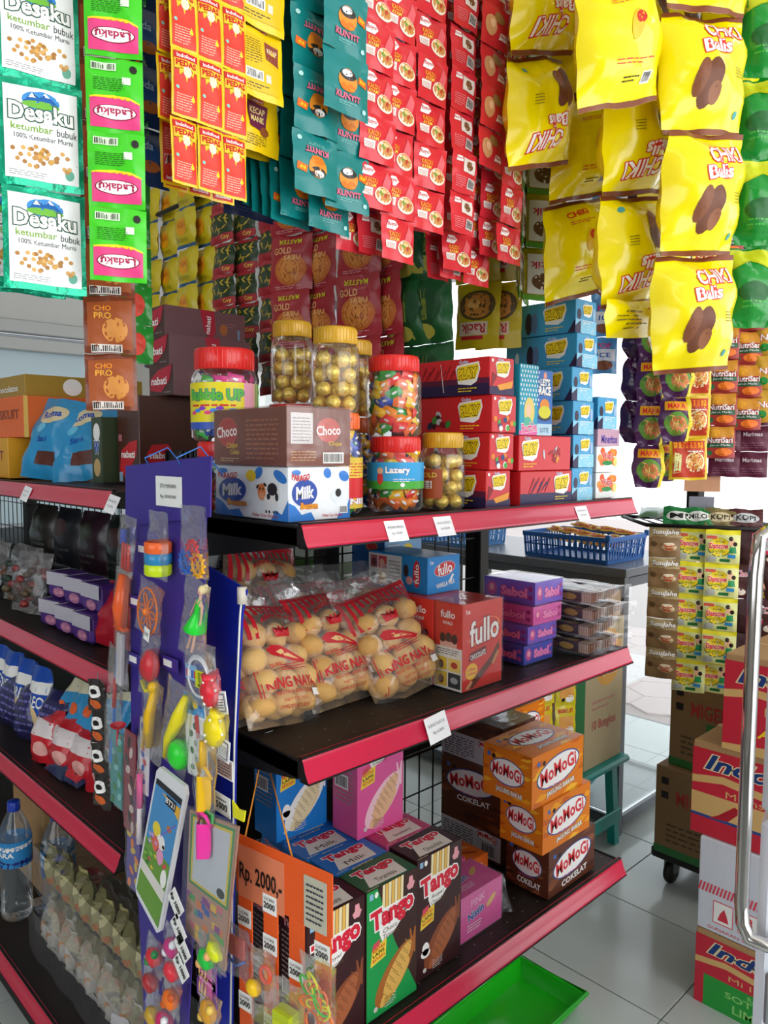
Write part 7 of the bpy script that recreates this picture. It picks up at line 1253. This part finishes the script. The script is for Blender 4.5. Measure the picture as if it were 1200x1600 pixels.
# green tray on the floor
GT = M('#12b012', .3, 0, 'plastic', .02, 60, .04, .3); T1 = onz(812, 1493, .05); T2 = onz(917, 1552, .05); tv = Vector((T2.x-T1.x, T2.y-T1.y)); ang = math.atan2(tv.y, tv.x)
TW, TD = tv.length, .56; yv = Vector((-cos(ang+pi+pi/2)*0+cos(ang+pi+pi/2), sin(ang+pi+pi/2)))
tr = thing('green_tray', 'bright green plastic tray on the floor under the lowest red rail', 'tray', (T2.x+yv.x*TD, T2.y+yv.y*TD, 0), (0, 0, ang+pi))
q = MB(); q.box(.02, -TD+.02, .004, TW-.02, -.02, .010, GT); 
def rim(z0, z1, i0, i1, th):
    for p in (0, 1, 2, 3):
        c0 = [(i0, -TD+i0), (TW-i0, -TD+i0), (TW-i0, -i0), (i0, -i0)]; c1 = [(i1, -TD+i1), (TW-i1, -TD+i1), (TW-i1, -i1), (i1, -i1)]; c2 = [(i1+th, -TD+i1+th), (TW-i1-th, -TD+i1+th), (TW-i1-th, -i1-th), (i1+th, -i1-th)]; c3 = [(i0+th, -TD+i0+th), (TW-i0-th, -TD+i0+th), (TW-i0-th, -i0-th), (i0+th, -i0-th)]
        k = (p+1) % 4; q.add([(*c0[p], z0), (*c0[k], z0), (*c1[k], z1), (*c1[p], z1), (*c3[p], z0), (*c3[k], z0), (*c2[k], z1), (*c2[p], z1)], [(0, 1, 2, 3), (7, 6, 5, 4), (3, 2, 6, 7), (4, 5, 1, 0)], GT)
rim(.004, .05, .02, 0, .006); q.build('tray_body', tr)
q = MB(); q.tube([(0, 0, .05), (TW, 0, .05), (TW, -TD, .05), (0, -TD, .05)], .006, GT, 8, True); q.build('rolled_rim', tr)
put('carton', 'flattened cardboard piece with a green stripe behind the green tray', 'carton', mesh_of(pbox(.3, .12, .14, CARTON, A(30, 14).rect(18, 0, 25, 14, cG), None), 'carton'), (.70, .46, 0), radians(-20))
q = MB(); fz = pil_map(.25, .2, .08, .01, .006, 7, ex=2.3); q.grid(lambda s_, v: fz(s_*.25, v*.2, 0, -1), 9, 9, M('#6a5a50', .3, 0, 'film', .6, 30)); q.grid(lambda s_, v: fz(s_*.25, v*.2, 0, 1), 9, 9, M('#6a5a50', .3, 0, 'film', .6, 30), flip=True); tag(q.build('plastic_sack', None, (.42, .1, .04), (-1.3, 0, .2)), 'crumpled brown plastic wrapped pack on the floor below the lowest shelf', 'pack')
# ================================================================ sachet rack at the right
RX = dep(1085, 820, 2.35); rk = thing('sachet_rack', 'black display rack with a post and wire top, hung with drink sachets', 'rack', (RX.x, RX.y, 0))
def rb(name, p0, p1, r=.008, m=BLACK): q = MB(); q.tube([Vector(p0)-Vector((RX.x, RX.y, 0)), Vector(p1)-Vector((RX.x, RX.y, 0))], r, m, 8); return q.build(name, rk)
q = MB(); q.box(-.02, -.02, 1.2, .02, .02, 2.15, BLACK, .003); q.build('post', rk, (0, 0, 0)); LP = dep(1165, 1200, 2.3); q = MB(); q.box(-.02, -.02, 0, .02, .02, 1.2, BLACK, .003); q.box(-.1, -.05, 0, .1, .05, .02, BLACK, .004); q.build('leg', rk, (LP.x-RX.x, LP.y-RX.y, 0)); LQ = dep(1235, 1200, 2.3); q = MB(); q.box(-.02, -.02, 0, .02, .02, 1.2, BLACK, .003); q.build('leg', rk, (LQ.x-RX.x, LQ.y-RX.y, 0))
A0 = dep(1010, 822, 2.3); A1 = dep(1240, 845, 2.15); A0.z = A1.z = 1.2; B0 = A0+Vector((.22, .2, 0)); B1 = A1+Vector((.22, .2, 0))
for p, s_ in ((A0, A1), (B0, B1), (A0, B0), (A1, B1)): rb('top_frame', p, s_, .006)
for k in range(1, 9): rb('top_wire', A0.lerp(A1, k/9), B0.lerp(B1, k/9), .0025)
N0 = dep(960, 100, 2.35); N1 = dep(1260, 100, 2.2); N0.z = N1.z = 2.14; rb('upper_rod', N0, N1, .006)
rb('chrome_rod', dep(1097, 590, 2.28), dep(1093, 735, 2.28), .003, HOOKM)
ra = math.degrees(math.atan2((A1-A0).y, (A1-A0).x))
def alongA(x, y, off=-.02): # point in the rack front plane
    n_ = Vector((-(A1-A0).y, (A1-A0).x, 0)).normalized(); d = ray(x, y); t_ = (A0-CAM+n_*(-off)*-1).dot(n_)/d.dot(n_); return CAM+d*t_
def rsach(w, h, base, art, seed, bk_=None): return mesh_of(pouch(w, h, .014, base, art, bk_, .006, .002, seed, nu=7, nv=7, hair=.0006), 'drink_sachet')
a = A(80, 90); a.rect(0, 0, 80, 90, ink('#8a6a44'), 1).rect(0, 60, 80, 90, ink('#b09a6a'), 1.1).text('SusuJahe', 42, 74, 68, 18, cW, z=2, shear=.2, bold=.02).ell(52, 30, 20, 10, ink('#c8b088'), 1.4).poly([(38, 40), (66, 40), (62, 22), (42, 22)], ink('#c05a30'), 1.7).ell(52, 40, 14, 4.5, ink('#e8d8b8'), 1.9).ell(14, 40, 8, 8, ink('#5a4024'), 1.6)
mSJ = rsach(.088, .091, film('#8a6a44', .35), a, 71)
a = A(80, 90); a.rect(0, 78, 80, 90, ink('#e8dc20'), 1.1).rect(0, 0, 80, 78, ink('#d8d890'), 1.05).ell(32, 44, 27, 26, ink('#1d5c30'), 1.2).ell(32, 45, 25.5, 24.5, cY, 1.5).text('Dancow', 31, 48, 44, 15, ink('#e0303a'), bold=.04, out=cW, z=2).text('FORTIGRO', 32, 33, 28, 5, cG, z=2, bold=0).text('enriched', 34, 60, 20, 5, cK, z=2, bold=0).ell(60, 58, 7, 11, ink('#e8b890'), 1.5).ell(58, 68, 5, 6, ink('#2a1c18'), 1.7).ell(68, 54, 5, 6, ink('#2a1c18'), 1.8).poly([(54, 30), (72, 30), (70, 46), (56, 46)], ink('#1f8a4c'), 1.8).rect(52, 16, 70, 26, ink('#3a9ad8'), 1.9).poly([(2, 4), (24, 4), (28, 18), (6, 22)], ink('#b8b8b0'), 1.6).rect(2, 66, 26, 74, ink('#e05a48'), 1.9).rect(34, 5, 58, 13, ink('#1f6a34'), 1.9)
mDn = rsach(.092, .098, film('#e0d418', .3), a, 72)
a = A(90, 90); a.rect(0, 0, 90, 90, ink('#4a2424'), 1).text('Chocolatos', 42, 66, 72, 16, ink('#e890a0'), z=2, out=cW, bold=.03).poly([(48, 28), (76, 28), (72, 52), (52, 52)], ink('#c88a68'), 1.5).rect(40, 6, 84, 22, ink('#a88a24'), 1.4).ell(18, 18, 12, 9, ink('#e0d0c0'), 1.4).lines(50, 9, 80, 18, 2, cK, 2)
bkc = A(90, 90); bkc.rect(0, 0, 90, 90, ink('#3c1c1e'), 1).rect(40, 30, 84, 84, ink('#c02040'), 1.2).rect(46, 40, 78, 78, ink('#c8c8cc'), 1.4).bars(48, 50, 76, 72, cK, 2).ell(60, 14, 16, 6, ink('#a89890'), 1.3)
mCh2 = rsach(.1, .1, film('#4a2424', .3), a, 73); mChB = rsach(.1, .1, film('#3c1c1e', .3), bkc, 74)
for i, (x, y, ms, pt, off, sk, L_, n_) in enumerate(((1031, 1066, [mSJ], .0915, 0, -.02, 'tan ginger milk sachet strip, leftmost on the rack', 5), (1074, 1086, [mDn], .0985, .01, 0, 'yellow milk powder sachet strip, left of two on the rack', 5), (1112, 1094, [mDn], .0985, .03, 0, 'yellow milk powder sachet strip behind, its lowest sachet under the other', 5), (1121, 1052, [mDn], .0985, -.008, 0, 'yellow milk powder sachet strip, right of two on the rack', 4), (1170, 1040, [mChB, mChB, mCh2], .1, .01, 0, 'dark chocolate drink sachet strip with backs outward beside the yellow ones', 4), (1215, 1040, [mChB, mCh2], .1, .01, 0, 'dark chocolate drink sachet strip cut by the right picture edge', 4))):
    P = alongA(x, y, off); cnt = max(1, round((1.2-P.z)/pt)); strip('drink_sachet_strip', L_, 'sachet strip', ms, (P.x, P.y, 1.196-cnt*pt), pt, ra+(i % 2)*4-2, 'drink sachet strips on the rack', top=1.2, n=cnt, seed=i, wave=.08, hook=False)
for i, (x, c, c2, tx) in enumerate(((1060, '#1a7a3c', '#e8e8e0', 'MI'), (1090, '#1a7a3c', '#e8e8e0', 'MILO'), (1125, '#8a7a4c', '#d8c8a0', ''), (1165, '#5a2a2c', '#c8c8c8', ''))):
    P = alongA(x, 828, .03); a = A(60, 50); a.ell(30, 24, 24, 13, ink(c2), 1.3); a.text(tx or 'KOPI', 30, 24, 34, 14, cK, z=2); o = pack('drink_sachet', 'sachet folded over the top of the rack, %s' % ('green one at the left', 'green one with white oval and black lettering', 'olive one in the middle', 'brown one at the right')[i], .09, .06, .012, c, a, (P.x, P.y, 1.2), (-.5, 0, radians(ra)), 'sachets on the rack top', 130+i, 'sachet')
for i in range(6):
    q = MB(); P = A0.lerp(A1, .15+.14*i)+Vector((.12, .1, .012)); f3 = pil_map(.1, .12, .02, .006, .002, i); q.grid(lambda s_, v: f3(s_*.1, v*.12, 0, -1), 5, 5, film(('#4a7a4c', '#7a8a6a', '#8a3a5a', '#3a5a3c', '#b08a3c', '#5a3a6a')[i])); q.grid(lambda s_, v: f3(s_*.1, v*.12, 0, 1), 5, 5, film(('#4a7a4c', '#7a8a6a', '#8a3a5a', '#3a5a3c', '#b08a3c', '#5a3a6a')[i]), flip=True); tag(q.build('drink_sachet', None, P, (-1.4, 0, radians(ra+10*i))), 'flat sachet lying on the wire top of the rack, %s' % ORD[i], 'sachet', 'sachets lying on the rack')
a = A(70, 74); a.rect(3, 3, 67, 71, ink('#a8342c'), 1).rect(3, 46, 67, 71, ink('#d8922c'), 1.2).rect(3, 24, 67, 34, ink('#1f5a34'), 1.4).text('NutriSari', 35, 41, 58, 13, cW, bold=.02, z=2, out=ink('#a01c1c')).text('Jeruk Madu', 35, 29, 46, 6, cW, z=2, bold=0).ell(44, 14, 20, 9, ink('#f07a20'), 1.5).ell(12, 12, 6, 6, ink('#2a6a3c'), 1.7).ell(24, 58, 12, 8, ink('#f0a830'), 1.5)
mNs = rsach(.08, .093, film('#a8342c', .35), a, 75); a = A(70, 74); a.rect(0, 0, 70, 74, ink('#5c1c34'), 1).text('Marimas', 36, 50, 42, 12, ink('#d8c8d0'), z=2).lines(10, 10, 60, 30, 3, ink('#8a5a70')); mMm = rsach(.085, .075, film('#5c1c34', .35), a, 76); a = A(70, 74); a.rect(0, 0, 70, 74, ink('#c8982c'), 1).text('Nutri', 35, 40, 50, 14, cW, z=2, out=cR).ell(20, 18, 10, 9, cG, 1.5).ell(50, 60, 14, 8, ink('#e8c050'), 1.4); mNy = rsach(.08, .093, film('#c8982c', .35), a, 77)
for i, (x, y, ms, pt, d, L_) in enumerate(((1124, 716, [mNs], .0935, 2.2, 'red and orange juice sachet strip, left of two, at the right of the picture'), (1164, 672, [mNs], .0935, 2.2, 'red and orange juice sachet strip, right of two'), (1200, 660, [mNy], .0935, 2.18, 'amber juice sachet strip at the right picture edge'), (1130, 745, [mMm], .076, 2.26, 'maroon drink sachet strip below the left juice strip'), (1173, 746, [mMm], .076, 2.26, 'maroon drink sachet strip below the right juice strip'))):
    strip('juice_sachet_strip', L_, 'sachet strip', ms, dep(x, y, d), pt, ra, 'juice and drink sachet strips hanging at the right', top=2.14, seed=i, wave=.03)
q = MB(); q.box(-.05, -.001, 0, .05, 0, .055, M('#d8a07c', .7, 0, 'paper')); tag(q.build('orange_note', None, (RX.x-.025, RX.y-.03, 1.30), (0, 0, radians(ra))), 'faded orange paper taped to the rack post', 'paper'); q = MB(); q.box(-.035, -.001, 0, .035, 0, .05, M('#8c8c98', .7, 0, 'paper')); tag(q.build('grey_note', None, (RX.x-.025, RX.y-.03, 1.235), (0, 0, radians(ra))), 'grey paper taped to the rack post under the orange one', 'paper')
# ================================================================ white cabinet with chrome handle at the right edge
WP = dep(1181, 1445, .85); wc = thing('white_cabinet', 'white metal cabinet with a long bent chrome handle at the right picture edge', 'cabinet', (WP.x, WP.y, 0), (0, 0, radians(-76)))
q = MB(); q.box(0, 0, .02, .6, .5, 1.02, M('#dfe4ee', .3, 0, 'enamel', .02, 30, .02, .4), .01); q.build('body', wc)
CH = M('#c8c4c0', .08, 1, 'chrome', 0, 10, 0); q = MB(); HB = [(.0, -.0, 1.34), (-.012, -.012, 1.33), (-.014, -.014, 1.29), (-.014, -.014, .93), (-.012, -.016, .905), (-.004, -.02, .892), (.012, -.02, .89), (.03, -.002, .89)]; q.tube(HB, .0075, CH, 12); q.build('handle', wc)
q = MB(); q.box(.012, -.008, .79, .05, 0, .85, ALU, .006); q.ball((.03, -.01, .82), .008, CH, 10); q.build('lock', wc)
q = MB(); q.box(0, .0, 1.022, .6, .5, 1.4, M('#cfd4da', .3, 0, 'enamel', .02, 30, .02, .4), .008); q.build('lid', wc)
# orange banner above the yellow bags
q = MB(); q.box(0, 0, 0, .9, .01, .3, M('#e8541c', .5, 0, 'banner')); tag(q.build('orange_banner', None, dep(1115, 40, 2.7)+Vector((0, 0, .02)), radians(-50)), 'orange banner high up behind the yellow snack bags', 'banner')
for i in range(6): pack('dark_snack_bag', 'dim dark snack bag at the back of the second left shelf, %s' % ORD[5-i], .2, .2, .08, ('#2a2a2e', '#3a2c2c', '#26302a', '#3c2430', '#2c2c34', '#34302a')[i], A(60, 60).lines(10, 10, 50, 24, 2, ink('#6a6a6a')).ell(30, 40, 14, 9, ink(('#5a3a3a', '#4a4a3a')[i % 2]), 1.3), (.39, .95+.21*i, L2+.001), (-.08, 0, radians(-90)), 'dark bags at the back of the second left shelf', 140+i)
